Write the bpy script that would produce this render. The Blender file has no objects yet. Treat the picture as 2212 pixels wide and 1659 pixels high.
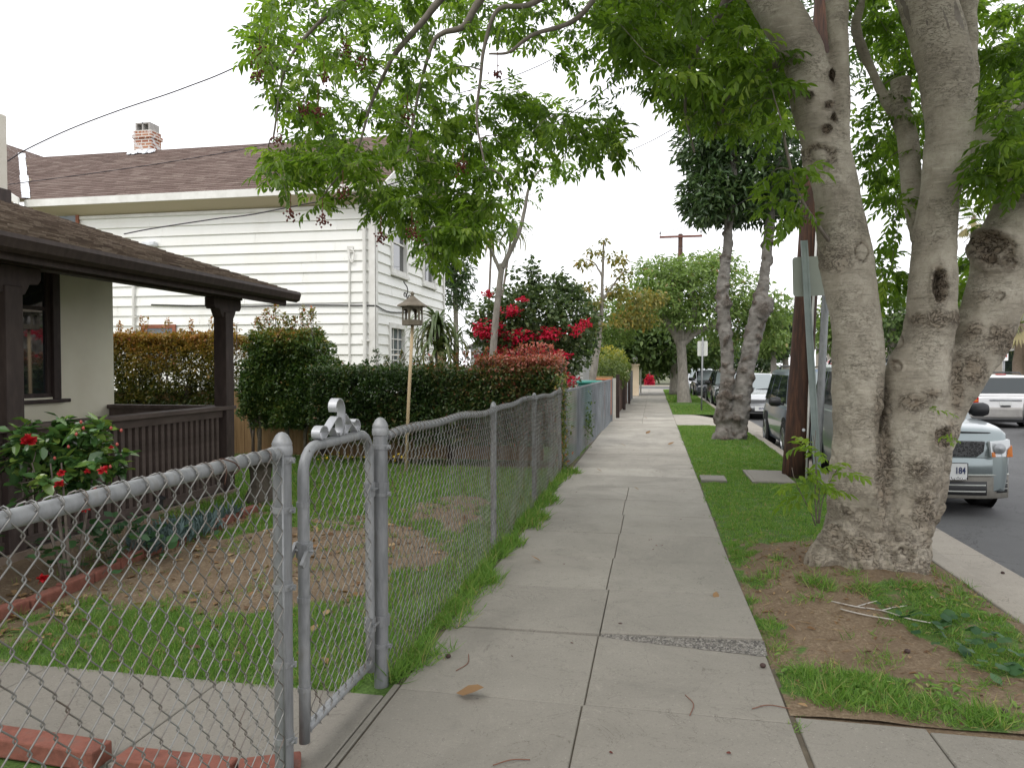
import bpy, math, random
import numpy as np
from mathutils import Vector, Matrix, noise
rng = np.random.default_rng(11)
random.seed(5)
scn = bpy.context.scene
COL = scn.collection
# ---------------------------------------------------------------- camera geometry
F = 1600.; CX = 1106.; CY = 829.5; H = 1.5
PSI = math.atan((1412-CX)/F); PHI = math.atan((CY-790)/F)
sp, cp, sf, cf = math.sin(PSI), math.cos(PSI), math.sin(PHI), math.cos(PHI)
FW = np.array((-sp*cf, cp*cf, -sf)); RT = np.array((cp, sp, 0.)); UP = np.array((-sp*sf, cp*sf, cf))
def ray(px, py): return FW+RT*(px-CX)/F-UP*(py-CY)/F
def DP(px, py, d): return np.array((0, 0, H))+ray(px, py)*d
def GP(px, py, z=0.):
    r = ray(px, py); return DP(px, py, (z-H)/r[2])
def YP(px, py, Y):
    r = ray(px, py); return DP(px, py, Y/r[1])
def XP(px, py, X):
    r = ray(px, py); return DP(px, py, X/r[0])
# ---------------------------------------------------------------- object helpers
ORG = {}
def tag(o, label=None, cat=None, group=None, kind=None):
    if label: o['label'] = label
    if cat: o['category'] = cat
    if group: o['group'] = group
    if kind: o['kind'] = kind
    return o
def thing(name, loc, label, cat, group=None):
    o = bpy.data.objects.new(name, None); COL.objects.link(o)
    o.empty_display_size = .2; o.location = Vector(loc); ORG[o.name] = np.array(loc, float)
    return tag(o, label, cat, group)
def link(name, me, mat, parent=None):
    o = bpy.data.objects.new(name, me); COL.objects.link(o)
    if mat is not None:
        for m in (mat if isinstance(mat, (list, tuple)) else [mat]): me.materials.append(m)
    org = ORG.get(parent.name, np.zeros(3)) if parent is not None else np.zeros(3)
    if parent is not None: o.parent = parent
    ORG[o.name] = org
    if np.abs(org).sum() > 0: me.transform(Matrix.Translation(-Vector(org)))
    return o
def tree_copy(o, parent=None):
    c = o.copy(); COL.objects.link(c)
    if parent is not None: c.parent = parent
    for ch in list(o.children): tree_copy(ch, c)
    return c
def rot_axes(a, b, g):
    return Matrix.Rotation(g, 3, 'Z')@Matrix.Rotation(b, 3, 'Y')@Matrix.Rotation(a, 3, 'X')
class MB:
    def __init__(s): s.v = []; s.f = []; s.m = []
    def add(s, vs, fs, mi=0):
        o = len(s.v); s.v += [tuple(map(float, v)) for v in vs]
        for f in fs: s.f.append(tuple(i+o for i in f)); s.m.append(mi)
        return s
    def box(s, a, b, mi=0, M=None):
        x0, y0, z0 = a; x1, y1, z1 = b
        vs = [Vector(p) for p in ((x0,y0,z0),(x1,y0,z0),(x1,y1,z0),(x0,y1,z0),(x0,y0,z1),(x1,y0,z1),(x1,y1,z1),(x0,y1,z1))]
        if M is not None: vs = [M@v for v in vs]
        return s.add(vs, [(0,3,2,1),(4,5,6,7),(0,1,5,4),(1,2,6,5),(2,3,7,6),(3,0,4,7)], mi)
    def bar(s, p, q, w, h, mi=0, up=(0,0,1)):
        p = Vector(p); q = Vector(q); d = (q-p); L = d.length; d.normalize()
        x = d.cross(Vector(up))
        if x.length < 1e-4: x = Vector((1,0,0))
        x.normalize(); z = x.cross(d)
        M = Matrix.Translation(p)@Matrix((x, d, z)).transposed().to_4x4()
        return s.box((-w/2,0,-h/2),(w/2,L,h/2),mi,M)
    def tube(s, path, rad, n=8, mi=0, cap=True, sq=1.0):
        P = [Vector(p) for p in path]; N = len(P)
        if not hasattr(rad, '__len__'): rad = [rad]*N
        t = (P[1]-P[0]).normalized(); up = Vector((0,0,1)) if abs(t.z) < .9 else Vector((1,0,0))
        x = t.cross(up).normalized(); vs = []
        for i in range(N):
            t = (P[min(i+1,N-1)]-P[max(i-1,0)])
            t = t.normalized() if t.length > 1e-9 else Vector((0,0,1))
            x = (x-t*x.dot(t))
            x = x.normalized() if x.length > 1e-6 else t.orthogonal().normalized()
            y = t.cross(x)
            for k in range(n):
                a = 2*math.pi*k/n
                vs.append(P[i]+(x*math.cos(a)+y*math.sin(a)*sq)*rad[i])
        fs = [(i*n+k, i*n+(k+1)%n, (i+1)*n+(k+1)%n, (i+1)*n+k) for i in range(N-1) for k in range(n)]
        if cap: fs += [tuple(range(n-1,-1,-1)), tuple((N-1)*n+k for k in range(n))]
        return s.add(vs, fs, mi)
    def lathe(s, prof, n=16, c=(0,0,0), mi=0, M=None):
        vs = []
        for r, z in prof:
            for k in range(n):
                a = 2*math.pi*k/n; v = Vector((r*math.cos(a), r*math.sin(a), z))
                if M is not None: v = M@v
                vs.append((v.x+c[0], v.y+c[1], v.z+c[2]))
        L = len(prof)
        fs = [(i*n+k, i*n+(k+1)%n, (i+1)*n+(k+1)%n, (i+1)*n+k) for i in range(L-1) for k in range(n)]
        if prof[0][0] > 1e-5: fs.append(tuple(range(n-1,-1,-1)))
        if prof[-1][0] > 1e-5: fs.append(tuple((L-1)*n+k for k in range(n)))
        return s.add(vs, fs, mi)
    def prism(s, poly, d, mi=0):            # polygon of 3-D points pushed along d
        n = len(poly); d = Vector(d); P = [Vector(p) for p in poly]
        vs = P+[p+d for p in P]
        fs = [tuple(range(n-1,-1,-1)), tuple(range(n,2*n))]+[(k,(k+1)%n,n+(k+1)%n,n+k) for k in range(n)]
        return s.add(vs, fs, mi)
    def build(s, name, mat, parent=None, smooth=False, bevel=0, angle=None, sub=0):
        me = bpy.data.meshes.new(name); me.from_pydata(s.v, [], s.f)
        if isinstance(mat, (list, tuple)): me.polygons.foreach_set('material_index', s.m)
        if smooth: me.polygons.foreach_set('use_smooth', [True]*len(me.polygons))
        me.update(); o = link(name, me, mat, parent)
        if smooth and angle: me.set_sharp_from_angle(angle=math.radians(angle))
        if bevel:
            b = o.modifiers.new('b', 'BEVEL'); b.width = bevel; b.segments = 2; b.limit_method = 'ANGLE'; b.angle_limit = math.radians(40)
        if sub:
            b = o.modifiers.new('s', 'SUBSURF'); b.levels = sub; b.render_levels = sub
        return o
def curve(pts, n=6):                        # Catmull-Rom through 3-D points, keeps extra columns (radius)
    P = np.array(pts, float); P = np.vstack((2*P[0]-P[1], P, 2*P[-1]-P[-2])); out = []
    for i in range(1, len(P)-2):
        for t in np.linspace(0, 1, n, endpoint=False):
            a, b, c, d = P[i-1], P[i], P[i+1], P[i+2]
            out.append(.5*(2*b+(c-a)*t+(2*a-5*b+4*c-d)*t*t+(3*b-a-3*c+d)*t**3))
    out.append(P[-2]); return np.array(out)
def quadmesh(name, V, Q, mat, parent=None, tint=None, smooth=False):
    V = np.ascontiguousarray(V.reshape(-1, 3), dtype=np.float32); Q = np.ascontiguousarray(Q.reshape(-1, 4), dtype=np.int32)
    me = bpy.data.meshes.new(name); nf = len(Q)
    me.vertices.add(len(V)); me.vertices.foreach_set('co', V.ravel())
    me.loops.add(nf*4); me.loops.foreach_set('vertex_index', Q.ravel())
    me.polygons.add(nf); me.polygons.foreach_set('loop_start', np.arange(nf, dtype=np.int32)*4)
    try: me.polygons.foreach_set('loop_total', np.full(nf, 4, dtype=np.int32))
    except Exception: pass
    if tint is not None:
        a = me.attributes.new('tint', 'FLOAT', 'FACE'); a.data.foreach_set('value', np.ascontiguousarray(tint, dtype=np.float32))
    if smooth: me.polygons.foreach_set('use_smooth', np.ones(nf, dtype=bool))
    me.update(calc_edges=True)
    return link(name, me, mat, parent)
def frames(D, roll=None, up=None):          # local x = D
    D = D/np.linalg.norm(D, axis=1, keepdims=True)
    U = np.tile(np.array((0., 0., 1.)), (len(D), 1)) if up is None else up
    U = U+rng.normal(0, .02, U.shape)
    Y = np.cross(U, D); Y /= np.linalg.norm(Y, axis=1, keepdims=True)+1e-9
    Z = np.cross(D, Y)
    if roll is not None:
        c, s = np.cos(roll)[:, None], np.sin(roll)[:, None]
        Y, Z = Y*c+Z*s, Z*c-Y*s
    return np.stack((D, Y, Z), axis=2)
def scatter(name, T, Q, P, R, S, mat, parent=None, tint=None):
    n, m, q = len(P), len(T), len(Q)
    S = np.broadcast_to(np.asarray(S, float).reshape(-1, 1) if np.ndim(S) == 1 else np.asarray(S, float), (n, 1) if np.ndim(S) < 2 else (n, 3))
    V = np.einsum('nij,nmj->nmi', R, T[None]*S[:, None, :])+P[:, None, :]
    QQ = Q[None]+(np.arange(n)*m)[:, None, None]
    tt = np.repeat(tint if tint is not None else rng.random(n), q)
    return quadmesh(name, V, QQ, mat, parent, tt)
def leaf_t(w=.22, fold=.25, droop=.12):     # leaf of length 1 on +x
    V = np.array([(0,0,0),(.35,w,fold*w),(.72,w*.75,fold*w*.75-droop*.5),(1,0,-droop),(.72,-w*.75,fold*w*.75-droop*.5),(.35,-w,fold*w)])
    return V, np.array([(0,3,2,1),(0,5,4,3)])
def pinnate_t(pairs=5, ll=.34, w=.19, droop=.35):  # compound leaf of length 1 on +x
    LV, LQ = leaf_t(w, .3, .15); VV = []; QQ = []
    def rach(t): return np.array((t, 0, .10*t-droop*t*t))
    for i in range(12):
        a, b = i/12., (i+1)/12.
        if i % 3: continue
        b = a+.25
        p, q = rach(a), rach(b); o = len(VV)*0+sum(len(v) for v in VV)
        VV.append(np.array([p+(0,.006,0), p-(0,.006,0), q-(0,.006,0), q+(0,.006,0)])); QQ.append(np.array([(0,1,2,3)])+o)
    spec = [(0.22+.76*i/(pairs-.5)+.02*s, s, .9) for i in range(pairs) for s in (-1, 1)]+[(1., 0, 1.)]
    for k, (t, s, sc) in enumerate(spec):
        t = min(t, 1.); base = rach(t); az = s*math.radians(58-18*t); dn = math.radians(-4-44*((k*37+11) % 7)/6.); az += .25*(((k*53) % 5)/2.-1)
        d = np.array((math.cos(az)*math.cos(dn), math.sin(az)*math.cos(dn), math.sin(dn)))
        Rm = frames(d[None])[0]; o = sum(len(v) for v in VV)
        VV.append((LV*ll*sc*(1-.25*abs(t-.6)))@Rm.T+base); QQ.append(LQ+o)
    return np.vstack(VV), np.vstack(QQ)
def rand_dirs(n, zmin=-1, zmax=1):
    z = rng.uniform(zmin, zmax, n); a = rng.uniform(0, 2*math.pi, n); r = np.sqrt(1-z*z)
    return np.stack((r*np.cos(a), r*np.sin(a), z), 1)
# ---------------------------------------------------------------- materials
MATS = {}
class NT:
    def __init__(s, name):
        s.m = bpy.data.materials.new(name); s.m.use_nodes = True; s.t = s.m.node_tree; s.t.nodes.clear()
        s.out = s.n('ShaderNodeOutputMaterial'); s.b = s.n('ShaderNodeBsdfPrincipled'); s.l(s.b.outputs[0], s.out.inputs[0])
        s.tc = s.n('ShaderNodeTexCoord')
    def n(s, t, **k):
        x = s.t.nodes.new(t)
        for a, b in k.items(): setattr(x, a, b)
        return x
    def l(s, a, b): s.t.links.new(a, b)
    def map(s, sc=(1,1,1), rot=(0,0,0), coord='Object'):
        x = s.n('ShaderNodeMapping'); x.inputs['Scale'].default_value = sc; x.inputs['Rotation'].default_value = rot
        s.l(s.tc.outputs[coord], x.inputs[0]); return x.outputs[0]
    def noise(s, scale, detail=4, rough=.55, vec=None, dist=0):
        x = s.n('ShaderNodeTexNoise'); x.inputs['Scale'].default_value = scale; x.inputs['Detail'].default_value = detail
        x.inputs['Roughness'].default_value = rough; x.inputs['Distortion'].default_value = dist
        s.l(vec if vec is not None else s.tc.outputs['Object'], x.inputs['Vector']); return x.outputs['Fac']
    def vor(s, scale, vec=None, feat='F1', out='Distance'):
        x = s.n('ShaderNodeTexVoronoi', feature=feat); x.inputs['Scale'].default_value = scale
        s.l(vec if vec is not None else s.tc.outputs['Object'], x.inputs['Vector']); return x.outputs[out]
    def ramp(s, fac, stops):
        x = s.n('ShaderNodeValToRGB'); e = x.color_ramp.elements
        while len(e) < len(stops): e.new(.5)
        for i, (p, c) in enumerate(stops):
            e[i].position = p; e[i].color = (c, c, c, 1) if not hasattr(c, '__len__') else tuple(c)+(1,)
        s.l(fac, x.inputs[0]); return x.outputs[0]
    def mix(s, fac, a, b, mode='MIX'):
        x = s.n('ShaderNodeMix', data_type='RGBA', blend_type=mode)
        for i, v in ((0, fac), (6, a), (7, b)):
            if hasattr(v, 'links') or hasattr(v, 'is_linked'): s.l(v, x.inputs[i])
            else: x.inputs[i].default_value = v if i == 0 else tuple(v)+(1,)
        return x.outputs[2]
    def math(s, op, a, b=0., clamp=False):
        x = s.n('ShaderNodeMath', operation=op, use_clamp=clamp)
        for i, v in ((0, a), (1, b)):
            if hasattr(v, 'is_linked'): s.l(v, x.inputs[i])
            else: x.inputs[i].default_value = v
        return x.outputs[0]
    def attr(s, name, out='Fac'):
        x = s.n('ShaderNodeAttribute', attribute_name=name); return x.outputs[out]
    def col(s, c):
        if hasattr(c, 'is_linked'): s.l(c, s.b.inputs['Base Color'])
        else: s.b.inputs['Base Color'].default_value = tuple(c)+(1,)
    def set(s, **k):
        for a, v in k.items():
            i = s.b.inputs[a.replace('_', ' ')]
            if hasattr(v, 'is_linked'): s.l(v, i)
            else: i.default_value = v
    def bump(s, h, strength=.3, dist=.01):
        x = s.n('ShaderNodeBump'); x.inputs['Strength'].default_value = strength; x.inputs['Distance'].default_value = dist
        s.l(h, x.inputs['Height']); s.l(x.outputs[0], s.b.inputs['Normal'])
def nmat(name, c1, c2, scale=6, rough=.75, bump=.25, bscale=60, bdist=.004, metal=0, stretch=(1,1,1), detail=6, spec=.35, c3=None):
    if name in MATS: return MATS[name]
    t = NT(name); v = t.map(stretch); f = t.noise(scale, detail, .6, v)
    st = [(.3, c1), (.7, c2)] if c3 is None else [(.25, c1), (.55, c2), (.8, c3)]
    t.col(t.ramp(f, st)); t.set(Roughness=rough, Metallic=metal); t.b.inputs['Specular IOR Level'].default_value = spec
    if bump: t.bump(t.noise(bscale, 4, .6, v), bump, bdist)
    MATS[name] = t.m; return t.m
def leafmat(name, stops, rough=.42, trans=.3, spec=.45, nscale=1.2, amp=.35):
    t = NT(name); f = t.attr('tint'); nz = t.noise(nscale, 2)
    g = t.math('ADD', f, t.math('MULTIPLY', t.math('SUBTRACT', nz, .5), amp), True)
    c = t.ramp(g, stops); t.col(c); t.set(Roughness=rough); t.b.inputs['Specular IOR Level'].default_value = spec
    tr = t.n('ShaderNodeBsdfTranslucent'); t.l(t.mix(1., c, (1.25, 1.35, .7), 'MULTIPLY'), tr.inputs[0])
    mx = t.n('ShaderNodeMixShader'); mx.inputs[0].default_value = trans
    t.l(t.b.outputs[0], mx.inputs[1]); t.l(tr.outputs[0], mx.inputs[2]); t.l(mx.outputs[0], t.out.inputs[0])
    return t.m
def plain(name, c, rough=.5, metal=0, spec=.5, coat=0):
    return_t = NT(name); return_t.col(c); return_t.set(Roughness=rough, Metallic=metal); return_t.b.inputs['Specular IOR Level'].default_value = spec
    if coat: return_t.b.inputs['Coat Weight'].default_value = coat; return_t.b.inputs['Coat Roughness'].default_value = .05
    return return_t.m
def text_mesh(txt, size, name, mat, parent, M, depth=.002, align='CENTER', sx=1., bold=0.):
    cu = bpy.data.curves.new(name, 'FONT'); cu.body = txt; cu.size = size; cu.align_x = align; cu.align_y = 'CENTER'; cu.extrude = depth; cu.offset = bold
    o = bpy.data.objects.new(name, cu); COL.objects.link(o)
    dg = bpy.context.evaluated_depsgraph_get(); me = bpy.data.meshes.new_from_object(o.evaluated_get(dg))
    bpy.data.objects.remove(o); bpy.data.curves.remove(cu)
    me.transform(M@Matrix.Diagonal((sx, 1, 1, 1)))
    me.materials.clear(); return link(name, me, mat, parent)
# ================================================================ MATERIALS
def concrete(name, c, var=.12, dark=(.12,.11,.10)):
    t = NT(name); g = t.n('ShaderNodeNewGeometry'); isl = g.outputs['Random Per Island']
    big = t.noise(1.1, 5, .6); fine = t.noise(220, 3, .7); st = t.noise(4.5, 8, .65)
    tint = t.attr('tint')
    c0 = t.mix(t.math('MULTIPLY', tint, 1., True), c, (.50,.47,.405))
    c1 = t.mix(t.math('MULTIPLY', isl, .35), c0, tuple(x*.82 for x in c))
    c2 = t.mix(t.ramp(big, [(.35, 0.), (.7, .5)]), c1, tuple(x*.72 for x in c))
    c3 = t.mix(t.ramp(st, [(.6, 0.), (.78, .45)]), c2, dark)
    c4 = t.mix(t.ramp(fine, [(.3, .35), (.5, 0.)]), c3, (.16,.15,.14))
    c5 = t.mix(t.ramp(fine, [(.6, 0.), (.8, .3)]), c4, (.62,.6,.56))
    cr = t.vor(1.3, t.map((1,1,1)), 'DISTANCE_TO_EDGE')
    spots = t.ramp(t.vor(7), [(.035, .55), (.06, 0.)]); st2 = t.noise(13, 6, .75, None, .6); hc = t.noise(2.1, 6, .6, None, 1.2)
    sp2 = t.noise(75, 3, .75); c5 = t.mix(t.ramp(sp2, [(.30, .55), (.42, 0.)]), c5, tuple(x*.45 for x in c)); c5 = t.mix(t.ramp(sp2, [(.62, 0.), (.74, .4)]), c5, (.5,.48,.44)); bl = t.noise(.75, 7, .7, None, .8); c5 = t.mix(t.ramp(bl, [(.5, 0.), (.68, .5)]), c5, tuple(x*.62 for x in c))
    c6 = t.mix(spots, c5, (.1,.085,.075)); c6 = t.mix(t.ramp(st2, [(.58, 0.), (.72, .4)]), c6, tuple(x*.5 for x in c)); c6 = t.mix(t.ramp(st2, [(.28, .3), (.42, 0.)]), c6, tuple(min(1, x*1.45) for x in c)); c6 = t.mix(t.ramp(t.math('ABSOLUTE', t.math('SUBTRACT', hc, .5)), [(.001, .5), (.004, 0.)]), c6, (.06,.05,.04))
    t.col(c6); t.set(Roughness=.86); t.b.inputs['Specular IOR Level'].default_value = .3
    t.bump(t.math('ADD', fine, t.math('MULTIPLY', st, .6)), .35, .0025); return t.m
M_conc = concrete('concrete', (.228,.211,.180))
M_conc3 = concrete('walk_concrete', (.235,.216,.185))
M_conc2 = concrete('concrete_warm', (.37,.335,.28))
M_gut = concrete('gutter_concrete', (.36,.325,.275))
t = NT('asphalt'); f = t.noise(300, 3, .7); b = t.noise(.5, 5, .6); 
c = t.mix(t.ramp(b, [(.35, 0.), (.7, 1.)]), (.070,.070,.071), (.105,.105,.106))
c = t.mix(t.ramp(f, [(.55, 0.), (.75, .5)]), c, (.2,.2,.2)); c = t.mix(t.ramp(f, [(.25, .5), (.42, 0.)]), c, (.03,.03,.03))
ckn = t.noise(.8, 6, .6, None, 1.5); ck = t.ramp(t.math('ABSOLUTE', t.math('SUBTRACT', ckn, .5)), [(.0015, .7), (.006, 0.)]); c = t.mix(ck, c, (.03,.03,.03))
t.col(c); t.set(Roughness=.85); t.bump(f, .5, .004); M_asph = t.m
def groundmat(name):
    t = NT(name); g = t.attr('grass'); n1 = t.noise(3.2, 7, .65); n2 = t.noise(60, 5, .7); n3 = t.noise(14, 6, .7)
    d = t.ramp(n2, [(.25, (.085,.060,.040)), (.5, (.185,.135,.088)), (.72, (.32,.25,.17))])
    d = t.mix(t.ramp(n1, [(.35, 0.), (.62, .75)]), d, (.135,.095,.062)); d = t.mix(t.ramp(t.noise(26, 6, .75), [(.55, 0.), (.75, .6)]), d, (.40,.33,.23)); d = t.mix(t.ramp(t.vor(38), [(.1, .6), (.22, 0.)]), d, (.07,.05,.035))
    gr = t.ramp(n2, [(.3, (.04,.072,.018)), (.6, (.095,.165,.04)), (.8, (.17,.19,.065))])
    m = t.math('ADD', g, t.math('MULTIPLY', t.math('SUBTRACT', n3, .5), .9), True)
    t.col(t.mix(t.ramp(m, [(.42, 0.), (.6, 1.)]), d, gr)); t.set(Roughness=.95); t.b.inputs['Specular IOR Level'].default_value = .15
    t.bump(t.math('ADD', n2, t.math('MULTIPLY', n3, 1.5)), .7, .012); return t.m
M_grd = groundmat('soil_and_turf')
t = NT('far_ground'); t.col(t.ramp(t.noise(.3, 6), [(.3, (.06,.085,.03)), (.7, (.16,.14,.09))])); t.set(Roughness=.95); M_far = t.m
M_galv = nmat('galvanised_pipe', (.17,.175,.18), (.28,.285,.29), 22, .55, .25, 90, .002, .35, (1,1,.35), c3=(.215,.205,.19))
M_galv2 = nmat('galvanised_post', (.13,.135,.14), (.225,.23,.235), 26, .55, .25, 120, .002, .35, (1,1,.2), c3=(.17,.16,.15))
t = NT('chain_wire'); n = t.noise(7, 4); t.col(t.ramp(n, [(.35, (.25,.25,.24)), (.55, (.185,.175,.16)), (.72, (.12,.085,.065))])); t.set(Roughness=.5, Metallic=.45); M_wire = t.m
M_rust = plain('rusty_wire', (.09,.045,.03), .7, .3)
M_dark = nmat('dark_brown_paint', (.028,.019,.017), (.05,.034,.03), 18, .62, .3, 70, .003, stretch=(1,1,.3), c3=(.075,.055,.048))
M_darkh = nmat('weathered_brown_paint', (.05,.035,.03), (.085,.062,.054), 10, .7, .3, 60, .003, stretch=(1,.3,1), c3=(.12,.095,.085))
M_stucco = nmat('cream_stucco', (.76,.71,.57), (.82,.78,.64), 2.5, .9, .55, 130, .004)
M_chim = nmat('pale_chimney_stucco', (.6,.56,.48), (.68,.64,.57), 3, .9, .5, 90, .004)
def shakes(name, cols, wu, axis):
    t = NT(name); g = t.n('ShaderNodeNewGeometry'); 
    fi = t.n('ShaderNodeTexBrick'); 
    c = t.ramp(g.outputs['Random Per Island'], cols); n = t.noise(9, 5, .6, t.map((3,3,3)))
    c = t.mix(t.ramp(n, [(.3, 0.), (.75, .55)]), c, tuple(x*.45 for x in cols[0][1])); t.col(c); t.set(Roughness=.9); t.b.inputs['Specular IOR Level'].default_value = .2
    t.bump(t.noise(60, 4, .6), .5, .004); t.t.nodes.remove(fi); return t.m
M_shake = shakes('weathered_wood_shakes', [(0., (.085,.06,.046)), (.35, (.13,.095,.07)), (.7, (.19,.145,.11)), (1., (.25,.20,.155))], .1, 0)
M_shing = shakes('brown_asphalt_shingles', [(0., (.12,.083,.068)), (.4, (.155,.108,.092)), (.75, (.185,.135,.115)), (1., (.215,.165,.14))], .1, 0)
t = NT('white_house_paint'); g = t.n('ShaderNodeNewGeometry'); n1 = t.noise(1.3, 6, .65, t.map((1,1,.5))); n2 = t.noise(6, 6, .7, t.map((3,3,.6)))
c = t.mix(t.math('MULTIPLY', g.outputs['Random Per Island'], .5), (.86,.86,.83), (.76,.755,.71)); c = t.mix(t.ramp(n1, [(.5, 0.), (.75, .5)]), c, (.70,.685,.62)); c = t.mix(t.ramp(n2, [(.64, 0.), (.78, .55)]), c, (.55,.53,.47)); t.col(c); t.set(Roughness=.6); t.bump(n2, .2, .003); M_white = t.m
M_whited = nmat('aged_white_trim', (.62,.61,.57), (.8,.79,.76), 3, .65, .15, 30, .002)
M_soffit = plain('beige_soffit', (.50,.43,.31), .8)
M_flash = nmat('white_flashing', (.55,.57,.6), (.8,.82,.85), 6, .5, .2, 30, .003)
t = NT('chimney_brick'); bt = t.n('ShaderNodeTexBrick'); bt.inputs['Scale'].default_value = 1.; bt.inputs['Brick Width'].default_value = .22; bt.inputs['Row Height'].default_value = .085; bt.inputs['Mortar Size'].default_value = .014
bt.inputs['Color1'].default_value = (.28,.10,.055,1); bt.inputs['Color2'].default_value = (.40,.19,.11,1); bt.inputs['Mortar'].default_value = (.6,.57,.52,1)
v = t.n('ShaderNodeVectorMath', operation='ADD'); mp = t.n('ShaderNodeSeparateXYZ'); t.l(t.tc.outputs['Object'], mp.inputs[0]); cb = t.n('ShaderNodeCombineXYZ'); t.l(t.math('ADD', mp.outputs[0], mp.outputs[1]), cb.inputs[0]); t.l(mp.outputs[2], cb.inputs[1]); t.l(cb.outputs[0], bt.inputs[0]); t.t.nodes.remove(v)
t.col(t.mix(t.ramp(t.noise(5, 5), [(.52, 0.), (.62, .9)]), bt.outputs[0], (.62,.62,.62))); t.set(Roughness=.9); M_cbrick = t.m
M_block = nmat('concrete_block', (.30,.29,.27), (.42,.40,.38), 8, .9, .4, 80, .004)
M_glass = plain('dark_window_glass', (.018,.022,.026), .03, 0, 1.); M_glass.node_tree.nodes['Principled BSDF'].inputs['IOR'].default_value = 1.9
M_glassg = plain('window_glass_grey', (.10,.12,.13), .06, 0, .6)
M_redframe = nmat('red_brown_frame', (.20,.065,.035), (.30,.11,.06), 8, .6)
M_brickred = nmat('red_garden_brick', (.11,.042,.031), (.215,.08,.057), 11, .9, .8, 45, .006, c3=(.14,.085,.07))
M_tanwood = nmat('tan_fence_wood', (.22,.135,.065), (.35,.23,.12), 5, .8, .3, 60, .003, stretch=(4,4,.4))
M_greywood = nmat('weathered_timber', (.15,.11,.085), (.26,.20,.155), 5, .9, .4, 60, .003, stretch=(1,1,.3))
M_poletan = nmat('tan_dowel', (.42,.31,.185), (.52,.40,.25), 6, .7, .2, 50, .002, stretch=(1,1,.2))
M_feeder = nmat('weathered_cedar', (.115,.095,.07), (.20,.17,.13), 10, .85, .3, 60, .003, stretch=(1,1,.3))
M_stone = nmat('mossy_stone', (.035,.028,.021), (.085,.07,.055), 9, .95, .8, 40, .012, c3=(.04,.045,.022))
M_black = plain('black_plastic', (.012,.012,.013), .45)
M_iron = plain('black_iron', (.02,.018,.017), .6)
# ================================================================ GROUND AND STREET
def grid(name, x0, x1, y0, y1, st, zf, mat, gf=None, kind='structure', sy=None):
    nx = max(2, int((x1-x0)/st)+1); ny = max(2, int((y1-y0)/(sy or st))+1)
    X, Y = np.meshgrid(np.linspace(x0, x1, nx), np.linspace(y0, y1, ny)); Z = np.vectorize(zf)(X, Y)
    V = np.stack((X, Y, Z), 2).reshape(-1, 3); i = np.arange(nx*ny).reshape(ny, nx)
    Q = np.stack((i[:-1,:-1], i[:-1,1:], i[1:,1:], i[1:,:-1]), 2).reshape(-1, 4)
    o = quadmesh(name, V, Q, mat, None, None, True)
    if gf is not None:
        a = o.data.attributes.new('grass', 'FLOAT', 'POINT'); a.data.foreach_set('value', np.vectorize(gf)(V[:,0], V[:,1]).astype(np.float32))
    return tag(o, kind=kind)
RZ = -.17
def sm(a, b, x): t = min(1, max(0, (x-a)/(b-a))); return t*t*(3-2*t)
def ell(x, y, cx, cy, rx, ry): return ((x-cx)/rx)**2+((y-cy)/ry)**2
def nz(x, y, s, k=0): return noise.noise((x*s+k*17.3, y*s-k*9.1, k*3.7))
def g_yard(x, y):
    x, y = x+.38*nz(x, y, 1.9, 41)+.12*nz(x, y, 6, 42), y+.42*nz(x, y, 1.9, 43)+.12*nz(x, y, 6, 44)
    v = .62+.55*nz(x, y, 1.6, 1)+.35*nz(x, y, 4.5, 2)
    v += .8*sm(4.25, 3.75, y)*sm(-3.7, -2.9, x)
    v += .9*sm(-1.75, -1.5, x)
    v += .55*sm(6.9, 7.6, y)
    v -= 1.0*sm(1.15, .55, ell(x, y, -2.75, 5.3, 1.15, 1.15)); v -= .75*sm(1.2, .5, ell(x, y, -2.05, 7.6, .6, .75)); v -= .5*sm(1.2, .5, ell(x, y, -3.3, 4.5, .8, .6))
    v -= .6*sm(-3.7, -4.1, x)*sm(7.2, 6.6, y)
    v += .38*nz(x, y, 9, 20)+.3*nz(x, y, 21, 21)
    return min(1, max(0, v))
def g_park(x, y):
    if y < 19: x, y = x+.15*nz(x, y, 3, 45)+.06*nz(x, y, 8, 46), y+.3*nz(x, y, 2.4, 47)+.1*nz(x, y, 8, 48)
    lawn = sm(6.0, 7.4, y)+.0
    v = lawn*(.95+.25*nz(x, y, 3, 3))+(1-lawn)*(.25+.5*nz(x, y, 2.3, 4)+.4*nz(x, y, 6, 5))
    v += (1-lawn)*(.85*sm(1.2, .5, ell(x, y, .85, 3.65, .42, .35))+.45*sm(1.2, .5, ell(x, y, 1.25, 3.5, .35, .2))+.5*sm(1.2, .4, ell(x, y, 1.75, 4.9, .35, 1.2))+.4*sm(.78, .66, x)*sm(4.8,5.4,y))
    v -= .8*sm(1.2, .5, ell(x, y, 1.05, 4.6, .38, .75))
    v -= .5*sm(1.2, .6, ell(x, y, 1.5, 5.75, .75, .6))
    v += .34*nz(x, y, 10, 22)+.3*nz(x, y, 23, 23)-.35*lawn*max(0, nz(x, y, 1.3, 24))
    if y > 19: v = .95+.3*nz(x, y, 2, 6)
    return min(1, max(0, v))
def z_yard(x, y): return .012*nz(x, y, 1.7, 7)+.008*nz(x, y, 6, 8)-.012
def z_park(x, y):
    z = .012*nz(x, y, 1.5, 9)+.012*nz(x, y, 5, 10)-.005
    z += .12*math.exp(-ell(x, y, 1.5, 5.65, .75, .7))*sm(2.12, 1.7, x)*sm(.6,.8,x)
    z += .08*math.exp(-ell(x, y, 1.45, 15.1, .5, .6))
    return z
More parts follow.
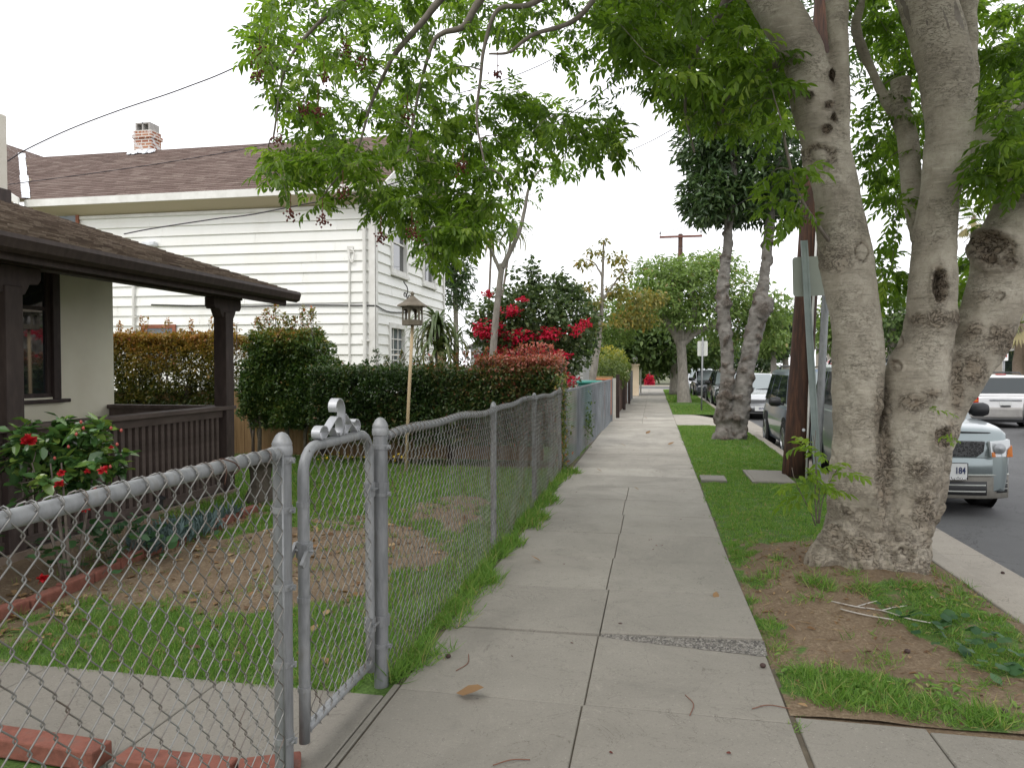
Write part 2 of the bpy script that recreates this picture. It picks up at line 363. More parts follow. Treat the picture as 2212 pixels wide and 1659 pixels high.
tag(MB().add([(-700,-400,-.42),(700,-400,-.42),(700,1200,-.42),(-700,1200,-.42)], [(0,1,2,3)]).build('ground', M_far), kind='structure')
grid('yard', -16, -1.19, -6, 10.7, .09, z_yard, M_grd, g_yard)
grid('neighbour_yard', -30, -1.19, 10.7, 48, .5, lambda x, y: -.02+.01*nz(x, y, 1, 2), M_grd, lambda x, y: .5+.5*nz(x, y, .8, 3))
grid('parkway', .585, 2.11, 3.33, 19.2, .05, z_park, M_grd, g_park, sy=.08)
grid('far_parkway', .585, 2.11, 23.3, 48, .15, lambda x, y: .01*nz(x, y, 2, 1)+.05*math.exp(-ell(x, y, 1.3, 29.9, .6, .8)), M_grd, g_park)
tag(MB().box((2.86,-30,-.6),(11.2,420,RZ)).build('road', M_asph), kind='structure')
tag(MB().box((-300,49.2,-.6),(2.0,55.6,-.06)).box((11.9,49.2,-.6),(300,55.6,-.06)).build('cross_street', M_asph), kind='structure')
mb = MB(); y = -8.
while y < 48: 
    y1 = y+3.02; 
    if not (y1 > 19.2 and y < 23.3): mb.box((2.28,y,-.5),(2.85,y1-.008,RZ+.012+.002*random.random()))
    y = y1
mb.box((2.28,19.2,-.5),(2.85,23.3,RZ+.018))
tag(mb.build('gutter', M_gut, bevel=.004), kind='structure')
mb = MB(); y = -8.
while y < 48.5:
    y1 = min(y+3.02, 48.5)
    for a, b in ((y, min(y1, 19.1)), (max(y, 23.4), y1)):
        if b-a > .05: mb.box((2.12,a,-.5),(2.272,b-.006,.004*random.random()))
    y = y1
tag(mb.build('kerb', M_gut, bevel=.012), kind='structure')
tag(MB().box((11.2,-10,-.5),(11.36,48,-.02)).box((11.36,-10,-.5),(13.4,48,-.025)).build('far_kerb', M_conc2), kind='structure')
grid('far_yard', 13.4, 60, -10, 48, 1.2, lambda x, y: -.03+.02*nz(x, y, 1, 2), M_grd, lambda x, y: .6+.5*nz(x, y, .5, 3))
# sidewalk slabs
J = [4.10+.852*k for k in range(-7, 52)]
MBs = MB(); tints = []
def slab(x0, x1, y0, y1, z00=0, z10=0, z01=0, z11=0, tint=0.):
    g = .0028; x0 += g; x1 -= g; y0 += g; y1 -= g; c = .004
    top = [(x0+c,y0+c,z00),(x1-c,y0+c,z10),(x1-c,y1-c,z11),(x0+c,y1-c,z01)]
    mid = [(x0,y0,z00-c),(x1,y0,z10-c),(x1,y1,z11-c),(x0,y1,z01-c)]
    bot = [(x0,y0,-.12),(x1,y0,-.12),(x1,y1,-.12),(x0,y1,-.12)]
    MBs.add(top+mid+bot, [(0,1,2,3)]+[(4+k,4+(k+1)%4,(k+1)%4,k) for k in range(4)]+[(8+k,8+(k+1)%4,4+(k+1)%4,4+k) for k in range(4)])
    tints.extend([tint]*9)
for i in range(len(J)-1):
    y0, y1 = J[i], J[i+1]
    if y1 > 48.8: break
    tn = .72 if 9.9 < y0 < 19 else (.95 if 19 <= y0 < 23.5 else (.5 if y0 > 23 else max(0., .06+.072*(y0-3.2)))); r = lambda: random.uniform(-.003, .003)  # near rows darker: older concrete, with some tree shade put into the colour
    xl, xr, xm = -1.16, .58, -.295+.01*math.sin(i*2.1)
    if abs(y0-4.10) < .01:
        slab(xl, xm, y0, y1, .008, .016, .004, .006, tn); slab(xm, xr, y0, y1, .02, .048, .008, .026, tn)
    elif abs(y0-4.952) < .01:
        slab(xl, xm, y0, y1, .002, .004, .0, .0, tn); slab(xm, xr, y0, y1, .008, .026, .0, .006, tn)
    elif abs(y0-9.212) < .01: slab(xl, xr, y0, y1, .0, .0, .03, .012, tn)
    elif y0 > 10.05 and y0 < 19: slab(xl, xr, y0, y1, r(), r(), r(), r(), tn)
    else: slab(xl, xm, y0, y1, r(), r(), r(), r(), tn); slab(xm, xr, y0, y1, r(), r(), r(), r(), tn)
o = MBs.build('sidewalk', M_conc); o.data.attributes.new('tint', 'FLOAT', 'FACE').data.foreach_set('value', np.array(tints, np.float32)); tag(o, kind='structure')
tag(MB().box((-1.19,-6,-.2),(.60,48.8,-.011)).build('joint_soil', nmat('joint_soil', (.07,.058,.042), (.12,.098,.07), 20, .95)), kind='structure')
# aggregate ramp poured against the lifted slab
t = NT('exposed_aggregate'); vc = t.vor(110, None, 'F1', 'Color'); g = t.ramp(vc, [(.2, (.07,.065,.06)), (.5, (.13,.12,.105)), (.85, (.25,.235,.21))]); t.col(g); t.set(Roughness=.95); t.bump(t.vor(110), 1., -.006); M_agg = t.m
n_ = 40; V = []; 
for i in range(n_+1):
    x = -.28+.865*i/n_; w = .012+.125*(i/n_)**.8+.012*nz(x, 0, 20, 1); zt = .012+.022*i/n_
    for k in range(6): V.append((x, 4.098-w*k/5., .003+(zt-.003)*(1-k/5.)**1.1+.004*nz(x, k, 31, 2)*(0 < k < 5)))
V = np.array(V); i = np.arange(len(V)).reshape(n_+1, 6); Q = np.stack((i[:-1,:-1], i[:-1,1:], i[1:,1:], i[1:,:-1]), 2)
tag(quadmesh('sidewalk_patch', V, Q[..., ::-1], M_agg, smooth=True), kind='structure')
MBs = MB(); tints = []
for (x0, x1, y0, y1) in ((.60,1.12,2.55,3.31),(1.12,1.62,2.55,3.28),(1.62,2.11,2.55,3.25),(.60,1.36,1.6,2.55),(1.36,2.11,1.6,2.55)): slab(x0, x1, y0, y1, -.002, -.004, -.003, -.005)
o = MBs.build('carriage_walk', M_conc); tag(o, kind='structure')
# driveway apron
V = []; 
for x in np.linspace(.585, 2.28, 18): 
    z = -.004-.145*sm(1.1, 2.28, x)
    V += [(x, 19.22-.28*sm(1.3,2.28,x), z), (x, 21.2, z), (x, 23.28+.28*sm(1.3,2.28,x), z)]
V = np.array(V); i = np.arange(54).reshape(18, 3); Q = np.stack((i[:-1,:-1], i[:-1,1:], i[1:,1:], i[1:,:-1]), 2)[..., ::-1]
o = quadmesh('driveway', V, Q, M_conc2); o.data.attributes.new('tint', 'FLOAT', 'FACE').data.foreach_set('value', np.full(34, .6, np.float32)); tag(o, kind='structure')
tag(MB().box((.585,1.5,-.3),(2.12,3.42,-.016)).box((.585,18.9,-.5),(2.12,23.6,-.2)).build('verge_soil', M_grd), kind='structure')
tag(MB().box((-8,55.6,-.3),(2.0,57.6,.0)).build('far_sidewalk', M_conc2), kind='structure')
tag(MB().box((-8,48.0,-.3),(2.2,49.2,-.01)).build('corner_pavement', M_conc2), kind='structure')
# garden walk behind the gate
MBs = MB(); tints = []
xs = [-1.2,-2.02,-2.95,-3.9,-5.2]
for a, b in zip(xs[1:], xs[:-1]): slab(a, b, 2.42, 3.12+.05*(a < -2), .002, .004, .003, .002)
slab(-1.2, -1.165, 2.2, 3.3, .0, .0, .0, .0)
tag(MBs.build('garden_walk', M_conc3), kind='structure')
# ================================================================ CHAIN LINK
def tubes_np(paths, r, n=5):                 # many tubes of equal point count, fast
    P = np.array(paths); N, K, _ = P.shape
    T = np.empty_like(P); T[:,1:-1] = P[:,2:]-P[:,:-2]; T[:,0] = P[:,1]-P[:,0]; T[:,-1] = P[:,-1]-P[:,-2]
    T /= np.linalg.norm(T, axis=2, keepdims=True)+1e-9
    A = np.array((1., 0.13, 0.)); A = A/np.linalg.norm(A); X = np.cross(T, A); X /= np.linalg.norm(X, axis=2, keepdims=True)+1e-9; Yv = np.cross(T, X)
    a = np.arange(n)*2*math.pi/n
    V = P[:,:,None,:]+r*(X[:,:,None,:]*np.cos(a)[None,None,:,None]+Yv[:,:,None,:]*np.sin(a)[None,None,:,None])
    i = np.arange(N*K*n).reshape(N, K, n); j = np.roll(i, -1, 2)
    Q = np.stack((i[:,:-1], j[:,:-1], j[:,1:], i[:,1:]), 3)
    return V.reshape(-1, 3), Q.reshape(-1, 4)
def chain(name, p0, p1, zb, zt, parent, p=.0352, r=.0019, n=5, railc=None, railr=.021, wob=.0, sagf=None):
    p0 = np.array(p0, float); p1 = np.array(p1, float); L = np.linalg.norm(p1-p0); d = (p1-p0)/L; nrm = np.array((d[1], -d[0]))
    q = .0459; K = int(round((zt-zb)/q)); q = (zt-zb)/K; paths = []
    for i in range(int(L/p)):
        pts = []
        for k in range(K+1):
            odd = (k+i) % 2; s = (i+odd)*p+(.003 if odd else -.003); off = .0022 if odd else -.0022
            for dk, ds, oo in ((-.13, -.1, .9), (.0, 0, 0.), (.13, -.1, -.9)):
                kk = k+dk
                if kk < 0 or kk > K: continue
                ss = s+(ds*p*1.05 if odd else -ds*p*1.05)
                w = wob*noise.noise((ss*1.3, kk*q*1.5, 3.1))
                dz = sagf(ss) if sagf else 0
                pts.append((p0[0]+d[0]*ss+nrm[0]*(off*(1 if dk <= 0 else 1)+w), p0[1]+d[1]*ss+nrm[1]*(off+w), zb+kk*q+dz))
        if railc is not None:                # knuckle folded over the rail
            ss = (i+((K+i) % 2))*p; dz = sagf(ss) if sagf else 0
            for a in (25, 60, 95, 130, 165, 200):
                ca, sa = math.cos(math.radians(a)), math.sin(math.radians(a)); R = railr+.004
                pts.append((p0[0]+d[0]*(ss+.004*((i % 2)*2-1)*a/60)+nrm[0]*(R*ca-railr-.002), p0[1]+d[1]*(ss+.008*((i % 2)*2-1)*a/90)+nrm[1]*(R*ca-railr-.002), railc+R*sa+dz))
        paths.append(pts)
    V, Q = tubes_np(paths, r, n); return quadmesh(name, V, Q, M_wire, parent, None, True)
def cap_prof(r): return [(r*1.12,0),(r*1.16,.012),(r*1.12,.03),(r*1.05,.034),(r*1.12,.04),(r*.98,.052),(r*.7,.07),(r*.35,.08),(0,.083)]
FX = -1.30
def post(parent, x, y, top, r, capped=True, bands=()):
    mb = MB().tube([(x,y,-.25),(x,y,top*.5),(x,y,top)], r, 18); o = mb.build('post', M_galv2, parent, True, angle=50)
    if capped: 
        c = MB().lathe(cap_prof(r), 18, (x,y,top-.03)).build('post_cap', M_galv, o, True, angle=60)
    for zb in bands:
        b = MB().lathe([(r+.002,zb-.011),(r+.004,zb-.011),(r+.004,zb+.011),(r+.002,zb+.011)], 18, (x,y,0)).box((x+r,y-.012,zb-.01),(x+r+.02,y-.002,zb+.01)).tube([(x+r+.011,y-.03,zb),(x+r+.011,y+.012,zb)], .004, 6).build('tension_band', M_galv, o)
    return o
f1 = thing('chain_link_fence', (FX,1.5,0), 'chain link fence with open diamond mesh in the left foreground, ending at the gate', 'fence')
post(f1, FX-.02, 2.47, 1.208, .033, True, (.14,.42,.70,.98,1.16)); post(f1, FX-.02, -.6, 1.235, .033)
RC = 1.185
MB().tube([(FX-.02,-.6,RC-.004),(FX-.02,1.2,RC-.006),(FX-.02,1.9,RC),(FX-.02,2.45,RC+.002)], .0215, 16).build('top_rail', M_galv, f1, True)
MB().lathe([(0,-.0),(.026,-.0),(.028,.015),(.024,.05)], 16, (FX-.02,2.385,RC), M=Matrix.Rotation(-math.pi/2, 3, 'X')).build('rail_cup', M_galv, f1, True, angle=40)
chain('mesh', (FX+.006,.2), (FX+.006,2.43), .03, RC+.004, f1, r=.0021, n=6, railc=RC, wob=.012)
MB().tube([(FX+.006,2.425,.03),(FX+.006,2.425,RC)], .0045, 6).build('tension_bar', M_galv, f1, True)
for y in (1.02, 2.06): MB().tube(curve([(FX+.008,y,RC-.05),(FX+.006,y+.012,RC-.0),(FX-.02,y+.02,RC+.026),(FX+.01,y+.05,RC+.012),(FX+.016,y+.07,RC-.012),(FX+.01,y+.05,RC-.025)], 4), .0022, 5).build('tie_wire', M_rust, f1, True)
F2X = -1.262
f2 = thing('chain_link_fence', (F2X,6.5,0), 'long grey chain link fence running along the sidewalk from the gate to the hedge', 'fence')
def sag2(s): return .012*math.sin(s*1.9)+.008*math.sin(s*5.1)-.010*s/7
post(f2, F2X, 3.30, 1.205, .034, True, (.18,.9,1.12))
for y in (5.86, 7.95, 10.15): post(f2, F2X-.012, y, 1.16-.01*(y-5)/5, .024)
MB().tube([(F2X-.006,3.3+s,1.155+sag2(s)) for s in np.linspace(.02, 6.85, 30)], .021, 10).build('top_rail', M_galv2, f2, True)
chain('mesh', (F2X+.018,3.34), (F2X+.018,10.15), .02, 1.16, f2, r=.0020, n=4, railc=1.155, wob=.03, sagf=sag2)
# gate
gx = -1.292; ga, gb = 2.575, 3.238
gate = thing('garden_gate', (gx,2.9,0), 'narrow chain link gate with rounded pipe frame and scroll ornament on top', 'gate')
R = .11; zt, zb = 1.19, .075
pts = [(gx,ga,zb+.0)]+[(gx,ga,z) for z in (.3,.7,zt-R)]+[(gx,ga+R-R*math.cos(a),zt-R+R*math.sin(a)) for a in np.linspace(.25,1.57,6)]+[(gx,gb-R+R*math.sin(a),zt-R+R*math.cos(a)) for a in np.linspace(0,1.57,7)]+[(gx,gb,z) for z in (.7,.3,zb)]
MB().tube(pts, .021, 14).build('gate_frame', M_galv, gate, True)
MB().tube([(gx,ga+.02,zb+.045),(gx,gb-.02,zb+.04)], .020, 12).build('bottom_rail', M_galv, gate, True)
chain('mesh', (gx+.016,ga+.03), (gx+.016,gb-.01), .10, zt-.01, gate, r=.0020, n=6)
MB().tube([(gx+.004,ga+.036,.1),(gx+.004,ga+.036,zt-.04)], .004, 6).build('tension_bar', M_galv, gate, True)
for z in (.28, .62, .98): MB().lathe([(.0215,z-.01),(.0245,z-.01),(.0245,z+.01),(.0215,z+.01)], 14, (gx,ga,0)).box((gx-.004,ga+.02,z-.008),(gx+.006,ga+.048,z+.008)).build('tension_band', M_galv, gate)
for z in (.30, .93):
    MB().lathe([(.036,z-.025),(.041,z-.025),(.041,z+.025),(.036,z+.025)], 14, (F2X,3.30,0)).box((gx-.012,gb+.01,z-.02),(gx+.012,gb+.06,z+.02)).tube([(gx,gb,z-.035),(gx,gb,z+.03)], .027, 12).tube([(gx+.03,gb-.03,z),(gx+.03,gb+.05,z)], .007, 6).build('hinge', M_galv2, gate)
gz = .81
MB().lathe([(.022,gz-.03),(.027,gz-.03),(.027,gz+.03),(.022,gz+.03)], 14, (gx,ga,0)).box((gx+.01,ga-.035,gz-.022),(gx+.03,ga+.02,gz+.024)).bar((gx+.028,ga+.005,gz+.022),(gx+.03,ga-.075,gz-.045),.012,.022).bar((gx-.028,ga+.0,gz+.02),(gx-.03,ga-.075,gz-.045),.012,.022).tube([(gx-.05,ga-.02,gz),(gx+.05,ga-.02,gz)], .006, 6).lathe([(0,0),(.008,0),(.008,.006),(0,.007)], 8, (gx+.031,ga,gz+.01)).build('latch', M_galv, gate)
mb = MB(); yc = 2.90; zo = zt+.021
def strip(pts, w=.036, th=.0045):
    P = curve([(0., yc+a, zo+b) for a, b in pts], 6); N = len(P); vs = []
    for i in range(N):
        tg = P[min(i+1,N-1)]-P[max(i-1,0)]; tg /= np.linalg.norm(tg); nn = np.array((0,-tg[2],tg[1]))
        for sx, sn in ((-1,-1),(1,-1),(1,1),(-1,1)): vs.append((gx+sx*w/2, *(P[i]+nn*sn*th/2)[1:]))
    fs = [(i*4+k,i*4+(k+1)%4,(i+1)*4+(k+1)%4,(i+1)*4+k) for i in range(N-1) for k in range(4)]+[(3,2,1,0),tuple((N-1)*4+k for k in range(4))]
    mb.add(vs, fs)
strip([(-.165,0),(-.11,.038),(-.06,.07),(-.03,.078),(-.006,.066),(.006,.035),(0,.01),(-.02,.0),(-.034,.012)])
strip([(-.135,.022),(-.15,.044),(-.185,.05),(-.213,.034),(-.212,.01),(-.19,.0)])
strip([(.16,0),(.11,.035),(.06,.068),(.036,.085)])
strip([(.125,.044),(.15,.054),(.178,.045),(.19,.022),(.178,.0)])
strip([(.09,.036),(.065,.018),(.045,.001)]); strip([(-.085,.036),(-.065,.018),(-.045,.001)])
strip([(.018,0),(.024,.04),(.026,.085),(.02,.12),(0,.145),(-.028,.152),(-.053,.14),(-.062,.12),(-.056,.1)])
mb.build('scroll_ornament', nmat('silver_paint', (.33,.335,.35), (.46,.465,.48), 9, .45, .1, 60, .002, .4), gate, True, angle=40)
# neighbour's welded mesh fence
t = NT('old_galvanised_mesh'); t.col(t.ramp(t.noise(3, 4), [(.3, (.20,.215,.235)), (.7, (.32,.34,.365))])); t.set(Roughness=.6, Metallic=.3); M_wm = t.m
f3 = thing('wire_fence', (-1.2,15,0), 'grey close meshed wire fence beyond the hedge along the sidewalk', 'fence')
A = np.array((-1.24,10.75)); B = np.array((-1.08,20.1)); L = np.linalg.norm(B-A); u = (B-A)/L; paths = []
for k in range(30): paths.append([(A[0]+u[0]*s+.012*math.sin(s*2+k*.05)+.004*(j % 2), A[1]+u[1]*s, .03+k*.0375) for j, s in enumerate(np.linspace(0, L, 94))])
V1, Q1 = tubes_np(paths, .0026, 4); paths = []
for s in np.arange(0, L, .05): paths.append([(A[0]+u[0]*s+.012*math.sin(s*2), A[1]+u[1]*s, z) for z in (.03,.4,.8,1.13)])
V2, Q2 = tubes_np(paths, .0022, 4)
quadmesh('mesh', np.vstack((V1, V2)), np.vstack((Q1, Q2+len(V1))), M_wm, f3)
for s in (.05, 1.7, 4.2, 6.6, L): MB().tube([(A[0]+u[0]*s-.03,A[1]+u[1]*s,-.2),(A[0]+u[0]*s-.03,A[1]+u[1]*s,1.16)], .028, 10).build('post', M_galv2, f3, True, angle=50)
MB().tube([(A[0]-.03,A[1],1.13),(B[0]-.03,B[1],1.13)], .019, 8).build('top_rail', M_galv2, f3, True)
# boards, pickets further on
bd = thing('plywood_gate', (-1.2,20.8,0), 'narrow tan plywood panel standing behind the end of the wire fence', 'gate')
MB().box((-1.75,20.9,.05),(-1.12,20.94,1.2)).build('panel', nmat('raw_plywood', (.40,.25,.11), (.52,.34,.17), 4, .8, .2, stretch=(3,3,.5)), bd)
MB().box((-1.12,20.86,0),(-1.04,20.96,1.15)).build('frame_post', nmat('grey_painted_post', (.5,.49,.44), (.6,.58,.54), 5), bd)
f4 = thing('picket_fence', (-1.0,25.5,0), 'dark brown close boarded fence beside the far sidewalk', 'fence')
mb = MB()
for k in range(68): y = 21.5+k*.118; x = -1.08+.008*k*.118+random.uniform(-.006,.006); mb.box((x-.02,y,.03),(x,y+.112,1.02+.02*random.random()))
mb.build('boards', nmat('brown_stained_boards', (.075,.045,.035), (.13,.08,.062), 8, .85, .3, stretch=(4,4,.5)), f4)
for y in (21.45, 25.4, 29.5): MB().box((-1.06+.008*(y-21.5),y-.05,0),(-.96+.008*(y-21.5),y+.05,1.25 if y < 22 else 1.08)).build('post', M_dark, f4)
f5 = thing('white_panel_fence', (-1.0,31.8,0), 'short pale grey panel fence past the brown boarded fence', 'fence')
MB().box((-1.05,30.1,.05),(-1.0,34.0,1.2)).build('panel', nmat('pale_grey_paint', (.5,.53,.56), (.62,.65,.68), 3), f5)
for y in (30.1, 32, 34): MB().box((-1.0,y-.05,0),(-.93,y+.05,1.28)).build('post', M_galv2, f5)
gp = thing('gate_pillar', (-.85,37.5,0), 'cream gate pillar with white ball cap at the end of the fences', 'pillar')
MB().box((-1.1,37.3,0),(-.72,37.7,1.5)).box((-1.14,37.26,1.5),(-.68,37.74,1.58)).build('shaft', nmat('cream_paint', (.6,.48,.34), (.68,.56,.42), 3), gp, bevel=.01)
MB().lathe([(0,1.58),(.06,1.58),(.05,1.64),(.13,1.72),(.15,1.80),(.12,1.89),(.05,1.94),(0,1.95)], 14, (-.91,37.5,0)).build('ball_cap', M_whited, gp, True)
# ================================================================ BUNGALOW
bg = thing('bungalow', (-6.5,6,0), 'cream stucco bungalow with dark brown porch and wood shake roof on the left', 'house')
WX = -6.5
wy1 = XP(113, 700, WX)[1]; wz0 = XP(113, 858, WX)[2]; wz1 = 2.52; wy0 = wy1-2.6
mb = MB()
mb.box((WX-.25,-4,0),(WX,wy0,2.92)).box((WX-.25,wy1,0),(WX,8.0,2.92)).box((WX-.25,wy0,0),(WX,wy1,wz0)).box((WX-.25,wy0,wz1),(WX,wy1,2.92)).box((-15,7.75,0),(WX-.25,8.0,2.92))
mb.build('wall', M_stucco, bg)
w = MB(); fw = .09; X0, X1 = WX-.06, WX+.025
w.box((X0,wy1-.01,wz0-.02),(X1,wy1+fw,wz1+fw)).box((X0,wy0-fw,wz0-.02),(X1,wy0+.01,wz1+fw)).box((X0,wy0+.01,wz1-.01),(X1-.003,wy1-.01,wz1+fw-.003))
w.box((X0+.01,wy0+.01,wz0-.01),(X1-.03,wy1-.01,wz0+.045)).box((X0+.01,wy1-.06,wz0+.045),(X1-.04,wy1-.01,wz1-.01))
for yy in (wy0+.86, wy0+1.72): w.box((X0+.005,yy-.03,wz0+.045),(X1-.035,yy+.03,wz1-.01))
w.box((X0+.008,wy0+.01,wz1-.42),(X1-.038,wy1-.06,wz1-.38))
win = w.build('window', M_dark, bg, bevel=.004)
MB().box((WX-.05,wy0,wz0+.03),(WX-.043,wy1-.02,wz1-.005)).build('pane', M_glass, win)
MB().box((WX-.08,wy0-.18,wz0-.06),(WX+.075,wy1+.17,wz0-.0205)).build('sill', M_dark, win, bevel=.006)
# porch floor, posts, beam, rail
PX = -4.95
MB().box((WX+.005,-4,-.1),(PX+.08,7.98,.035)).build('porch_floor', nmat('porch_concrete', (.09,.075,.07), (.16,.13,.12), 4, .9), bg)
for y in (7.9, 4.93): 
    MB().box((PX-.08,y-.08,.04),(PX+.08,y+.08,2.12)).build('porch_post', M_dark, bg, bevel=.008)
    pts = [(PX-.06,y-.28,2.28),(PX-.06,y-.28,2.19),(PX-.06,y-.25,2.15),(PX-.06,y-.17,2.15),(PX-.06,y-.15,2.11),(PX-.06,y-.12,2.06),(PX-.06,y+.12,2.06),(PX-.06,y+.15,2.11),(PX-.06,y+.17,2.15),(PX-.06,y+.25,2.15),(PX-.06,y+.28,2.19),(PX-.06,y+.28,2.28)]
    MB().prism(pts, (.12,0,0)).build('bracket', M_dark, bg, bevel=.006)
MB().box((PX-.07,-4,2.282),(PX+.07,8.2,2.40)).build('porch_beam', M_dark, bg, bevel=.006)
rl = MB().box((PX-.085,-1,.985),(PX+.085,8.02,1.03)).box((PX-.03,-1,.90),(PX+.03,7.82,.984)).box((PX-.035,-1,.05),(PX+.035,7.82,.135)).build('railing', M_darkh, bg, bevel=.005)
base = None
for k in range(49):
    y = 7.73-.097*k
    if abs(y-4.93) < .1: continue
    if base is None:
        base = MB().box((PX-.02,-.024,.135),(PX+.02,.024,.90)).build('baluster', M_darkh, rl); base.location.y = y
    else:
        c = base.copy(); COL.objects.link(c); c.parent = rl; c.location.y = y
r2 = MB().box((WX+.01,7.86,.985),(PX-.086,8.0,1.03)).box((WX+.01,7.90,.80),(PX-.086,7.95,.984)).build('return_railing', M_darkh, bg, bevel=.005)
MB().box((PX+.081,-2,-.1),(PX+.12,8.02,.045)).build('skirt_board', M_greywood, bg)
# roof
e_ = XP(630, 634, -4.6); r_ = YP(0, 436, 8.86); slope = (r_[2]-e_[2])/(e_[0]-r_[0]); ez = e_[2]+.0
def rz(x): return ez+(-4.6-x)*slope
ang = math.atan(slope); cosA = math.cos(ang)
mb = MB(); k = 0; xr = -4.52
while xr > -11.5:
    y = -3.5+random.random()*.1
    while y < 8.86:
        wd = random.uniform(.09, .21); y1 = min(y+wd-.006, 8.90+random.uniform(-.012, .012)); j = random.uniform(-.006, .006)
        xa, xb = xr+j, xr-.21; za, zb = rz(xa)+.03, rz(xb)+.018; th = .012+random.uniform(0, .006)
        mb.add([(xa,y,za),(xa,y1,za),(xb,y1,zb),(xb,y,zb),(xa,y,za+th),(xa,y1,za+th),(xb,y1,zb+.004),(xb,y,zb+.004)], [(0,3,2,1),(4,5,6,7),(0,1,5,4),(1,2,6,5),(3,0,4,7)])
        y = y1+.006
    xr -= .135
rf = mb.build('roof', M_shake, bg)
MB().add([(-4.55,-3.5,rz(-4.55)),(-4.55,8.86,rz(-4.55)),(-11.5,8.86,rz(-11.5)),(-11.5,-3.5,rz(-11.5)),(-4.55,-3.5,rz(-4.55)-.03),(-4.55,8.86,rz(-4.55)-.03),(-11.5,8.86,rz(-11.5)-.03),(-11.5,-3.5,rz(-11.5)-.03)], [(0,1,2,3),(7,6,5,4),(0,4,5,1),(1,5,6,2),(2,6,7,3),(3,7,4,0)]).build('roof_deck', M_dark, bg)
MB().prism([(-4.6,8.70,rz(-4.6)-.032),(-4.6,8.70,rz(-4.6)-.15),(-11.5,8.70,rz(-11.5)-.15),(-11.5,8.70,rz(-11.5)-.032)], (0,.05,0)).build('barge_board', M_dark, bg)
mb = MB()
for y in np.arange(-3, 8.5, .6): mb.prism([(-4.66,y,rz(-4.66)-.033),(-4.66,y,rz(-4.66)-.12),(-7.0,y,rz(-7.0)-.12),(-7.0,y,rz(-7.0)-.033)], (0,.05,0))
mb.build('rafters', M_dark, bg)
gp_ = [(.0,.0),(.0,-.10),(.055,-.115),(.095,-.09),(.115,-.03),(.105,-.005),(.112,.005),(.125,-.03),(.103,-.098),(.058,-.127),(-.012,-.112),(-.012,.0)]
MB().prism([(-4.56+a,-3.5,rz(-4.56)+.012+b) for a, b in gp_], (0,12.33,0)).add([(-4.57,8.84,rz(-4.56)+.0),(-4.45,8.84,rz(-4.56)),(-4.46,8.84,rz(-4.56)-.09),(-4.51,8.84,rz(-4.56)-.11),(-4.57,8.84,rz(-4.56)-.10)], [(0,1,2,3,4)]).build('gutter', M_dark, bg)
MB().prism([(-4.575,-3.5,rz(-4.6)-.03),(-4.575,-3.5,rz(-4.6)-.17),(-4.62,-3.5,rz(-4.6)-.17),(-4.62,-3.5,rz(-4.6)-.03)], (0,12.2,0)).build('fascia', M_dark, bg)
c0 = XP(15, 250, -8.6); 
MB().box((-9.5,c0[1]-1.0,2.6),(-8.6,c0[1],c0[2])).build('chimney', M_chim, bg, bevel=.02)
MB().box((-9.52,c0[1]-1.02,rz(-8.6)-.1),(-8.57,c0[1]+.02,XP(15, 411, -8.6)[2])).build('chimney_flashing', M_dark, bg)
# ================================================================ WHITE HOUSE
wh = thing('two_storey_house', (-6.25,16,0), 'white clapboard two storey house with brown shingle roof behind the hedge', 'house')
HX, HY = -6.25, 16.; HY1 = 21.6; zt_ = YP(700, 446, HY)[2]; HXL = -15.2
EX = .237
def clap(mb, a, b, z0, z1, nrm, holes=()):   # lapped boards from a to b (plan), outward normal nrm
    a = np.array(a); b = np.array(b); L = np.linalg.norm(b-a); d = (b-a)/L; n = np.array(nrm); z = z0; k = 0
    while z < z1-.01:
        zb = min(z+EX, z1); segs = [(0., L)]
        for (s0, s1, h0, h1) in holes:
            if h0 < (z+zb)/2 < h1:
                ns = []
                for p, q in segs:
                    if s1 <= p or s0 >= q: ns.append((p, q)); continue
                    if s0 > p: ns.append((p, s0))
                    if s1 < q: ns.append((s1, q))
                segs = ns
        cut = []
        for p, q in segs:
            x_ = p+random.uniform(.8, 4.5)
            while x_ < q-.5: cut.append((p, x_-.002)); p = x_+.002; x_ += random.uniform(2.4, 4.8)
            cut.append((p, q))
        for p, q in cut:
            A = a+d*p; B = a+d*q; o0, o1 = .042+random.uniform(-.004,.004), .004
            P = lambda X, o, zz: (X[0]+n[0]*o, X[1]+n[1]*o, zz)
            mb.add([P(A,-.05,z),P(B,-.05,z),P(B,o0,z),P(A,o0,z),P(A,-.05,zb),P(B,-.05,zb),P(B,o1,zb),P(A,o1,zb)], [(0,1,2,3),(7,6,5,4),(3,2,6,7),(0,3,7,4),(1,5,6,2)] if True else [])
        z = zb; k += 1
def wrect(x0, x1, y0, y1, X):                # D-pixels on the east face -> (Y0,Y1,z0,z1)
    a = XP(x0, y1, X); b = XP(x1, y1, X); zt = XP(x0, y0, X)[2]; return a[1], b[1], a[2], zt
W1 = wrect(845, 874, 490, 583, HX); W2 = wrect(913, 935, 540, 609, HX); W3 = wrect(841, 870, 708, 775, HX); W4 = wrect(918, 940, 760, 800, HX)
W1 = (*W1[:2], 3.35, 4.75); W1 = (W1[0], W1[1], XP(845,580,HX)[2], XP(845,580,HX)[2]+1.35); W2 = (W2[0], W2[1], W1[2], W1[3]); W3 = (W3[0], W3[1], XP(841,708,HX)[2]-1.3, XP(841,708,HX)[2])
holes = [(w[0]-HY-.12, w[1]-HY+.12, w[2]-.14, w[3]+.12) for w in (W1, W2, W3)]
mb = MB(); clap(mb, (HXL-4, HY), (HX-.001, HY), .1, zt_, (0,-1)); clap(mb, (HX, HY+.001), (HX, HY1), .1, zt_+.02, (1,0), holes)
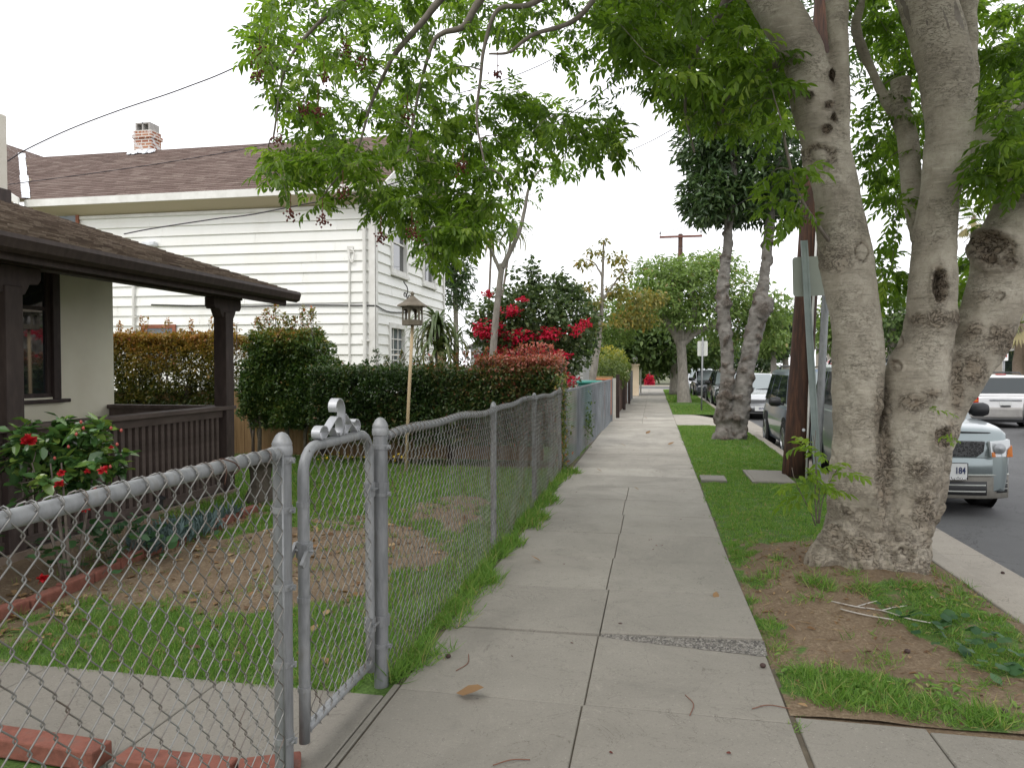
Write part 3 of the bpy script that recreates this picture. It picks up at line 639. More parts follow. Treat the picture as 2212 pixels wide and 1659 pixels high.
zr_ = YP(594, 309, (HY+HY1)/2)[2]; yr_ = (HY+HY1)/2
zz = zt_+.02
while zz < zr_-.3:                           # gable boards
    z1 = min(zz+EX, zr_-.25); f = lambda z: (zr_-.22-z)/(zr_-.22-zt_)*(HY1-HY)/2
    p0, p1, q0, q1 = yr_-f(zz), yr_+f(zz), yr_-f(z1), yr_+f(z1)
    mb.add([(HX-.05,p0,zz),(HX-.05,p1,zz),(HX+.03,p1,zz),(HX+.03,p0,zz),(HX-.05,q0,z1),(HX-.05,q1,z1),(HX+.006,q1,z1),(HX+.006,q0,z1)], [(0,1,2,3),(3,2,6,7),(0,3,7,4),(1,5,6,2)]); zz = z1
mb.box((-19.2,HY1-.2,0),(HX-.06,HY1,zt_)).box((HXL-4,HY+.06,.0),(HX-.06,HY+.1,zt_)).box((HX-.1,HY+.1,0),(HX-.06,HY1-.2,zt_)).build('wall', M_white, wh)
MB().box((HX-.11,HY-.055,.1),(HX+.055,HY-.043,zt_)).box((HX+.0435,HY-.055,.1),(HX+.057,HY+.1,zt_)).build('corner_board', M_whited, wh)
MB().box((HX+.0435,HY1-.1,.1),(HX+.057,HY1+.03,zt_)).build('corner_board', M_whited, wh); MB().box((-15.1,HY-.055,.1),(-14.95,HY-.043,zt_)).build('corner_board', M_whited, wh)
MB().box((-15.5,HY-.052,zt_-.075),(HX-.12,HY-.043,zt_-.002)).build('frieze_board', M_whited, wh)
def window(w, panes=None, glass=None):
    y0, y1, z0, z1 = w; m = MB(); xo = HX+.062
    m.box((HX-.04,y0-.12,z0-.1),(xo,y0,z1+.12)).box((HX-.04,y1,z0-.1),(xo,y1+.12,z1+.12)).box((HX-.04,y0,z1),(xo,y1,z1+.12)).box((HX-.05,y0-.15,z0-.17),(xo+.03,y1+.15,z0-.101)).box((HX-.04,y0,z0-.1),(xo-.01,y1,z0))
    m.box((HX-.03,y0,(z0+z1)/2-.02),(HX+.0,y1,(z0+z1)/2+.02))
    if panes:
        for k in range(1, panes): yy = y0+(y1-y0)*k/panes; m.box((HX-.03,yy-.012,z0),(HX-.005,yy+.012,z1))
        for k in range(1, 5): z = z0+(z1-z0)*k/5; m.box((HX-.031,y0,z-.012),(HX-.006,y1,z+.012))
    o = m.build('window', M_whited, wh); MB().box((HX-.05,y0,z0),(HX-.035,y1,z1)).build('pane', glass or M_glass, o)
window(W1); window(W2); window(W3, 3, M_glassg)
# roofs as courses of shingles
fa = YP(555, 424.5, HY-.5); fb = YP(555, 408, HY-.5); zf0, zf1 = fa[2], fb[2]; ye = HY-.5; sl = (zr_-zf1)/(yr_-ye); xe = HX+.42
def courses(mb, P, u0, u1, run, rise, L, horiz, expo=.14, wdt=.32, clipf=None):
    # P(u, s) -> point ; u along eave, s up the slope
    s = 0.; k = 0
    while s < L:
        u = u0-random.random()*wdt
        while u < u1:
            a, b = max(u, u0), min(u+wdt*random.uniform(.7, 1.25), u1); u = b+.004 if b > u else u+wdt
            if b-a < .01: continue
            if clipf and not clipf((a+b)/2, s): continue
            t0, t1 = .012, .002; A, B, C, D_ = P(a,s,t0), P(b,s,t0), P(b,min(s+expo*1.15, L),t1), P(a,min(s+expo*1.15, L),t1); E0, E1 = P(a,s,0), P(b,s,0)
            mb.add([A,B,C,D_,E0,E1], [(0,1,2,3),(4,5,1,0)])
        s += expo
Ls = math.hypot(yr_-ye, zr_-zf1); cs, sn = (yr_-ye)/Ls, (zr_-zf1)/Ls
mb = MB()
vx = YP(57, 421, ye)[0]                      # valley foot
courses(mb, lambda u, s, t: (u, ye+s*cs-t*sn, zf1+s*sn+t*cs), -21., xe, 0, 0, Ls, 1, clipf=lambda u, s: u > vx-s*cs-.02)
courses(mb, lambda u, s, t: (u, HY1+.5-(s*cs)+t*sn, zf1+s*sn+t*cs), -19, xe, 0, 0, Ls, 1)
wr = (vx-4.2, zf1+4.2*sl)                    # wing ridge
courses(mb, lambda u, s, t: (vx-s*cs+t*sn, u, zf1+s*sn+t*cs), ye-.25, 24, 0, 0, 4.2/cs, 1, clipf=lambda u, s: True)
rfw = mb.build('roof', M_shing, wh)
MB().prism([(xe,ye,zf1-.005),(xe,yr_,zr_-.005),(xe,HY1+.5,zf1-.005),(xe,HY1+.5,zf1-.05),(xe,yr_,zr_-.06),(xe,ye,zf1-.05)], (-13.,0,0)).build('roof_deck', M_soffit, wh)
MB().box((vx-.05,ye-.02,zf0),(xe,ye+.03,zf1+.0)).prism([(xe+.001,ye,zf0-.0),(xe+.001,yr_,zr_-.2),(xe+.001,HY1+.5,zf0),(xe+.001,HY1+.5,zf1),(xe+.001,yr_,zr_+.005),(xe+.001,ye,zf1)], (.03,0,0)).build('fascia', M_whited, wh)
MB().add([(vx-2,ye+.03,zf0+.02),(xe,ye+.03,zf0+.02),(xe,HY+.0,zt_),(vx-2,HY+.0,zt_)], [(0,1,2,3)]).build('soffit', M_soffit, wh)
# wing
MB().prism([(vx-.3,HY-.45,.1),(vx-.3,HY-.45,zf1-.25),(wr[0],HY-.45,wr[1]-.25),(vx-8,HY-.45,zf1-.25),(vx-8,HY-.45,.1)], (0,.3,0)).build('wing_wall', M_white, wh)
MB().prism([(vx+.05,ye-.3,zf1-.19),(vx+.05,ye-.3,zf1-.02),(wr[0],ye-.3,wr[1]-.02),(wr[0],ye-.3,wr[1]-.2)], (0,.05,0)).build('rake_board', M_whited, wh)
V0 = np.array((vx, ye, zf1)); V1 = np.array((vx-3.6, ye+3.6, zf1+3.6*sl)); mb = MB()
for k in range(9): 
    a = V0+(V1-V0)*(k/9-.001); b = V0+(V1-V0)*((k+1)/9+.01); j = random.uniform(-.02, .02); w_ = .10
    mb.add([(a[0]-w_+j,a[1]-w_,a[2]+.045),(a[0]+w_+j,a[1]+w_*.1,a[2]+.045),(b[0]+w_+j,b[1]+w_*.1,b[2]+.045),(b[0]-w_+j,b[1]-w_,b[2]+.045)], [(0,1,2,3)])
mb.build('valley_flashing', M_flash, wh)
# south window under the eave
p0 = YP(76, 441, HY-.04); p1 = YP(172, 490, HY-.04); m = MB(); x0, x1, z1, z0 = p0[0], p1[0], p0[2], p1[2]-.4
m.box((x0,HY-.08,z1-.09),(x1,HY-.045,z1)).box((x0,HY-.08,z0),(x0+.08,HY-.045,z1-.09)).box((x1-.08,HY-.08,z0),(x1,HY-.045,z1-.09)).box((x0+.08,HY-.08,z0),(x1-.08,HY-.045,z0+.08))
o = m.build('window', M_redframe, wh); MB().box((x0+.08,HY-.055,z0+.08),(x1-.08,HY-.046,z1-.09)).build('pane', M_glassg, o); xm = (x0+x1)/2; MB().box((xm-.04,HY-.07,z0+.08),(xm+.03,HY-.0555,z1-.09)).build('mullion', M_flash, o)
# pipes and meter on the south wall
dp = YP(787, 560, HY-.1)[0]
MB().tube(curve([(dp+.0,HY-.1,.1),(dp,HY-.1,4.8),(dp,HY-.12,4.95),(dp,HY-.4,5.2)], 4), .045, 8).box((dp-.09,HY-.1,2.05),(dp+.09,HY-.05,2.09)).build('downspout', M_whited, wh, True, angle=40)
cx_ = YP(757, 560, HY)[0]; zc = YP(757, 548, HY)[2]
MB().tube([(cx_-.02,HY-.06,.2),(cx_,HY-.06,zc),(cx_+.02,HY-.06,zc+.12)], .022, 6).tube(curve([(cx_,HY-.07,zc+.1),(cx_+.12,HY-.09,zc+.02),(cx_+.08,HY-.08,zc-.22),(cx_-.02,HY-.08,zc-.05)], 4), .016, 6).box((cx_-.05,HY-.07,zc+.02),(cx_+.09,HY-.045,zc+.16)).build('cable_conduit', M_whited, wh)
MB().tube(curve([(YP(330,668,HY)[0],HY-.05,YP(330,659,HY)[2]),(YP(520,664,HY)[0],HY-.05,YP(520,662,HY)[2]),(YP(640,659,HY)[0],HY-.05,YP(640,660,HY)[2]),(YP(800,661,HY)[0],HY-.05,YP(800,661,HY)[2])], 5)+[tuple((HX+.06,HY+1.5,YP(800,661,HY)[2]-.12))] if False else curve([(YP(330,668,HY)[0],HY-.05,YP(330,659,HY)[2]),(YP(520,664,HY)[0],HY-.06,YP(520,663,HY)[2]),(YP(640,659,HY)[0],HY-.05,YP(640,660,HY)[2]),(HX+.03,HY-.06,YP(800,661,HY)[2])], 5), .017, 5).tube(curve([(HX+.06,HY-.05,YP(800,661,HY)[2]),(HX+.06,HY+.8,YP(800,661,HY)[2]-.08),(HX+.06,HY+2.2,YP(800,661,HY)[2]+.0)], 5), .017, 5).build('wall_cable', M_black, wh)
px_ = YP(293, 640, HY)[0]; MB().tube([(px_,HY-.08,.3),(px_,HY-.08,YP(293,595,HY)[2])], .035, 8).box((px_-.07,HY-.09,YP(293,687,HY)[2]),(px_+.07,HY-.046,YP(293,687,HY)[2]+.03)).build('vent_pipe', M_whited, wh, True, angle=40)
vb = YP(328, 625, HY); v2 = YP(333, 628, HY)
m_ = YP(405, 627, HY)
vt = YP(410, 635, HY); mb = MB(); vv = YP(403, 632, HY)
dv = YP(401, 633, HY); MB().box((YP(392,640,HY)[0],HY-.25,YP(392,660,HY)[2]),(YP(392,640,HY)[0]+.35,HY-.046,YP(392,660,HY)[2]+.3)).build('meter_box', M_flash, wh, bevel=.03) if False else None
d0 = YP(320, 540, HY); MB().box((YP(318,640,HY)[0]-.0,HY-.22,YP(318,655-120,HY)[2]),(YP(346,640,HY)[0],HY-.046,YP(318,625-100,HY)[2]+.0)).build('wall_vent', M_flash, wh, bevel=.03)
lw = YP(309, 702, HY); l2 = YP(383, 730, HY); m = MB().box((lw[0],HY-.08,lw[2]-.09),(l2[0],HY-.045,lw[2])).box((lw[0],HY-.08,l2[2]-.8),(lw[0]+.08,HY-.045,lw[2]-.09)).box((l2[0]-.08,HY-.08,l2[2]-.8),(l2[0],HY-.045,lw[2]-.09)); o = m.build('window', M_redframe, wh); MB().box((lw[0]+.08,HY-.06,l2[2]-.8),(l2[0]-.08,HY-.046,lw[2]-.09)).build('pane', M_glassg, o)
# chimney
ca = YP(300, 330, yr_); cb_ = YP(338, 330, yr_); ct = YP(300, 288, yr_)[2]
ch = MB().box((ca[0],yr_-.22,zr_-.5),(cb_[0],yr_+.22,ct)).box((ca[0]-.03,yr_-.25,ct-.22),(cb_[0]+.03,yr_+.25,ct-.12)).build('chimney', M_cbrick, wh)
a = ca[0]+.05; b = cb_[0]-.05; m = MB().box((a,yr_-.2,ct),(a+.05,yr_+.2,ct+.22)).box((b-.05,yr_-.2,ct),(b,yr_+.2,ct+.22)).box(((a+b)/2-.02,yr_-.2,ct),((a+b)/2+.02,yr_+.2,ct+.22)).box((a+.05,yr_-.2,ct+.18),(b-.05,yr_+.2,ct+.22-.002)); m.build('chimney_cap', M_block, ch)
mb = MB()
for k in range(26):
    x = ca[0]-.16+(cb_[0]-ca[0]+.26)*k/25; h = .10+.10*abs(noise.noise((k*.16, 3, 1))); y = yr_-.30-.2*abs(noise.noise((k*.2, 7, 1))); z = zr_-(yr_-y)*sl+.05
    mb.add([(x,y,z),(x+.06,y,z),(x+.06,yr_-.23,zr_-.15+h),(x,yr_-.23,zr_-.15+h)], [(0,1,2,3)])
mb.build('chimney_flashing', M_flash, ch)
# ================================================================ GARDEN OBJECTS
bp = GP(875, 1018); bh = thing('bird_feeder', bp, 'weathered wooden bird feeder house with arched openings on a tan pole', 'bird feeder')
top = DP(891, 703, np.dot(bp-np.array((0,0,H)), FW)); tz = top[2]
MB().tube([(bp[0],bp[1],-.2),tuple(bp*.5+top*.5),(top[0],top[1],tz)], .023, 10).build('pole', M_poletan, bh, True)
hx, hy = top[0], top[1]; hr = .150; mb = MB()
def hexp(r, z, a0=.52): return [(hx+r*math.cos(a0+k*math.pi/3), hy+r*math.sin(a0+k*math.pi/3), z) for k in range(6)]
mb.prism(hexp(hr*.98, tz), (0,0,.022))
A = [Vector(p) for p in hexp(hr, tz+.0)]
for k in range(6):
    a, b = A[k], A[(k+1) % 6]; u = (b-a); zz = Vector((0,0,1)); out = []
    n = Vector((u.y,-u.x,0)).normalized()*-.012
    def pt(f, h): return a+u*f+zz*h
    mb.prism([pt(0,0),pt(1,0),pt(1,.075),pt(0,.075)], n)
    mb.prism([pt(0,.0752),pt(.14,.0752),pt(.14,.2),pt(0,.2)], n); mb.prism([pt(.86,.0752),pt(1,.0752),pt(1,.2),pt(.86,.2)], n)
    arc = [pt(.5-.36*math.cos(t_), .155+.075*math.sin(t_)) for t_ in np.linspace(0, math.pi, 9)]
    for i in range(8):
        p, q = arc[i], arc[i+1]; f0 = .14+.72*i/8; f1 = .14+.72*(i+1)/8
        mb.prism([p, q, pt(f1,.262), pt(f0,.262)], n)
    mb.prism([pt(0,.2),pt(.14,.2),pt(.14,.262),pt(0,.262)], n); mb.prism([pt(.86,.2),pt(1,.2),pt(1,.262),pt(.86,.262)], n)
mb.build('house', M_feeder, bh)
mb = MB(); R0 = [hexp(hr*1.5, tz+.262), hexp(hr*1.42, tz+.285), hexp(hr*.85, tz+.335), hexp(hr*.25, tz+.405), hexp(hr*.12, tz+.42)]
V = sum(R0, []); F_ = [(i*6+k,i*6+(k+1)%6,(i+1)*6+(k+1)%6,(i+1)*6+k) for i in range(4) for k in range(6)]+[tuple(range(5,-1,-1)), tuple(24+k for k in range(6))]
mb.add(V, F_); mb.build('roof', M_feeder, bh, bevel=.004)
MB().lathe([(0,0),(.02,.002),(.02,.012),(.03,.03),(.022,.05),(.008,.065),(0,.067)], 12, (hx,hy,tz+.415)).build('finial', M_feeder, bh, True)
mb = MB(); q0 = Vector((hx-.09,hy+.03,tz+.28))
sc_ = [(.0,-.02),(.0,.09),(-.03,.14),(-.045,.11),(-.02,.1),(.01,.15),(.0,.2),(-.03,.23),(-.05,.26)]
mb.tube(curve([(q0.x+a*1.0, q0.y, q0.z+b*1.35) for a, b in sc_], 5), .008, 6).tube(curve([(q0.x+.0+a, q0.y, q0.z+b) for a, b in ((.0,.02),(.03,.09),(.055,.13),(.03,.15),(0.015,.11))], 5), .008, 6)
mb.build('iron_scroll', M_iron, bh, True)
# stone pedestal
pg = GP(563, 1085); st = MB().lathe([(.0,-.05),(.17,-.05),(.18,.05),(.14,.12),(.11,.2),(.105,.34),(.13,.40),(.19,.43),(.20,.47),(.18,.49),(.12,.475),(0,.47)], 24, pg).build('stone_pedestal', M_stone, None, True, sub=2)
for v in st.data.vertices: v.co += Vector((noise.noise(v.co*18), noise.noise(v.co*18+Vector((5,5,5))), .5*noise.noise(v.co*18+Vector((9,1,4)))))*.022
tag(st, 'small rough mossy stone pedestal standing on the lawn behind the fence', 'pedestal')
# red edging of the bed : separate coping blocks
bedline = curve([GP(-60, 1356), GP(60, 1312), GP(180, 1258), GP(300, 1204), GP(400, 1166), GP(500, 1122), GP(580, 1094)], 14); k = 0
d_ = np.cumsum(np.r_[0, np.linalg.norm(np.diff(bedline[:, :2], axis=0), axis=1)])
for s in np.arange(.05, d_[-1]-.3, .31):
    a = np.array([np.interp(s, d_, bedline[:, i]) for i in range(3)]); b = np.array([np.interp(s+.295, d_, bedline[:, i]) for i in range(3)])
    zj = random.uniform(-.012, .012); o = MB().bar((a[0],a[1],.015+zj),(b[0],b[1],.015+zj+random.uniform(-.012,.012)), .085, .09).build('edging_brick', M_brickred, None, bevel=.012)
    tag(o, 'red painted brick set end to end round the porch flower bed', 'brick', 'red bricks edging the porch bed')
for i, (a, b, zz, lab) in enumerate(((GP(-40,1612),GP(222,1652),.035,'red brick lying proud of the garden walk at the bottom left corner'),(GP(262,1650),GP(500,1676),.01,'red brick set low beside the garden walk between two others'),(GP(515,1672),GP(650,1655),.0,'red brick set low at the foot of the left gate post'))):
    a = np.array(a); b = np.array(b); o = MB().bar((a[0],a[1],zz),(b[0],b[1],zz), .1, .075).build('brick', M_brickred, None, bevel=.008); tag(o, lab, 'brick', 'red bricks along the near edge of the garden walk')
sl_ = GP(413, 1112); tag(MB().lathe([(0,0),(.03,0),(.03,.09),(.055,.095),(.055,.12),(.03,.13),(0,.13)], 14, (sl_[0]-.35,sl_[1],.05)).build('garden_light', M_black, None, True, angle=40), 'small black solar garden light in the porch flower bed', 'garden light')
# tan board fence behind the hedge
tf = thing('board_fence', (-4.5,11.2,0), 'tan vertical board fence glimpsed under the green hedge', 'fence')
mb = MB()
for k in range(52): x = -9.6+k*.152; mb.box((x,11.55,.0),(x+.146,11.57,1.05+.01*random.random()))
mb.build('boards', M_tanwood, tf); 
for x in (-7.9, -5.4, -3.2): MB().box((x-.05,11.46,0),(x+.05,11.545,1.15)).build('post', M_dark, tf)
# bin beyond the mesh fence
bn = GP(1285, 870); bq = DP(1284, 818, 18.5); bi = thing('wheelie_bin', (bq[0]-.1,bq[1],0), 'teal green lidded bin behind the wire fence', 'bin'); x, y = bq[0]-.1, bq[1]
MB().add([(x-.24,y-.24,0),(x+.24,y-.24,0),(x+.24,y+.24,0),(x-.24,y+.24,0),(x-.3,y-.32,1.05),(x+.3,y-.32,1.05),(x+.3,y+.32,1.05),(x-.3,y+.32,1.05)], [(3,2,1,0),(4,5,6,7),(0,1,5,4),(1,2,6,5),(2,3,7,6),(3,0,4,7)]).build('body', plain('teal_plastic', (.02,.16,.135), .5), bi, bevel=.03)
MB().box((x-.33,y-.36,1.055),(x+.33,y+.34,1.13)).build('lid', plain('teal_plastic_lid', (.03,.22,.18), .5), bi, bevel=.03)
oq = DP(1305, 824, 19.4); tag(MB().box((oq[0]-.35,oq[1],.2),(oq[0]+.18,oq[1]+.3,oq[2]+.03)).box((oq[0]-.36,oq[1]-.01,oq[2]+.031),(oq[0]+.19,oq[1]+.31,oq[2]+.07)).build('storage_box', plain('orange_plastic', (.45,.12,.03), .6), None, bevel=.02), 'orange box showing over the top of the wire fence', 'box')
# utility lids in the parkway
for (a, b, cen, lab) in ((.26,.55,GP(1658,1032),'large grey concrete utility lid in the grass beside the wooden pole'),(.16,.22,GP(1540,1036),'small grey concrete utility lid in the grass near the sidewalk')):
    o = MB().box((cen[0]-a,cen[1]-b,-.06),(cen[0]+a,cen[1]+b,.028)).box((cen[0]-a+.04,cen[1]-b+.04,.028),(cen[0]+a-.04,cen[1]+b-.04,.033)).build('concrete_cover', M_conc, None, bevel=.01); tag(o, lab, 'utility lid')
# ================================================================ POLES, SIGNS, WIRES
t = NT('creosote_pole'); v = t.map((14,14,.7)); f = t.noise(2.2, 7, .65, v); b_ = t.noise(1.5, 4)
c = t.ramp(f, [(.3, (.014,.007,.005)), (.5, (.055,.022,.011)), (.72, (.14,.06,.03))]); c = t.mix(t.ramp(b_, [(.45, 0.), (.65, .6)]), c, (.022,.012,.009)); t.col(c); t.set(Roughness=.8); t.bump(f, .6, .012); M_pole = t.m
up = thing('utility_pole', (1.87,10.6,0), 'dark brown wooden utility pole with grey conduit beside the near tree', 'utility pole')
pb = GP(1717, 1030); dpole = np.dot(pb-np.array((0,0,H)), FW)+.1
pts = [DP(1714,1070,dpole), DP(1722,953,dpole), DP(1737,705,dpole), DP(1750,500,dpole), DP(1775,100,dpole), DP(1800,-300,dpole), DP(1830,-700,dpole)]
MB().tube(pts, [.175,.165,.15,.145,.135,.125,.115], 20).build('pole', M_pole, up, True)
pts2 = [DP(1762,1040,dpole-.25), DP(1768,953,dpole-.25), DP(1780,705,dpole-.25), DP(1792,500,dpole-.25), DP(1812,150,dpole-.2)]
MB().tube(pts2, .05, 12).build('conduit', M_galv, up, True)
MB().tube([DP(1741,1050,dpole-.2), DP(1748,850,dpole-.2), DP(1757,650,dpole-.2), DP(1764,500,dpole-.2)], .014, 8).build('ground_wire_cover', M_whited, up, True)
q = DP(1736, 929, dpole-.17); MB().lathe([(0,0),(.022,0),(.02,.006),(0,.008)], 12, q, M=Matrix.Rotation(math.pi/2, 3, 'X')).build('tag', M_flash, up)
sg = thing('street_sign', (1.9,9.4,0), 'back of a grey parking sign on a leaning channel post by the utility pole', 'sign')
ds = 9.55; M_signback = nmat('sign_back_aluminium', (.255,.275,.24), (.31,.33,.29), 3, .6, .1, 40, .001, .3); M_chan = nmat('green_grey_channel_post', (.22,.26,.25), (.29,.33,.32), 6, .5, .1, 60, .001, .3)
a, b = Vector(DP(1769,1075,ds)), Vector(DP(1737,520,ds)); ax = (b-a).normalized()
for off, w_, dp_ in ((0,.062,.012),(-.031,.01,.035),(.031,.01,.035)): 
    pass
m = MB(); s_ = Vector((1,0,0)); 
m.bar(a, b, .05, .006, up=(0,-1,0)); m.bar(a+s_*-.034, b+s_*-.034, .018, .022, up=(0,-1,0)); m.bar(a+s_*.034, b+s_*.034, .018, .022, up=(0,-1,0)); m.build('channel_post', M_chan, sg)
def rrect(w, h, r, n=5):
    P = []
    for cx, cy, a0 in ((w/2-r,h/2-r,0),(-w/2+r,h/2-r,90),(-w/2+r,-h/2+r,180),(w/2-r,-h/2+r,270)):
        for k in range(n): a_ = math.radians(a0+90*k/(n-1)); P.append((cx+r*math.cos(a_), cy+r*math.sin(a_)))
    return P
def plate(name, c, w, h, r, mat, parent, rot=0., th=.003, tilt=0.):
    M = Matrix.Translation(Vector(c))@Matrix.Rotation(rot, 4, 'Z')@Matrix.Rotation(math.pi/2, 4, 'X')@Matrix.Rotation(tilt, 4, 'Z')
    P = [M@Vector((x, y, 0)) for x, y in rrect(w, h, r)]; d = M.to_3x3()@Vector((0,0,-th)); return MB().prism(P, d).build(name, mat, parent)
cs_ = DP(1752, 597, ds+.03); plate('sign_plate', cs_, .455, .51, .04, M_signback, sg, .05, tilt=.03)
s2 = GP(1515, 887); sn2 = thing('street_sign', s2, 'pale sign back on a thin grey post in the far grass strip', 'sign')
MB().tube([(s2[0],s2[1],-.3),(s2[0]+.03,s2[1],2.45)], .028, 8).build('post', M_galv, sn2, True); c2 = DP(1515, 753, s2[1]*1.0-.0); plate('sign_plate', (s2[0]+.03,s2[1]+.05,YP(1515,753,s2[1])[2]), .33, .50, .04, nmat('sign_back_pale', (.55,.56,.52), (.62,.63,.59), 3, .5), sn2)
# stop sign far
s3 = DP(1797, 787, 44); st_ = thing('stop_sign', (s3[0],s3[1],-.1), 'red octagonal stop sign far down the street between pole and trunk', 'sign')
M_red = plain('stop_red', (.42,.012,.02), .45); M_sw = plain('sign_white', (.8,.8,.8), .45)
def octa(name, r, y, mat, par): return MB().prism([(s3[0]+r*math.cos(math.pi/8+k*math.pi/4), y, s3[2]+r*math.sin(math.pi/8+k*math.pi/4)) for k in range(8)], (0,.006,0)).build(name, mat, par)
octa('border', .33, s3[1], M_sw, st_); octa('face', .30, s3[1]-.008, M_red, st_)
text_mesh('STOP', .27, 'lettering', M_sw, st_, Matrix.Translation((s3[0],s3[1]-.012,s3[2]))@Matrix.Rotation(math.pi/2, 4, 'X'), .002, sx=.9, bold=.008)
MB().tube([(s3[0],s3[1]+.04,-.3),(s3[0],s3[1]+.04,s3[2]+.3)], .035, 8).build('post', M_galv, st_, True)
plate('blue_plate', (s3[0]+.42,s3[1]+.1,s3[2]-.02), .16, .34, .02, plain('sign_blue', (.03,.07,.35), .5), st_)
# sign across the street
s4 = DP(2166, 822, 25.5); s5 = thing('street_sign', (s4[0],s4[1],-.1), 'small white and red sign on a pale post behind the white SUV', 'sign')
MB().tube([(s4[0],s4[1],-.2),(s4[0]+.04,s4[1],DP(2170,740,25.5)[2])], .035, 8).build('post', M_galv, s5, True)
c5 = DP(2172, 766, 25.4); plate('sign_plate', c5, .26, .42, .03, M_sw, s5, .5)
m = MB(); 
for k, zz in enumerate((.1, -.05)): m.box((-.07,-.006,zz-.035),(.07,-.004,zz+.035))
o = m.build('red_marks', M_red, None); o.data.transform(Matrix.Translation(Vector(c5)-Vector(ORG[s5.name]))@Matrix.Rotation(.5, 4, 'Z')); o.parent = s5
# far pole with crossarm
dF = 43.; p0 = DP(1467, 840, dF); fp = thing('utility_pole', (p0[0],p0[1],0), 'distant brown utility pole with a crossarm above the pale green tree', 'utility pole')
tp = DP(1470, 506, dF); MB().tube([(p0[0],p0[1],-.3),tuple(tp)], [.2,.13], 12).build('pole', M_pole, fp, True)
za = DP(1470, 512, dF)[2]; MB().box((tp[0]-1.2,tp[1]-.16,za-.06),(tp[0]+1.22,tp[1]-.05,za+.06)).build('crossarm', nmat('crossarm_wood', (.13,.055,.045), (.2,.09,.07), 6), fp)
MB().bar((tp[0]-.6,tp[1]-.1,za-.05),(tp[0],tp[1]-.14,za-.75),.03,.01).bar((tp[0]+.6,tp[1]-.1,za-.05),(tp[0],tp[1]-.14,za-.75),.03,.01).build('brace', M_galv, fp)
for sx in (-1.15, 1.15): MB().lathe([(0,0),(.02,0),(.02,.12),(.06,.13),(.05,.2),(.06,.22),(.03,.27),(0,.28)], 10, (tp[0]+sx,tp[1]-.1,za+.06)).build('insulator', nmat('insulator_grey', (.3,.3,.32), (.45,.45,.47)), fp, True)
M_yel = plain('reflector_yellow', (.55,.36,.03), .6)
for zz in (1.2, 1.75, 2.3): MB().box((p0[0]-.13,p0[1]-.225,zz),(p0[0]+.13,p0[1]-.2,zz+.16)).build('reflector', M_yel, fp)
# overhead wires
M_cab = plain('cable_dark', (.03,.022,.03), .6)
def wire(pts, r, lab): tag(MB().tube(curve(pts, 10), r, 6).build('overhead_wire', M_cab, None, True), lab, 'wire')
wire([DP(16,349,11.2), DP(60,322,11.2), DP(150,280,11), DP(260,238,10.8), DP(400,190,10.6), DP(545,128,10.5), DP(900,-60,10.4), DP(1300,-320,10.4), DP(1825,-690,dpole)], .009, 'thick dark service cable rising from the cream chimney across the white sky')
wire([DP(18,399,11.5), DP(200,375,11.3), DP(400,345,11), DP(595,308,11), DP(900,230,11), DP(1300,60,10.8), DP(1815,-500,dpole)], .006, 'thin dark wire crossing in front of the shingle roof')
wire([DP(268,506,9.8), DP(330,494,9.7), DP(460,474,9.6), DP(590,455,9.5), DP(900,380,9.8), DP(1300,200,10.2), DP(1800,-300,dpole)], .008, 'dark wire leaving the bungalow roof across the white siding')
wire([DP(1050,456,19), DP(1200,400,16), DP(1330,340,13.5), DP(1440,287,12), DP(1600,180,11), DP(1790,-200,dpole)], .006, 'thin wire slanting through the gap above the bougainvillea')
wire([DP(1150,590,30), DP(1300,545,24), DP(1430,504,19), DP(1500,482,16), DP(1640,410,13), DP(1765,200,dpole)], .006, 'thin wire passing just left of the far crossarm')
wire([DP(1430,504,dF)+np.array((0,-.0,.3)), DP(1520,430,30), DP(1600,300,18), DP(1812,-480,dpole)], .008, 'upper line from the far crossarm to the near pole')
# ================================================================ VEGETATION
def inpoly(x, y, P):
    c = False; j = len(P)-1
    for i in range(len(P)):
        if (P[i][1] > y) != (P[j][1] > y) and x < (P[j][0]-P[i][0])*(y-P[i][1])/(P[j][1]-P[i][1])+P[i][0]: c = not c
        j = i
    return c
def proj(P):
    P = np.asarray(P)-np.array((0, 0, H)); d = P@FW
    return CX+F*(P@RT)/d, CY-F*(P@UP)/d, d
L_pin = leafmat('street_tree_leaves', [(0., (.05,.095,.013)), (.35, (.105,.185,.022)), (.7, (.185,.29,.038)), (1., (.29,.38,.07))], .42, .55, .4)
L_dark = leafmat('dark_tree_leaves', [(0., (.026,.054,.02)), (.5, (.06,.11,.036)), (1., (.13,.19,.065))], .35, .2, .5)
L_pale = leafmat('pale_tree_leaves', [(0., (.09,.14,.04)), (.5, (.17,.25,.075)), (.82, (.26,.35,.12)), (.9, (.30,.27,.12)), (1., (.24,.12,.06))], .5, .4, .35, .5)
L_mid = leafmat('mid_tree_leaves', [(0., (.045,.08,.025)), (.5, (.09,.145,.042)), (1., (.16,.215,.07))], .5, .35, .35, .5)
L_olive = leafmat('bronze_leaves', [(0., (.09,.115,.03)), (.5, (.21,.20,.055)), (.85, (.36,.26,.07)), (1., (.34,.15,.05))], .5, .35, .35, .6)
L_hedge = leafmat('hedge_leaves', [(0., (.026,.052,.016)), (.3, (.062,.115,.03)), (.52, (.115,.155,.036)), (.68, (.24,.195,.04)), (.82, (.36,.15,.07)), (1., (.42,.13,.10))], .38, .32, .5, 1.5, .28)
L_hedgey = leafmat('golden_hedge_leaves', [(0., (.04,.06,.014)), (.3, (.14,.125,.025)), (.6, (.30,.20,.04)), (.85, (.38,.16,.045)), (1., (.38,.10,.06))], .4, .3, .45, 1.3, .4)
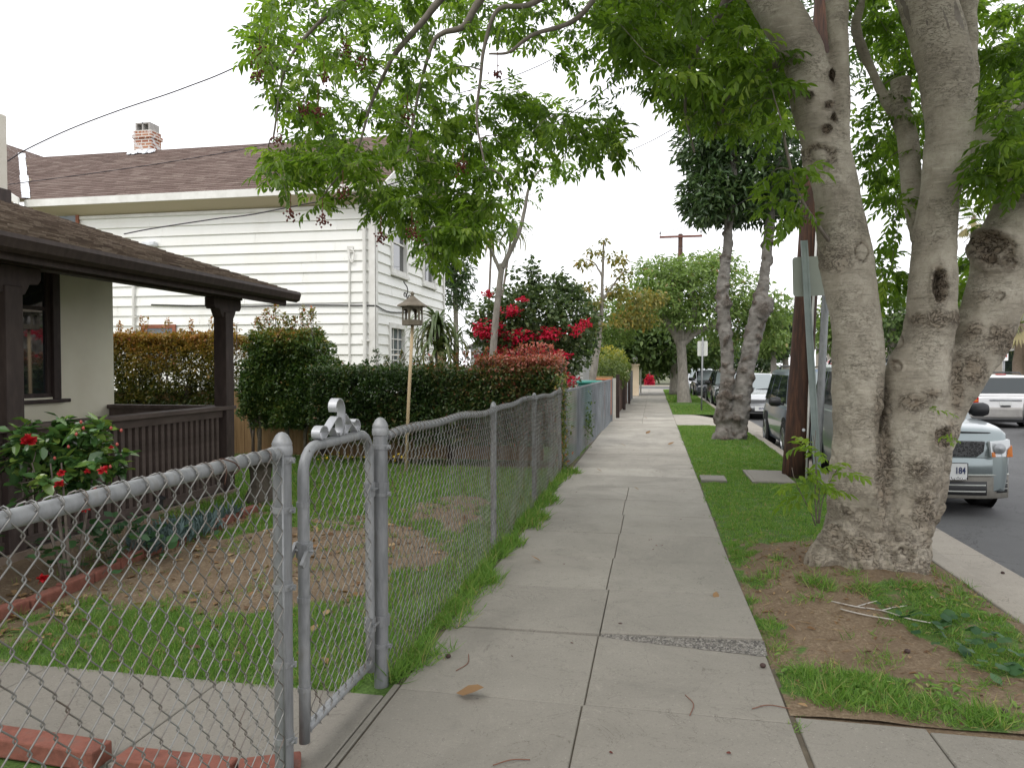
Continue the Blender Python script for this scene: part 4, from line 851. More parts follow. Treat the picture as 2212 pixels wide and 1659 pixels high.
L_boug = leafmat('bougainvillea_leaves', [(0., (.03,.056,.02)), (.5, (.095,.145,.055)), (1., (.19,.23,.10))], .45, .25, .4)
L_bract = leafmat('crimson_bracts', [(0., (.32,.006,.03)), (.6, (.58,.014,.065)), (1., (.68,.07,.14))], .55, .4, .25)
L_strap = leafmat('strap_leaves', [(0., (.045,.08,.025)), (.6, (.12,.165,.06)), (1., (.32,.27,.14))], .4, .3, .45)
L_cam = leafmat('camellia_leaves', [(0., (.03,.07,.025)), (.6, (.085,.18,.05)), (1., (.21,.30,.06))], .22, .18, .6, 5, .3)
L_grass = leafmat('grass_blades', [(0., (.075,.15,.024)), (.5, (.138,.265,.048)), (.85, (.24,.34,.085)), (1., (.36,.30,.14))], .5, .4, .3, 2.5, .45)
L_dry = leafmat('dry_leaf', [(0., (.10,.055,.028)), (.5, (.22,.125,.06)), (1., (.36,.26,.14))], .7, .15, .25)
L_blue = leafmat('blue_succulent', [(0., (.05,.085,.08)), (1., (.13,.19,.19))], .5, .1, .35)
L_mallow = leafmat('mallow_leaves', [(0., (.025,.075,.03)), (1., (.07,.15,.055))], .55, .3, .3)
M_seed = nmat('dry_seed_husk', (.06,.015,.012), (.16,.045,.03), 60, .8, .3)
M_twig = nmat('twig_bark', (.10,.08,.065), (.20,.17,.145), 20, .9, .3)
def barkmat(name, a, b, br, hscale=1.):
    t = NT(name); v1 = t.map((7,7,60)); v2 = t.map((20,20,9)); n0 = t.noise(2.6, 8, .68); n1 = t.noise(1., 5, .65, v1); n2 = t.noise(2.2, 6, .7, v2); n3 = t.noise(90, 4, .7)
    c = t.ramp(n0, [(.28, tuple(x*.72 for x in a)), (.45, a), (.68, b)]); c = t.mix(t.ramp(n1, [(.56, 0.), (.70, .55)]), c, tuple(x*.45 for x in a)); c = t.mix(t.ramp(n1, [(.30, .45), (.42, 0.)]), c, tuple(min(1, x*1.18) for x in b))
    c = t.mix(t.ramp(n2, [(.60, 0.), (.72, .65)]), c, br); c = t.mix(t.ramp(n3, [(.25, .4), (.45, 0.)]), c, tuple(x*.5 for x in a))
    k0 = t.attr('knot'); k = t.math('MULTIPLY', k0, t.math('ADD', .25, t.math('MULTIPLY', t.noise(6, 5, .7), 1.5))); crn = t.noise(11, 5, .62, t.map((1,1,1.5)), 1.4); crk = t.ramp(t.math('ABSOLUTE', t.math('SUBTRACT', crn, .5)), [(.006, 1.), (.035, 0.)]); cr2 = t.ramp(t.math('ABSOLUTE', t.math('SUBTRACT', t.noise(19, 5, .6, t.map((1,1,2.6)), 1.), .5)), [(.004, .8), (.022, 0.)])
    ck = t.math('MULTIPLY', crk, t.math('MULTIPLY', k, 1.0, True)); c = t.mix(t.math('MULTIPLY', k, .62, True), c, t.ramp(n2, [(.3, tuple(x*.6 for x in br)), (.7, tuple(min(1, x*1.9) for x in br))]))
    fis = t.math('MULTIPLY', cr2, t.ramp(t.noise(3.2, 4, .6), [(.42, 0.), (.6, .75)])); c = t.mix(fis, c, tuple(x*.55 for x in br)); c = t.mix(t.math('MULTIPLY', ck, .85), c, (.03,.021,.016)); t.col(c); t.set(Roughness=.88); t.b.inputs['Specular IOR Level'].default_value = .2
    hh = t.math('ADD', t.math('MULTIPLY', n1, .6), t.math('ADD', t.math('MULTIPLY', n3, .35), t.math('ADD', t.math('MULTIPLY', ck, -.9), t.math('MULTIPLY', fis, -.5)))); t.bump(hh, .9, .012); return t.m
M_bark = barkmat('grey_street_tree_bark', (.325,.288,.23), (.50,.455,.375), (.135,.098,.066))
M_bark2 = barkmat('knobbly_grey_bark', (.175,.162,.145), (.285,.268,.242), (.075,.052,.036))
M_barkp = nmat('pale_grey_bark', (.17,.152,.13), (.30,.275,.24), 6, .9, .5, 40, .006, stretch=(2,2,1))
def dpath(rows, d, n=8):                       # rows (px,py,width[,dd]) -> 3-D + radius
    R = []
    for r in rows:
        dd = d+(r[3] if len(r) > 3 else 0); p = DP(r[0], r[1], dd); R.append((*p, r[2]*dd/F/2))
    return curve(R, n)
def evalmesh(o):
    dg = bpy.context.evaluated_depsgraph_get(); return bpy.data.meshes.new_from_object(o.evaluated_get(dg))
def fuse(tubes, voxel, name, mat, parent, disp, knots=(), sides=20):
    mb = MB()
    for c in tubes: mb.tube(c[:, :3], c[:, 3], sides)
    me = bpy.data.meshes.new('tmp'); me.from_pydata(mb.v, [], mb.f); o = bpy.data.objects.new('tmp', me); COL.objects.link(o)
    r = o.modifiers.new('r', 'REMESH'); r.mode = 'VOXEL'; r.voxel_size = voxel
    s = o.modifiers.new('s', 'SMOOTH'); s.factor = .6; s.iterations = 6
    bpy.context.view_layer.update(); m2 = evalmesh(o); bpy.data.objects.remove(o); bpy.data.meshes.remove(me)
    n = len(m2.vertices); V = np.empty(n*3); m2.vertices.foreach_get('co', V); V = V.reshape(-1, 3); N = np.empty(n*3); m2.vertices.foreach_get('normal', N); N = N.reshape(-1, 3)
    D, kn = disp(V); px, py, dd = proj(V); front = ((V-np.array((0,0,H)))*N).sum(1) < 0
    for (kx, ky, rx, ry, typ, amp) in knots:
        q = np.sqrt(((px-kx)/rx)**2+((py-ky)/ry)**2); jit = np.array([noise.noise(v*22) for v in V[(q < 2.2) & front]]) if True else 0
        m = (q < 2.2) & front; qq = q[m]+.22*jit
        if typ == 'hole': D[m] += np.where(qq < 1, -amp*(1-qq**4), 0)+.022*np.exp(-((qq-1.25)/.28)**2); kn[m] = np.maximum(kn[m], np.where(qq < 1.08, 1., .45*np.exp(-((qq-1.1)/.4)**2)))
        elif typ == 'burl': D[m] += amp*np.exp(-(qq/.85)**2)*(1+.5*jit)-.4*amp*np.exp(-(qq/.22)**2); kn[m] = np.maximum(kn[m], .8*np.exp(-(qq/.8)**4))
        elif typ == 'ring': D[m] += amp*np.exp(-((qq-1)/.22)**2)-amp*.8*np.exp(-((qq-.62)/.2)**2)+amp*.4*np.exp(-(qq/.35)**2); kn[m] = np.maximum(kn[m], .75*np.exp(-((qq-.72)/.22)**2))
        elif typ == 'scar': D[m] += -amp*np.exp(-((qq-1)/.12)**2); kn[m] = np.maximum(kn[m], .95*np.exp(-((qq-1)/.13)**2))
        elif typ == 'rough': kn[m] = np.maximum(kn[m], amp*np.exp(-(qq/1.1)**4)); D[m] += .012*np.abs(jit)*np.exp(-(qq/1.1)**4)
    m2.vertices.foreach_set('co', (V+N*D[:, None]).ravel()); a = m2.attributes.new('knot', 'FLOAT', 'POINT'); a.data.foreach_set('value', kn.astype(np.float32))
    m2.polygons.foreach_set('use_smooth', np.ones(len(m2.polygons), dtype=bool)); m2.materials.clear(); m2.update(); m2.name = name
    return link(name, m2, mat, parent)
# ---- branching helper
class Net:
    def __init__(s): s.P = []; s.R = []; s.tubes = []
    def limb(s, c, keep=True):
        s.tubes.append(c)
        for r in c: s.P.append(r[:3]); s.R.append(r[3])
    def grow(s, tgt, droop=.15, rmax=.03, wig=.11):
        P = np.array(s.P); d = np.linalg.norm(P-tgt, axis=1)+np.where(P[:, 2] > tgt[2]+.9, .2, 0)+.6*(np.array(s.R) > .05); i = int(d.argmin()); a = P[i]; L = np.linalg.norm(tgt-a)
        if L < .05: return None
        n = max(4, int(L/.12)); t = np.linspace(0, 1, n)[:, None]; off = np.cumsum(rng.normal(0, wig*L/n**.5*.6, (n, 3)), 0); off -= t*off[-1]
        pts = a+(tgt-a)*t+off; pts[:, 2] += droop*L*np.sin(math.pi*t[:, 0])*.9
        r0 = min(rmax, s.R[i]*.75, .0045+.007*L); R = r0+(.0025-r0)*t[:, 0]; c = np.hstack((pts, R[:, None])); s.limb(c); return c
    def build(s, name, mat, parent, skip=0, n=6):
        mb = MB()
        for c in s.tubes[skip:]: mb.tube(c[:, :3], c[:, 3], n if c[0, 3] < .02 else 10, cap=False)
        return mb.build(name, mat, parent, True)
PINS = [pinnate_t(4, .42, .20, .12), pinnate_t(5, .38, .20, .25), pinnate_t(5, .36, .21, .4)]
def leaves_on(twigs, per, size, name, mat, parent, spread=.9, tintf=None, pins=PINS):
    P, D = [], []
    for c in twigs:
        n = len(c)
        for k in range(rng.poisson(per)+1):
            t = 1-rng.random()**1.3*.55; j = min(n-1, int(t*(n-1))); p = c[j, :3]; ax = c[min(n-1, j+1), :3]-c[max(0, j-1), :3]; ax = ax/(np.linalg.norm(ax)+1e-9)
            d = ax*.6+rng.normal(0, spread, 3); d[2] = d[2]*.5-.12; P.append(p); D.append(d)
    P = np.array(P); D = np.array(D); n = len(P); which = rng.integers(0, len(pins), n); Vs = []; Qs = []; Ts = []; o = 0
    tint = rng.beta(2.2, 2.4, n) if tintf is None else tintf(P)
    for w in range(len(pins)):
        m = which == w; T, Q = pins[w]; k = m.sum()
        if not k: continue
        R = frames(D[m], rng.normal(0, .35, k)); S = size*rng.uniform(.65, 1.2, k); V = np.einsum('nij,nmj->nmi', R, T[None]*S[:, None, None])+P[m][:, None, :]
        Vs.append(V.reshape(-1, 3)); Qs.append((Q[None]+(np.arange(k)*len(T))[:, None, None]).reshape(-1, 4)+o); o += k*len(T); Ts.append(np.repeat(tint[m], len(Q))+rng.normal(0, .05, k*len(Q)))
    return quadmesh(name, np.vstack(Vs), np.vstack(Qs), mat, parent, np.clip(np.concatenate(Ts), 0, 1))
# ---------------------------------------------------------------- the near tree
tb = GP(1890, 1262); ht = thing('street_tree', (tb[0],tb[1]+.3,0), 'big near street tree with three pale knotted trunks and pinnate leaves', 'tree')
d0 = 5.42
Apath = dpath([(1856,1330,190),(1860,1262,165),(1858,1150,138),(1852,1000,108),(1847,930,92),(1851,850,104),(1853,740,102),(1850,700,103),(1836,604,107),(1819,508,105),(1805,413,95),(1787,342,96)], d0)
A1 = dpath([(1793,380,88),(1776,310,82),(1757,255,80),(1749,183,88),(1728,103,88),(1664,0,88),(1580,-110,72),(1450,-200,52,.0),(1300,-225,42),(1180,-200,34)], d0)
A2 = dpath([(1806,390,60),(1812,310,48),(1817,238,40),(1812,110,41),(1806,0,44),(1790,-150,40),(1780,-350,30)], d0-.04)
Bpath = dpath([(1932,1330,180),(1930,1260,132),(1938,1150,138),(1955,1020,138),(1970,890,122),(1979,821,132),(2002,740,104),(2016,620,94),(2020,500,85),(2033,395,80),(2050,300,94),(2048,200,104),(2032,100,108),(2000,0,108),(1955,-120,95),(1900,-300,60)], d0)
B2 = dpath([(2062,400,50),(2085,340,62),(2128,290,48),(2172,240,40),(2230,205,34),(2330,170,28)], d0+.08)
B3 = dpath([(2070,290,60),(2083,215,52),(2090,150,42),(2092,95,34)], d0)
B4 = dpath([(2085,120,50),(2085,0,55),(2140,-160,45),(2220,-350,30)], d0+.1)
Cpath = dpath([(1955,1300,70),(1958,1210,78),(1968,1149,88),(1983,1088,98),(1994,1027,98),(2002,971,100),(2020,905,103),(2041,854,104),(2086,783,110),(2114,737,116),(2152,640,118),(2182,540,136),(2232,440,136),(2310,300,115),(2400,120,80),(2500,-100,50)], d0+.06)
Dp = dpath([(1985,520,30,.3),(1970,430,38,.35),(1965,330,42,.4),(1950,240,40,.45),(1946,170,44,.45)], d0)
Ep = dpath([(1975,400,26,.4),(1950,300,24,.5),(1900,190,22,.55),(1850,70,20,.6),(1862,0,18,.6),(1880,-120,14,.6)], d0)
flare = [dpath([(1840,1150,80),(1800,1190,85),(1762,1215,60),(1738,1235,28)], d0-.1), dpath([(1870,1180,120,-.12),(1850,1265,110,-.2),(1835,1300,60,-.25)], d0), dpath([(1930,1180,140,-.12),(1925,1270,120,-.2),(1925,1310,60,-.25)], d0), dpath([(1960,1190,80),(1962,1250,70),(1965,1290,50)], d0-.02)]
def disp_hero(V):
    D = np.empty(len(V)); K = np.empty(len(V))
    for i, v in enumerate(V):
        v = Vector(v); z = v.z; b = max(0., min(1., (1.25-z)/1.1)); n1 = noise.noise(v*3.5); n2 = noise.noise(v*11); n3 = noise.noise((v.x*9, v.y*9, v.z*55)); n4 = noise.noise((v.x*26+n1*2, v.y*26, v.z*14)); fl = noise.noise((v.x*7, v.y*7, v.z*.9+3))
        rd = 1-abs(noise.noise((v.x*13, v.y*13, v.z*8)))*2; cr = max(0., 1-abs(noise.noise((v.x*8+n2*.6, v.y*8+3, v.z*4.5)))*9)
        D[i] = .013*n1+.0055*n2+.0024*n3+b*(.036*fl+.012*n2+.008*n4-.022*cr)+.0028*n4
        K[i] = max(0., min(.75, b*(.30+.5*n1+.5*n2)))+(.25*max(0., cr)*b)
        if z < .5: K[i] = max(K[i], .25+.5*max(0., n2))
    return D, K
KN = [(2028,617,14,36,'hole',.12),(2024,690,34,30,'burl',.035),(2058,690,22,22,'burl',.02),(2152,542,50,40,'ring',.03),(2142,530,32,24,'hole',.06),(2140,560,14,10,'hole',.04),(2182,572,14,12,'ring',.015),(1772,338,38,30,'ring',.014),(1862,545,14,20,'scar',.015),(1800,560,40,26,'rough',.7),
      (1937,738,14,16,'scar',.012),(1937,790,14,14,'ring',.014),(1800,255,7,9,'hole',.03),(1788,228,8,7,'hole',.03),(1784,280,9,9,'hole',.03),(1795,165,9,14,'hole',.02),(1748,208,9,8,'hole',.02),(1985,690,26,12,'rough',.6),(2165,735,36,30,'rough',.9),(2105,715,30,26,'burl',.02),(2105,800,26,30,'rough',.9),
      (1972,870,30,18,'rough',.9),(2010,850,30,16,'burl',.02),(2050,930,26,30,'burl',.03),(2068,830,14,60,'rough',.9),(2000,1080,30,26,'burl',.025),(1865,1190,38,34,'burl',.03),(1950,1205,30,26,'ring',.02),(1905,885,18,60,'rough',.8),(1910,1010,20,90,'rough',.85),(1985,1010,40,30,'burl',.02),(2000,1120,30,40,'rough',.8),(2032,945,16,20,'hole',.03),
      (1805,1150,30,24,'burl',.02),(2160,640,12,10,'ring',.01),(2128,640,16,14,'burl',.012)]
fuse([Apath, A1[:54], A2[:34], Bpath, B2[:30], B3, B4[:16], Cpath[:110], Dp, Ep]+flare, .0125, 'trunk', M_bark, ht, disp_hero, KN)
net = Net()
for c in (A1[20:], A2[22:], Bpath[85:], B4[6:], B2[10:], Cpath[100:], Ep): net.limb(c)
net.tubes = [A1[53:], A2[33:], Bpath[96:], B4[15:], B2[29:], Cpath[109:]]
net.limb(dpath([(1230,-215,24.5),(1130,-110,20.4),(1038,0,16.3),(1002,57,13.6),(957,72,10.9),(933,99,8.2),(905,200,6.8),(880,330,4.8)], d0+.05))
net.limb(dpath([(1190,-200,23.1),(1060,-120,20.4),(951,0,16.3),(915,45,13.6),(858,111,10.9),(837,147,8.2),(800,230,6.8),(768,330,4.8),(700,420,3.4)], d0+.15))
net.limb(dpath([(1420,-205,27.2),(1290,-90,17.7),(1155,6,12.2),(1077,21,9.5),(1047,99,8.2),(1038,171,6.8),(1030,260,5.4),(1050,370,4.1)], d0-.1))
net.limb(dpath([(1470,-195,27.2),(1330,-60,15.0),(1247,40,10.9),(1161,72,8.8),(1134,87,8.2),(1098,114,6.1),(1056,117,4.1)], d0-.2))
net.limb(dpath([(1180,-200,20.4),(1000,-150,17.7),(820,-60,13.6),(700,40,9.5),(620,140,6.1),(590,300,4.1)], d0+.2))
net.limb(dpath([(1600,-110,45.0),(1560,20,16.3),(1500,120,10.9),(1480,230,6.8),(1500,330,4.8)], d0+.4)); net.limb(dpath([(1735,120,27.2,.1),(1650,150,15.0,.3),(1580,200,9.5,.5),(1540,300,5.4,.6)], d0))
net.limb(dpath([(1790,520,9.5,-.1),(1730,430,8.2,-.3),(1700,330,6.8,-.4),(1690,260,4.8,-.4)], d0)); net.limb(dpath([(2000,-40,54.0),(2050,-200,27.2),(1900,-450,20.4),(1700,-600,13.6)], d0-.3)); net.limb(dpath([(1955,-120,54.0),(1800,-420,27.2),(1500,-640,17.7),(1200,-700,10.9)], d0-1.0))
net.limb(dpath([(1730,100,45.0),(1640,-200,23.1,.8),(1560,-420,16.3,2.),(1480,-520,9.5,3.2)], d0)); net.limb(dpath([(2000,-40,54.0),(1990,-250,27.2,1.),(2010,-380,17.7,2.2),(2030,-450,10.9,3.4)], d0))
SKYGAP = [(1180,100),(1430,230),(1480,420),(1560,560),(1100,560),(1180,400),(1260,330),(1120,330)]
REG = [  # polygon, depth range, targets
 ([(545,20),(600,-30),(900,-30),(960,100),(1000,180),(1040,330),(1000,430),(800,440),(640,340),(560,170)], (5.0,8.2), 185),
 ([(558,360),(700,280),(900,320),(1050,360),(1060,470),(950,540),(830,520),(800,440),(640,470),(590,440)], (5.0,7.2), 70),
 ([(1000,190),(1200,190),(1340,270),(1365,350),(1220,365),(1100,430),(1040,330)], (5.2,8.0), 64),
 ([(830,440),(1000,420),(1085,440),(1085,490),(1040,545),(950,590),(890,540)], (5.2,7.0), 36),
 ([(900,-30),(1320,-30),(1400,90),(1340,200),(1180,140),(1000,100)], (5.2,8.2), 62),
 ([(1290,-30),(1640,-30),(1700,150),(1712,285),(1650,300),(1560,275),(1480,262),(1410,200),(1340,100)], (4.8,8.8), 200),
 ([(1600,330),(1720,330),(1755,430),(1765,490),(1690,500),(1610,440)], (4.6,5.6), 7),
 ([(1830,-30),(1990,-30),(2010,330),(1960,520),(1860,330)], (5.7,8.5), 84),
 ([(1880,560),(1960,520),(1960,720),(1900,700)], (5.7,7.), 10),
 ([(2080,-30),(2260,-30),(2260,420),(2150,480),(2090,330)], (5.6,8.2), 104),
 ([(2100,340),(2215,150),(2260,330),(2240,480),(2120,430)], (4.6,5.4), 20),
 ([(2060,480),(2130,470),(2110,640),(2070,680),(2060,560)], (5.8,7.), 9)]
twigs = []; got = []
for poly, (da, db), n in REG:
    xs = [p[0] for p in poly]; ys = [p[1] for p in poly]; k = 0; tries = 0
    while k < n and tries < n*60:
        tries += 1; x = rng.uniform(min(xs), max(xs)); y = rng.uniform(min(ys), max(ys))
        if not inpoly(x, y, poly): continue
        p = DP(x, y, rng.uniform(da, db))
        if got and np.min(np.linalg.norm(np.array(got)-p, axis=1)) < .13: continue
        got.append(p); k += 1
got = np.array(got); base = np.array(net.P); order = np.argsort([np.min(np.linalg.norm(base-p, axis=1)) for p in got])
for i in order:
    c = net.grow(got[i], .16)
    if c is not None: twigs.append(c)
lt = [c for c in twigs if proj(c[-1:, :3])[0][0] < 1390]; rt = [c for c in twigs if proj(c[-1:, :3])[0][0] >= 1390]
leaves_on(lt, 4.7, .205, 'foliage', L_pin, ht); leaves_on(rt, 5.4, .23, 'foliage', L_pin, ht)
ov = []
while len(ov) < 620:                         # unseen rest of the crown above the frame, thickened and stretched to shade the ground
    v = rng.normal(0, 1, 3); v /= np.linalg.norm(v); r = rng.random()**.45; p = np.array((1.3+3.2*r*v[0], 3.6+4.6*r*v[1], 5.3+1.9*abs(r*v[2]) if True else 0))
    px, py, dd = proj(p[None]); 
    if dd[0] > .3 and py[0] > -70 and -100 < px[0] < 2400: continue
    ov.append(p)
ov = np.array(ov); base = np.array(net.P); order = np.argsort([np.min(np.linalg.norm(base-p, axis=1)) for p in ov]); tw2 = []
for i in order:
    c = net.grow(ov[i], .1)
    if c is not None: tw2.append(c)
leaves_on(tw2, 7, .32, 'upper_foliage', L_pin, ht)
M_brn = nmat('branch_bark', (.13,.108,.09), (.22,.195,.165), 12, .9, .4, 50, .005, stretch=(1,1,1)); net.build('branches', M_brn, ht)
# seed clusters
seeds = [(748,107,5.2),(784,135,5.2),(561,120,5.1),(557,164,5.1),(657,237,5.0),(687,243,5.0),(600,303,5.0),(741,417,4.95),(628,467,4.95),(697,477,4.95),(700,170,5.3),(880,250,5.3),(1000,360,5.2),(823,515,5.1),(890,505,5.1),(1075,160,5.2)]
IC = bpy.data.meshes.new('ic'); 
def berry(mb, c, r):
    vs = [(0,0,1),(.9,0,.1),(.28,.85,.1),(-.73,.53,.1),(-.73,-.53,.1),(.28,-.85,.1),(0,0,-1)]
    mb.add([tuple(np.array(v)*r+c) for v in vs], [(0,1,2),(0,2,3),(0,3,4),(0,4,5),(0,5,1),(6,2,1),(6,3,2),(6,4,3),(6,5,4),(6,1,5)])
for (x, y, d) in seeds:
    c = DP(x, y, d); mb = MB(); s = random.uniform(.028, .048)
    for k in range(34):
        v = rng.normal(0, 1, 3); berry(mb, c+v*s*np.array((.8,.8,.9))*.75, random.uniform(.007, .011))
    mb.tube([tuple(c+np.array((0,0,.15))), tuple(c)], .0025, 4); mb.build('seed_cluster', M_seed, ht)
# shoots at the foot
mbs = MB(); sh = []
for (a, b) in (((1765,1130),(1745,940)),((1768,1130),(1775,930)),((1762,1135),(1720,1010)),((1770,1130),(1800,1000)),((1765,1130),(1755,1040))):
    p, q = DP(*a, 5.1), DP(*b, 5.0); c = np.array([np.append(p+(q-p)*t+np.array((.05*math.sin(t*3+a[0]),0,0))*t, .005-.003*t) for t in np.linspace(0, 1, 8)]); sh.append(c); mbs.tube(c[:, :3], c[:, 3], 5)
mbs.build('sucker_stems', M_twig, ht, True); leaves_on(sh, 5, .21, 'sucker_leaves', L_pin, ht, .8, lambda P: rng.uniform(.55, .95, len(P)))
s2_ = []
for x, y in ((2035,945),(2060,935),(2010,890)): 
    p = DP(x, y, 5.05); s2_.append(np.array([np.append(p+np.array((0,-.05,.02))*t, .002) for t in np.linspace(0, 1, 4)]))
leaves_on(s2_, 1.5, .13, 'sprout_leaves', L_pin, ht, .8, lambda P: rng.uniform(.5, .9, len(P)))
# ---------------------------------------------------------------- twin trunk tree
t2 = GP(1575, 955); tw = thing('street_tree', t2, 'twin trunked knobbly grey tree with dark green crown in the parkway lawn', 'tree'); d2 = 14.75
TA = dpath([(1572,985,71),(1572,955,59),(1568,925,44),(1564,880,37),(1571,820,29),(1570,750,26),(1562,680,27),(1563,600,25),(1571,540,20),(1574,480,18),(1585,400,17),(1580,330,13)], d2)
TB = dpath([(1580,985,67),(1585,950,50),(1597,890,42),(1606,830,37),(1622,750,35),(1638,680,39),(1648,620,25),(1655,560,22),(1662,490,20),(1670,420,17),(1690,340,13)], d2)
TC = dpath([(1640,690,30),(1655,660,28),(1662,645,20)], d2-.1)
def disp_t2(V):
    D = np.empty(len(V)); K = np.empty(len(V))
    for i, v in enumerate(V):
        v = Vector(v); n1 = noise.noise(v*5); n2 = noise.noise(v*13); n3 = noise.noise((v.x*9, v.y*9, v.z*30)); w = noise.cell(v*4.5); kn = max(0., noise.noise(v*7.5+Vector((9,2,4)))-.12)
        D[i] = .022*n1+.018*n2+.006*n3+.095*kn; K[i] = min(1., kn*2.6+max(0., n2-.25)+(max(0., .7-v.z)*.5*(.5+n1)))
    return D, K
fuse([TA, TB, TC, dpath([(1572,940,50),(1552,955,40),(1535,968,20)], d2-.1), dpath([(1590,945,50),(1602,962,30)], d2-.1)], .022, 'trunk', M_bark2, tw, disp_t2, [(1570,655,14,16,'burl',.05),(1572,830,13,18,'burl',.05),(1564,880,14,20,'burl',.04),(1650,668,18,20,'burl',.06),(1590,905,14,14,'burl',.06),(1606,800,12,10,'burl',.03),(1562,905,9,10,'burl',.04)], 14)
def crown_pts(c, r, n, power=.5, zmin=-1., clump=.35, seed=0., cut=-.12):
    out = []
    while len(out) < n:
        v = rng.normal(0, 1, (4000, 3)); v /= np.linalg.norm(v, axis=1)[:, None]; rr = rng.random(4000)**power; p = v*rr[:, None]
        p = p[p[:, 2] > zmin]; w = np.array([noise.noise(Vector(q)*2.6+Vector((seed, seed*2, 0))) for q in p]); p = p[w > cut-clump*(1-np.linalg.norm(p, axis=1))]
        out += list(p)
    return np.array(out[:n])*np.array(r)+np.array(c)
LF = leaf_t(.24, .25, .15); LW = leaf_t(.33, .25, .18); LN = leaf_t(.16, .3, .2)
def leafball(name, parts, size, mat, parent, tmpl=LF, droop=-.35, tintf=None, outward=.6, size_j=(.7, 1.25)):
    P = np.vstack([p for p, c in parts]); C = np.vstack([np.tile(np.array(c), (len(p), 1)) for p, c in parts]); n = len(P)
    o = P-C; o /= np.linalg.norm(o, axis=1)[:, None]+1e-9; D = o*outward+rng.normal(0, .7, (n, 3)); D[:, 2] = D[:, 2]*.7+droop
    return scatter(name, tmpl[0], tmpl[1], P, frames(D, rng.normal(0, .6, n)), size*rng.uniform(*size_j, n), mat, parent, rng.beta(2, 2.2, n) if tintf is None else np.clip(tintf(P), 0, 1))
cc = DP(1648, 330, 15.2)
subs = [(cc, (1.6,1.7,1.5), 5200), (DP(1530,425,14.8), (.62,.8,.62), 1700), (DP(1590,440,15), (.6,.8,.5), 1200), (DP(1700,420,15), (.8,.9,.65), 1300), (DP(1535,320,15), (.75,.9,.8), 2000), (DP(1570,230,15.2), (.9,1.,.9), 1800), (cc+np.array((0,.3,2.0)), (2.1,2.2,1.7), 3600)]
leafball('foliage', [(crown_pts(c, r, n, .42, seed=i*3.1), c) for i, (c, r, n) in enumerate(subs)], .17, L_dark, tw, LN, -.3)
nb = Net(); nb.limb(TA[60:]); nb.limb(TB[56:])
for k in range(26): nb.grow(cc+rng.normal(0, .75, 3), .1, .03)
nb.build('branches', M_bark2, tw)
# ---------------------------------------------------------------- generic street and background trees
def bgtree(name, label, base, rows, d, balls, leafsize, mat, n_br=20, tmpl=LF, droop=-.3, group=None, bark=None, cut=-.12, tintf=None):
    o = thing(name, base, label, 'tree', group); tr = [dpath(r, d, 5) for r in rows]; mb = MB()
    for c in tr: mb.tube(c[:, :3]+np.array([[.02*noise.noise((k*1.1, d, 3)), 0, 0] for k in range(len(c))]), c[:, 3], 12)
    mb.build('trunk', bark or M_barkp, o, True)
    nb = Net()
    for c in tr: nb.limb(c[len(c)//2:])
    parts = []
    for i, (px, py, dd, rx, ry, rz_, n) in enumerate(balls):
        c = DP(px, py, d+dd); parts.append((crown_pts(c, (rx, ry, rz_), n, .45, seed=i*1.7+d, cut=cut), c))
        for k in range(max(1, n_br//len(balls))): nb.grow(c+rng.normal(0, .4, 3)*np.array((rx, ry, rz_)), .08, .05)
    nb.build('branches', bark or M_barkp, o, skip=len(tr)); leafball('foliage', parts, leafsize, mat, o, tmpl, droop, tintf); return o
bgtree('street_tree', 'pale green spreading street tree with pale trunk beside the far sign', GP(1478, 872), [[(1478,885,44),(1478,870,32),(1475,820,22),(1473,770,20),(1470,735,21)],[(1469,745,16),(1455,715,17),(1435,690,16),(1410,660,10),(1380,620,6)],[(1472,745,14),(1490,705,13),(1500,670,12),(1490,600,7)],[(1473,745,15),(1505,718,12),(1545,700,12),(1590,670,7)],[(1470,735,20),(1470,690,14),(1455,640,9),(1450,580,5)]], 29.6,
  [(1480,610,0,2.2,2.2,1.1,2300),(1400,650,-.3,1.7,1.8,.9,1500),(1560,640,.5,2.2,2,1.2,2000),(1630,670,1,1.6,1.7,1.0,1500),(1470,680,0,2.2,2,.75,1500),(1530,575,1,1.6,1.6,.7,1200),(1340,680,1,1.6,1.6,1.,1400),(1580,720,1.5,1.6,1.4,.6,900),(1300,720,1.5,1.3,1.5,.7,900),(1430,590,.5,1.5,1.6,.7,1100),(1660,700,1.5,1.2,1.4,.9,900)], .23, L_pale, 60, LN, cut=-.02)
bgtree('street_tree', 'darker green street tree behind the pale one, overhanging the far sidewalk', GP(1463, 848), [[(1462,852,34),(1462,800,26),(1458,760,22),(1450,720,14)]], 38, [(1400,740,0,2.6,2.4,1.3,2600),(1340,760,0,1.7,1.8,1.,1500),(1450,770,.5,1.8,1.6,.9,1500),(1520,750,1,1.8,1.6,1.1,1500),(1420,690,0,2.2,2,1.2,1800)], .30, L_mid, 20)
tg = 'trees round the far crossing'
bgtree('tree', 'dark rounded tree closing the sidewalk beyond the crossing', GP(1400, 818), [[(1395,815,10),(1395,780,8)]], 78, [(1390,790,0,3.2,3,1.8,2200),(1430,775,0,3,3,2,1800),(1350,770,0,3,3,2.2,1800)], .42, L_mid, 8, group=tg)
bgtree('tree', 'tall dark flat topped tree far behind the blue minivan', DP(1700, 800, 85), [[(1698,815,14),(1696,770,12),(1690,740,10)]], 85, [(1690,700,0,4.,4,1.4,2400),(1700,735,0,3.6,3.5,1.3,1800),(1660,755,0,3,3,1.4,1400),(1720,690,0,3,3,1.3,1200)], .45, L_dark, 8, group=tg)
bgtree('tree', 'bright green tree right of the twin trunks behind the minivan', DP(1668, 800, 55), [[(1672,815,14),(1670,760,10)]], 55, [(1655,735,0,1.6,1.8,1.3,1400)], .36, L_pale, 8, group=tg)
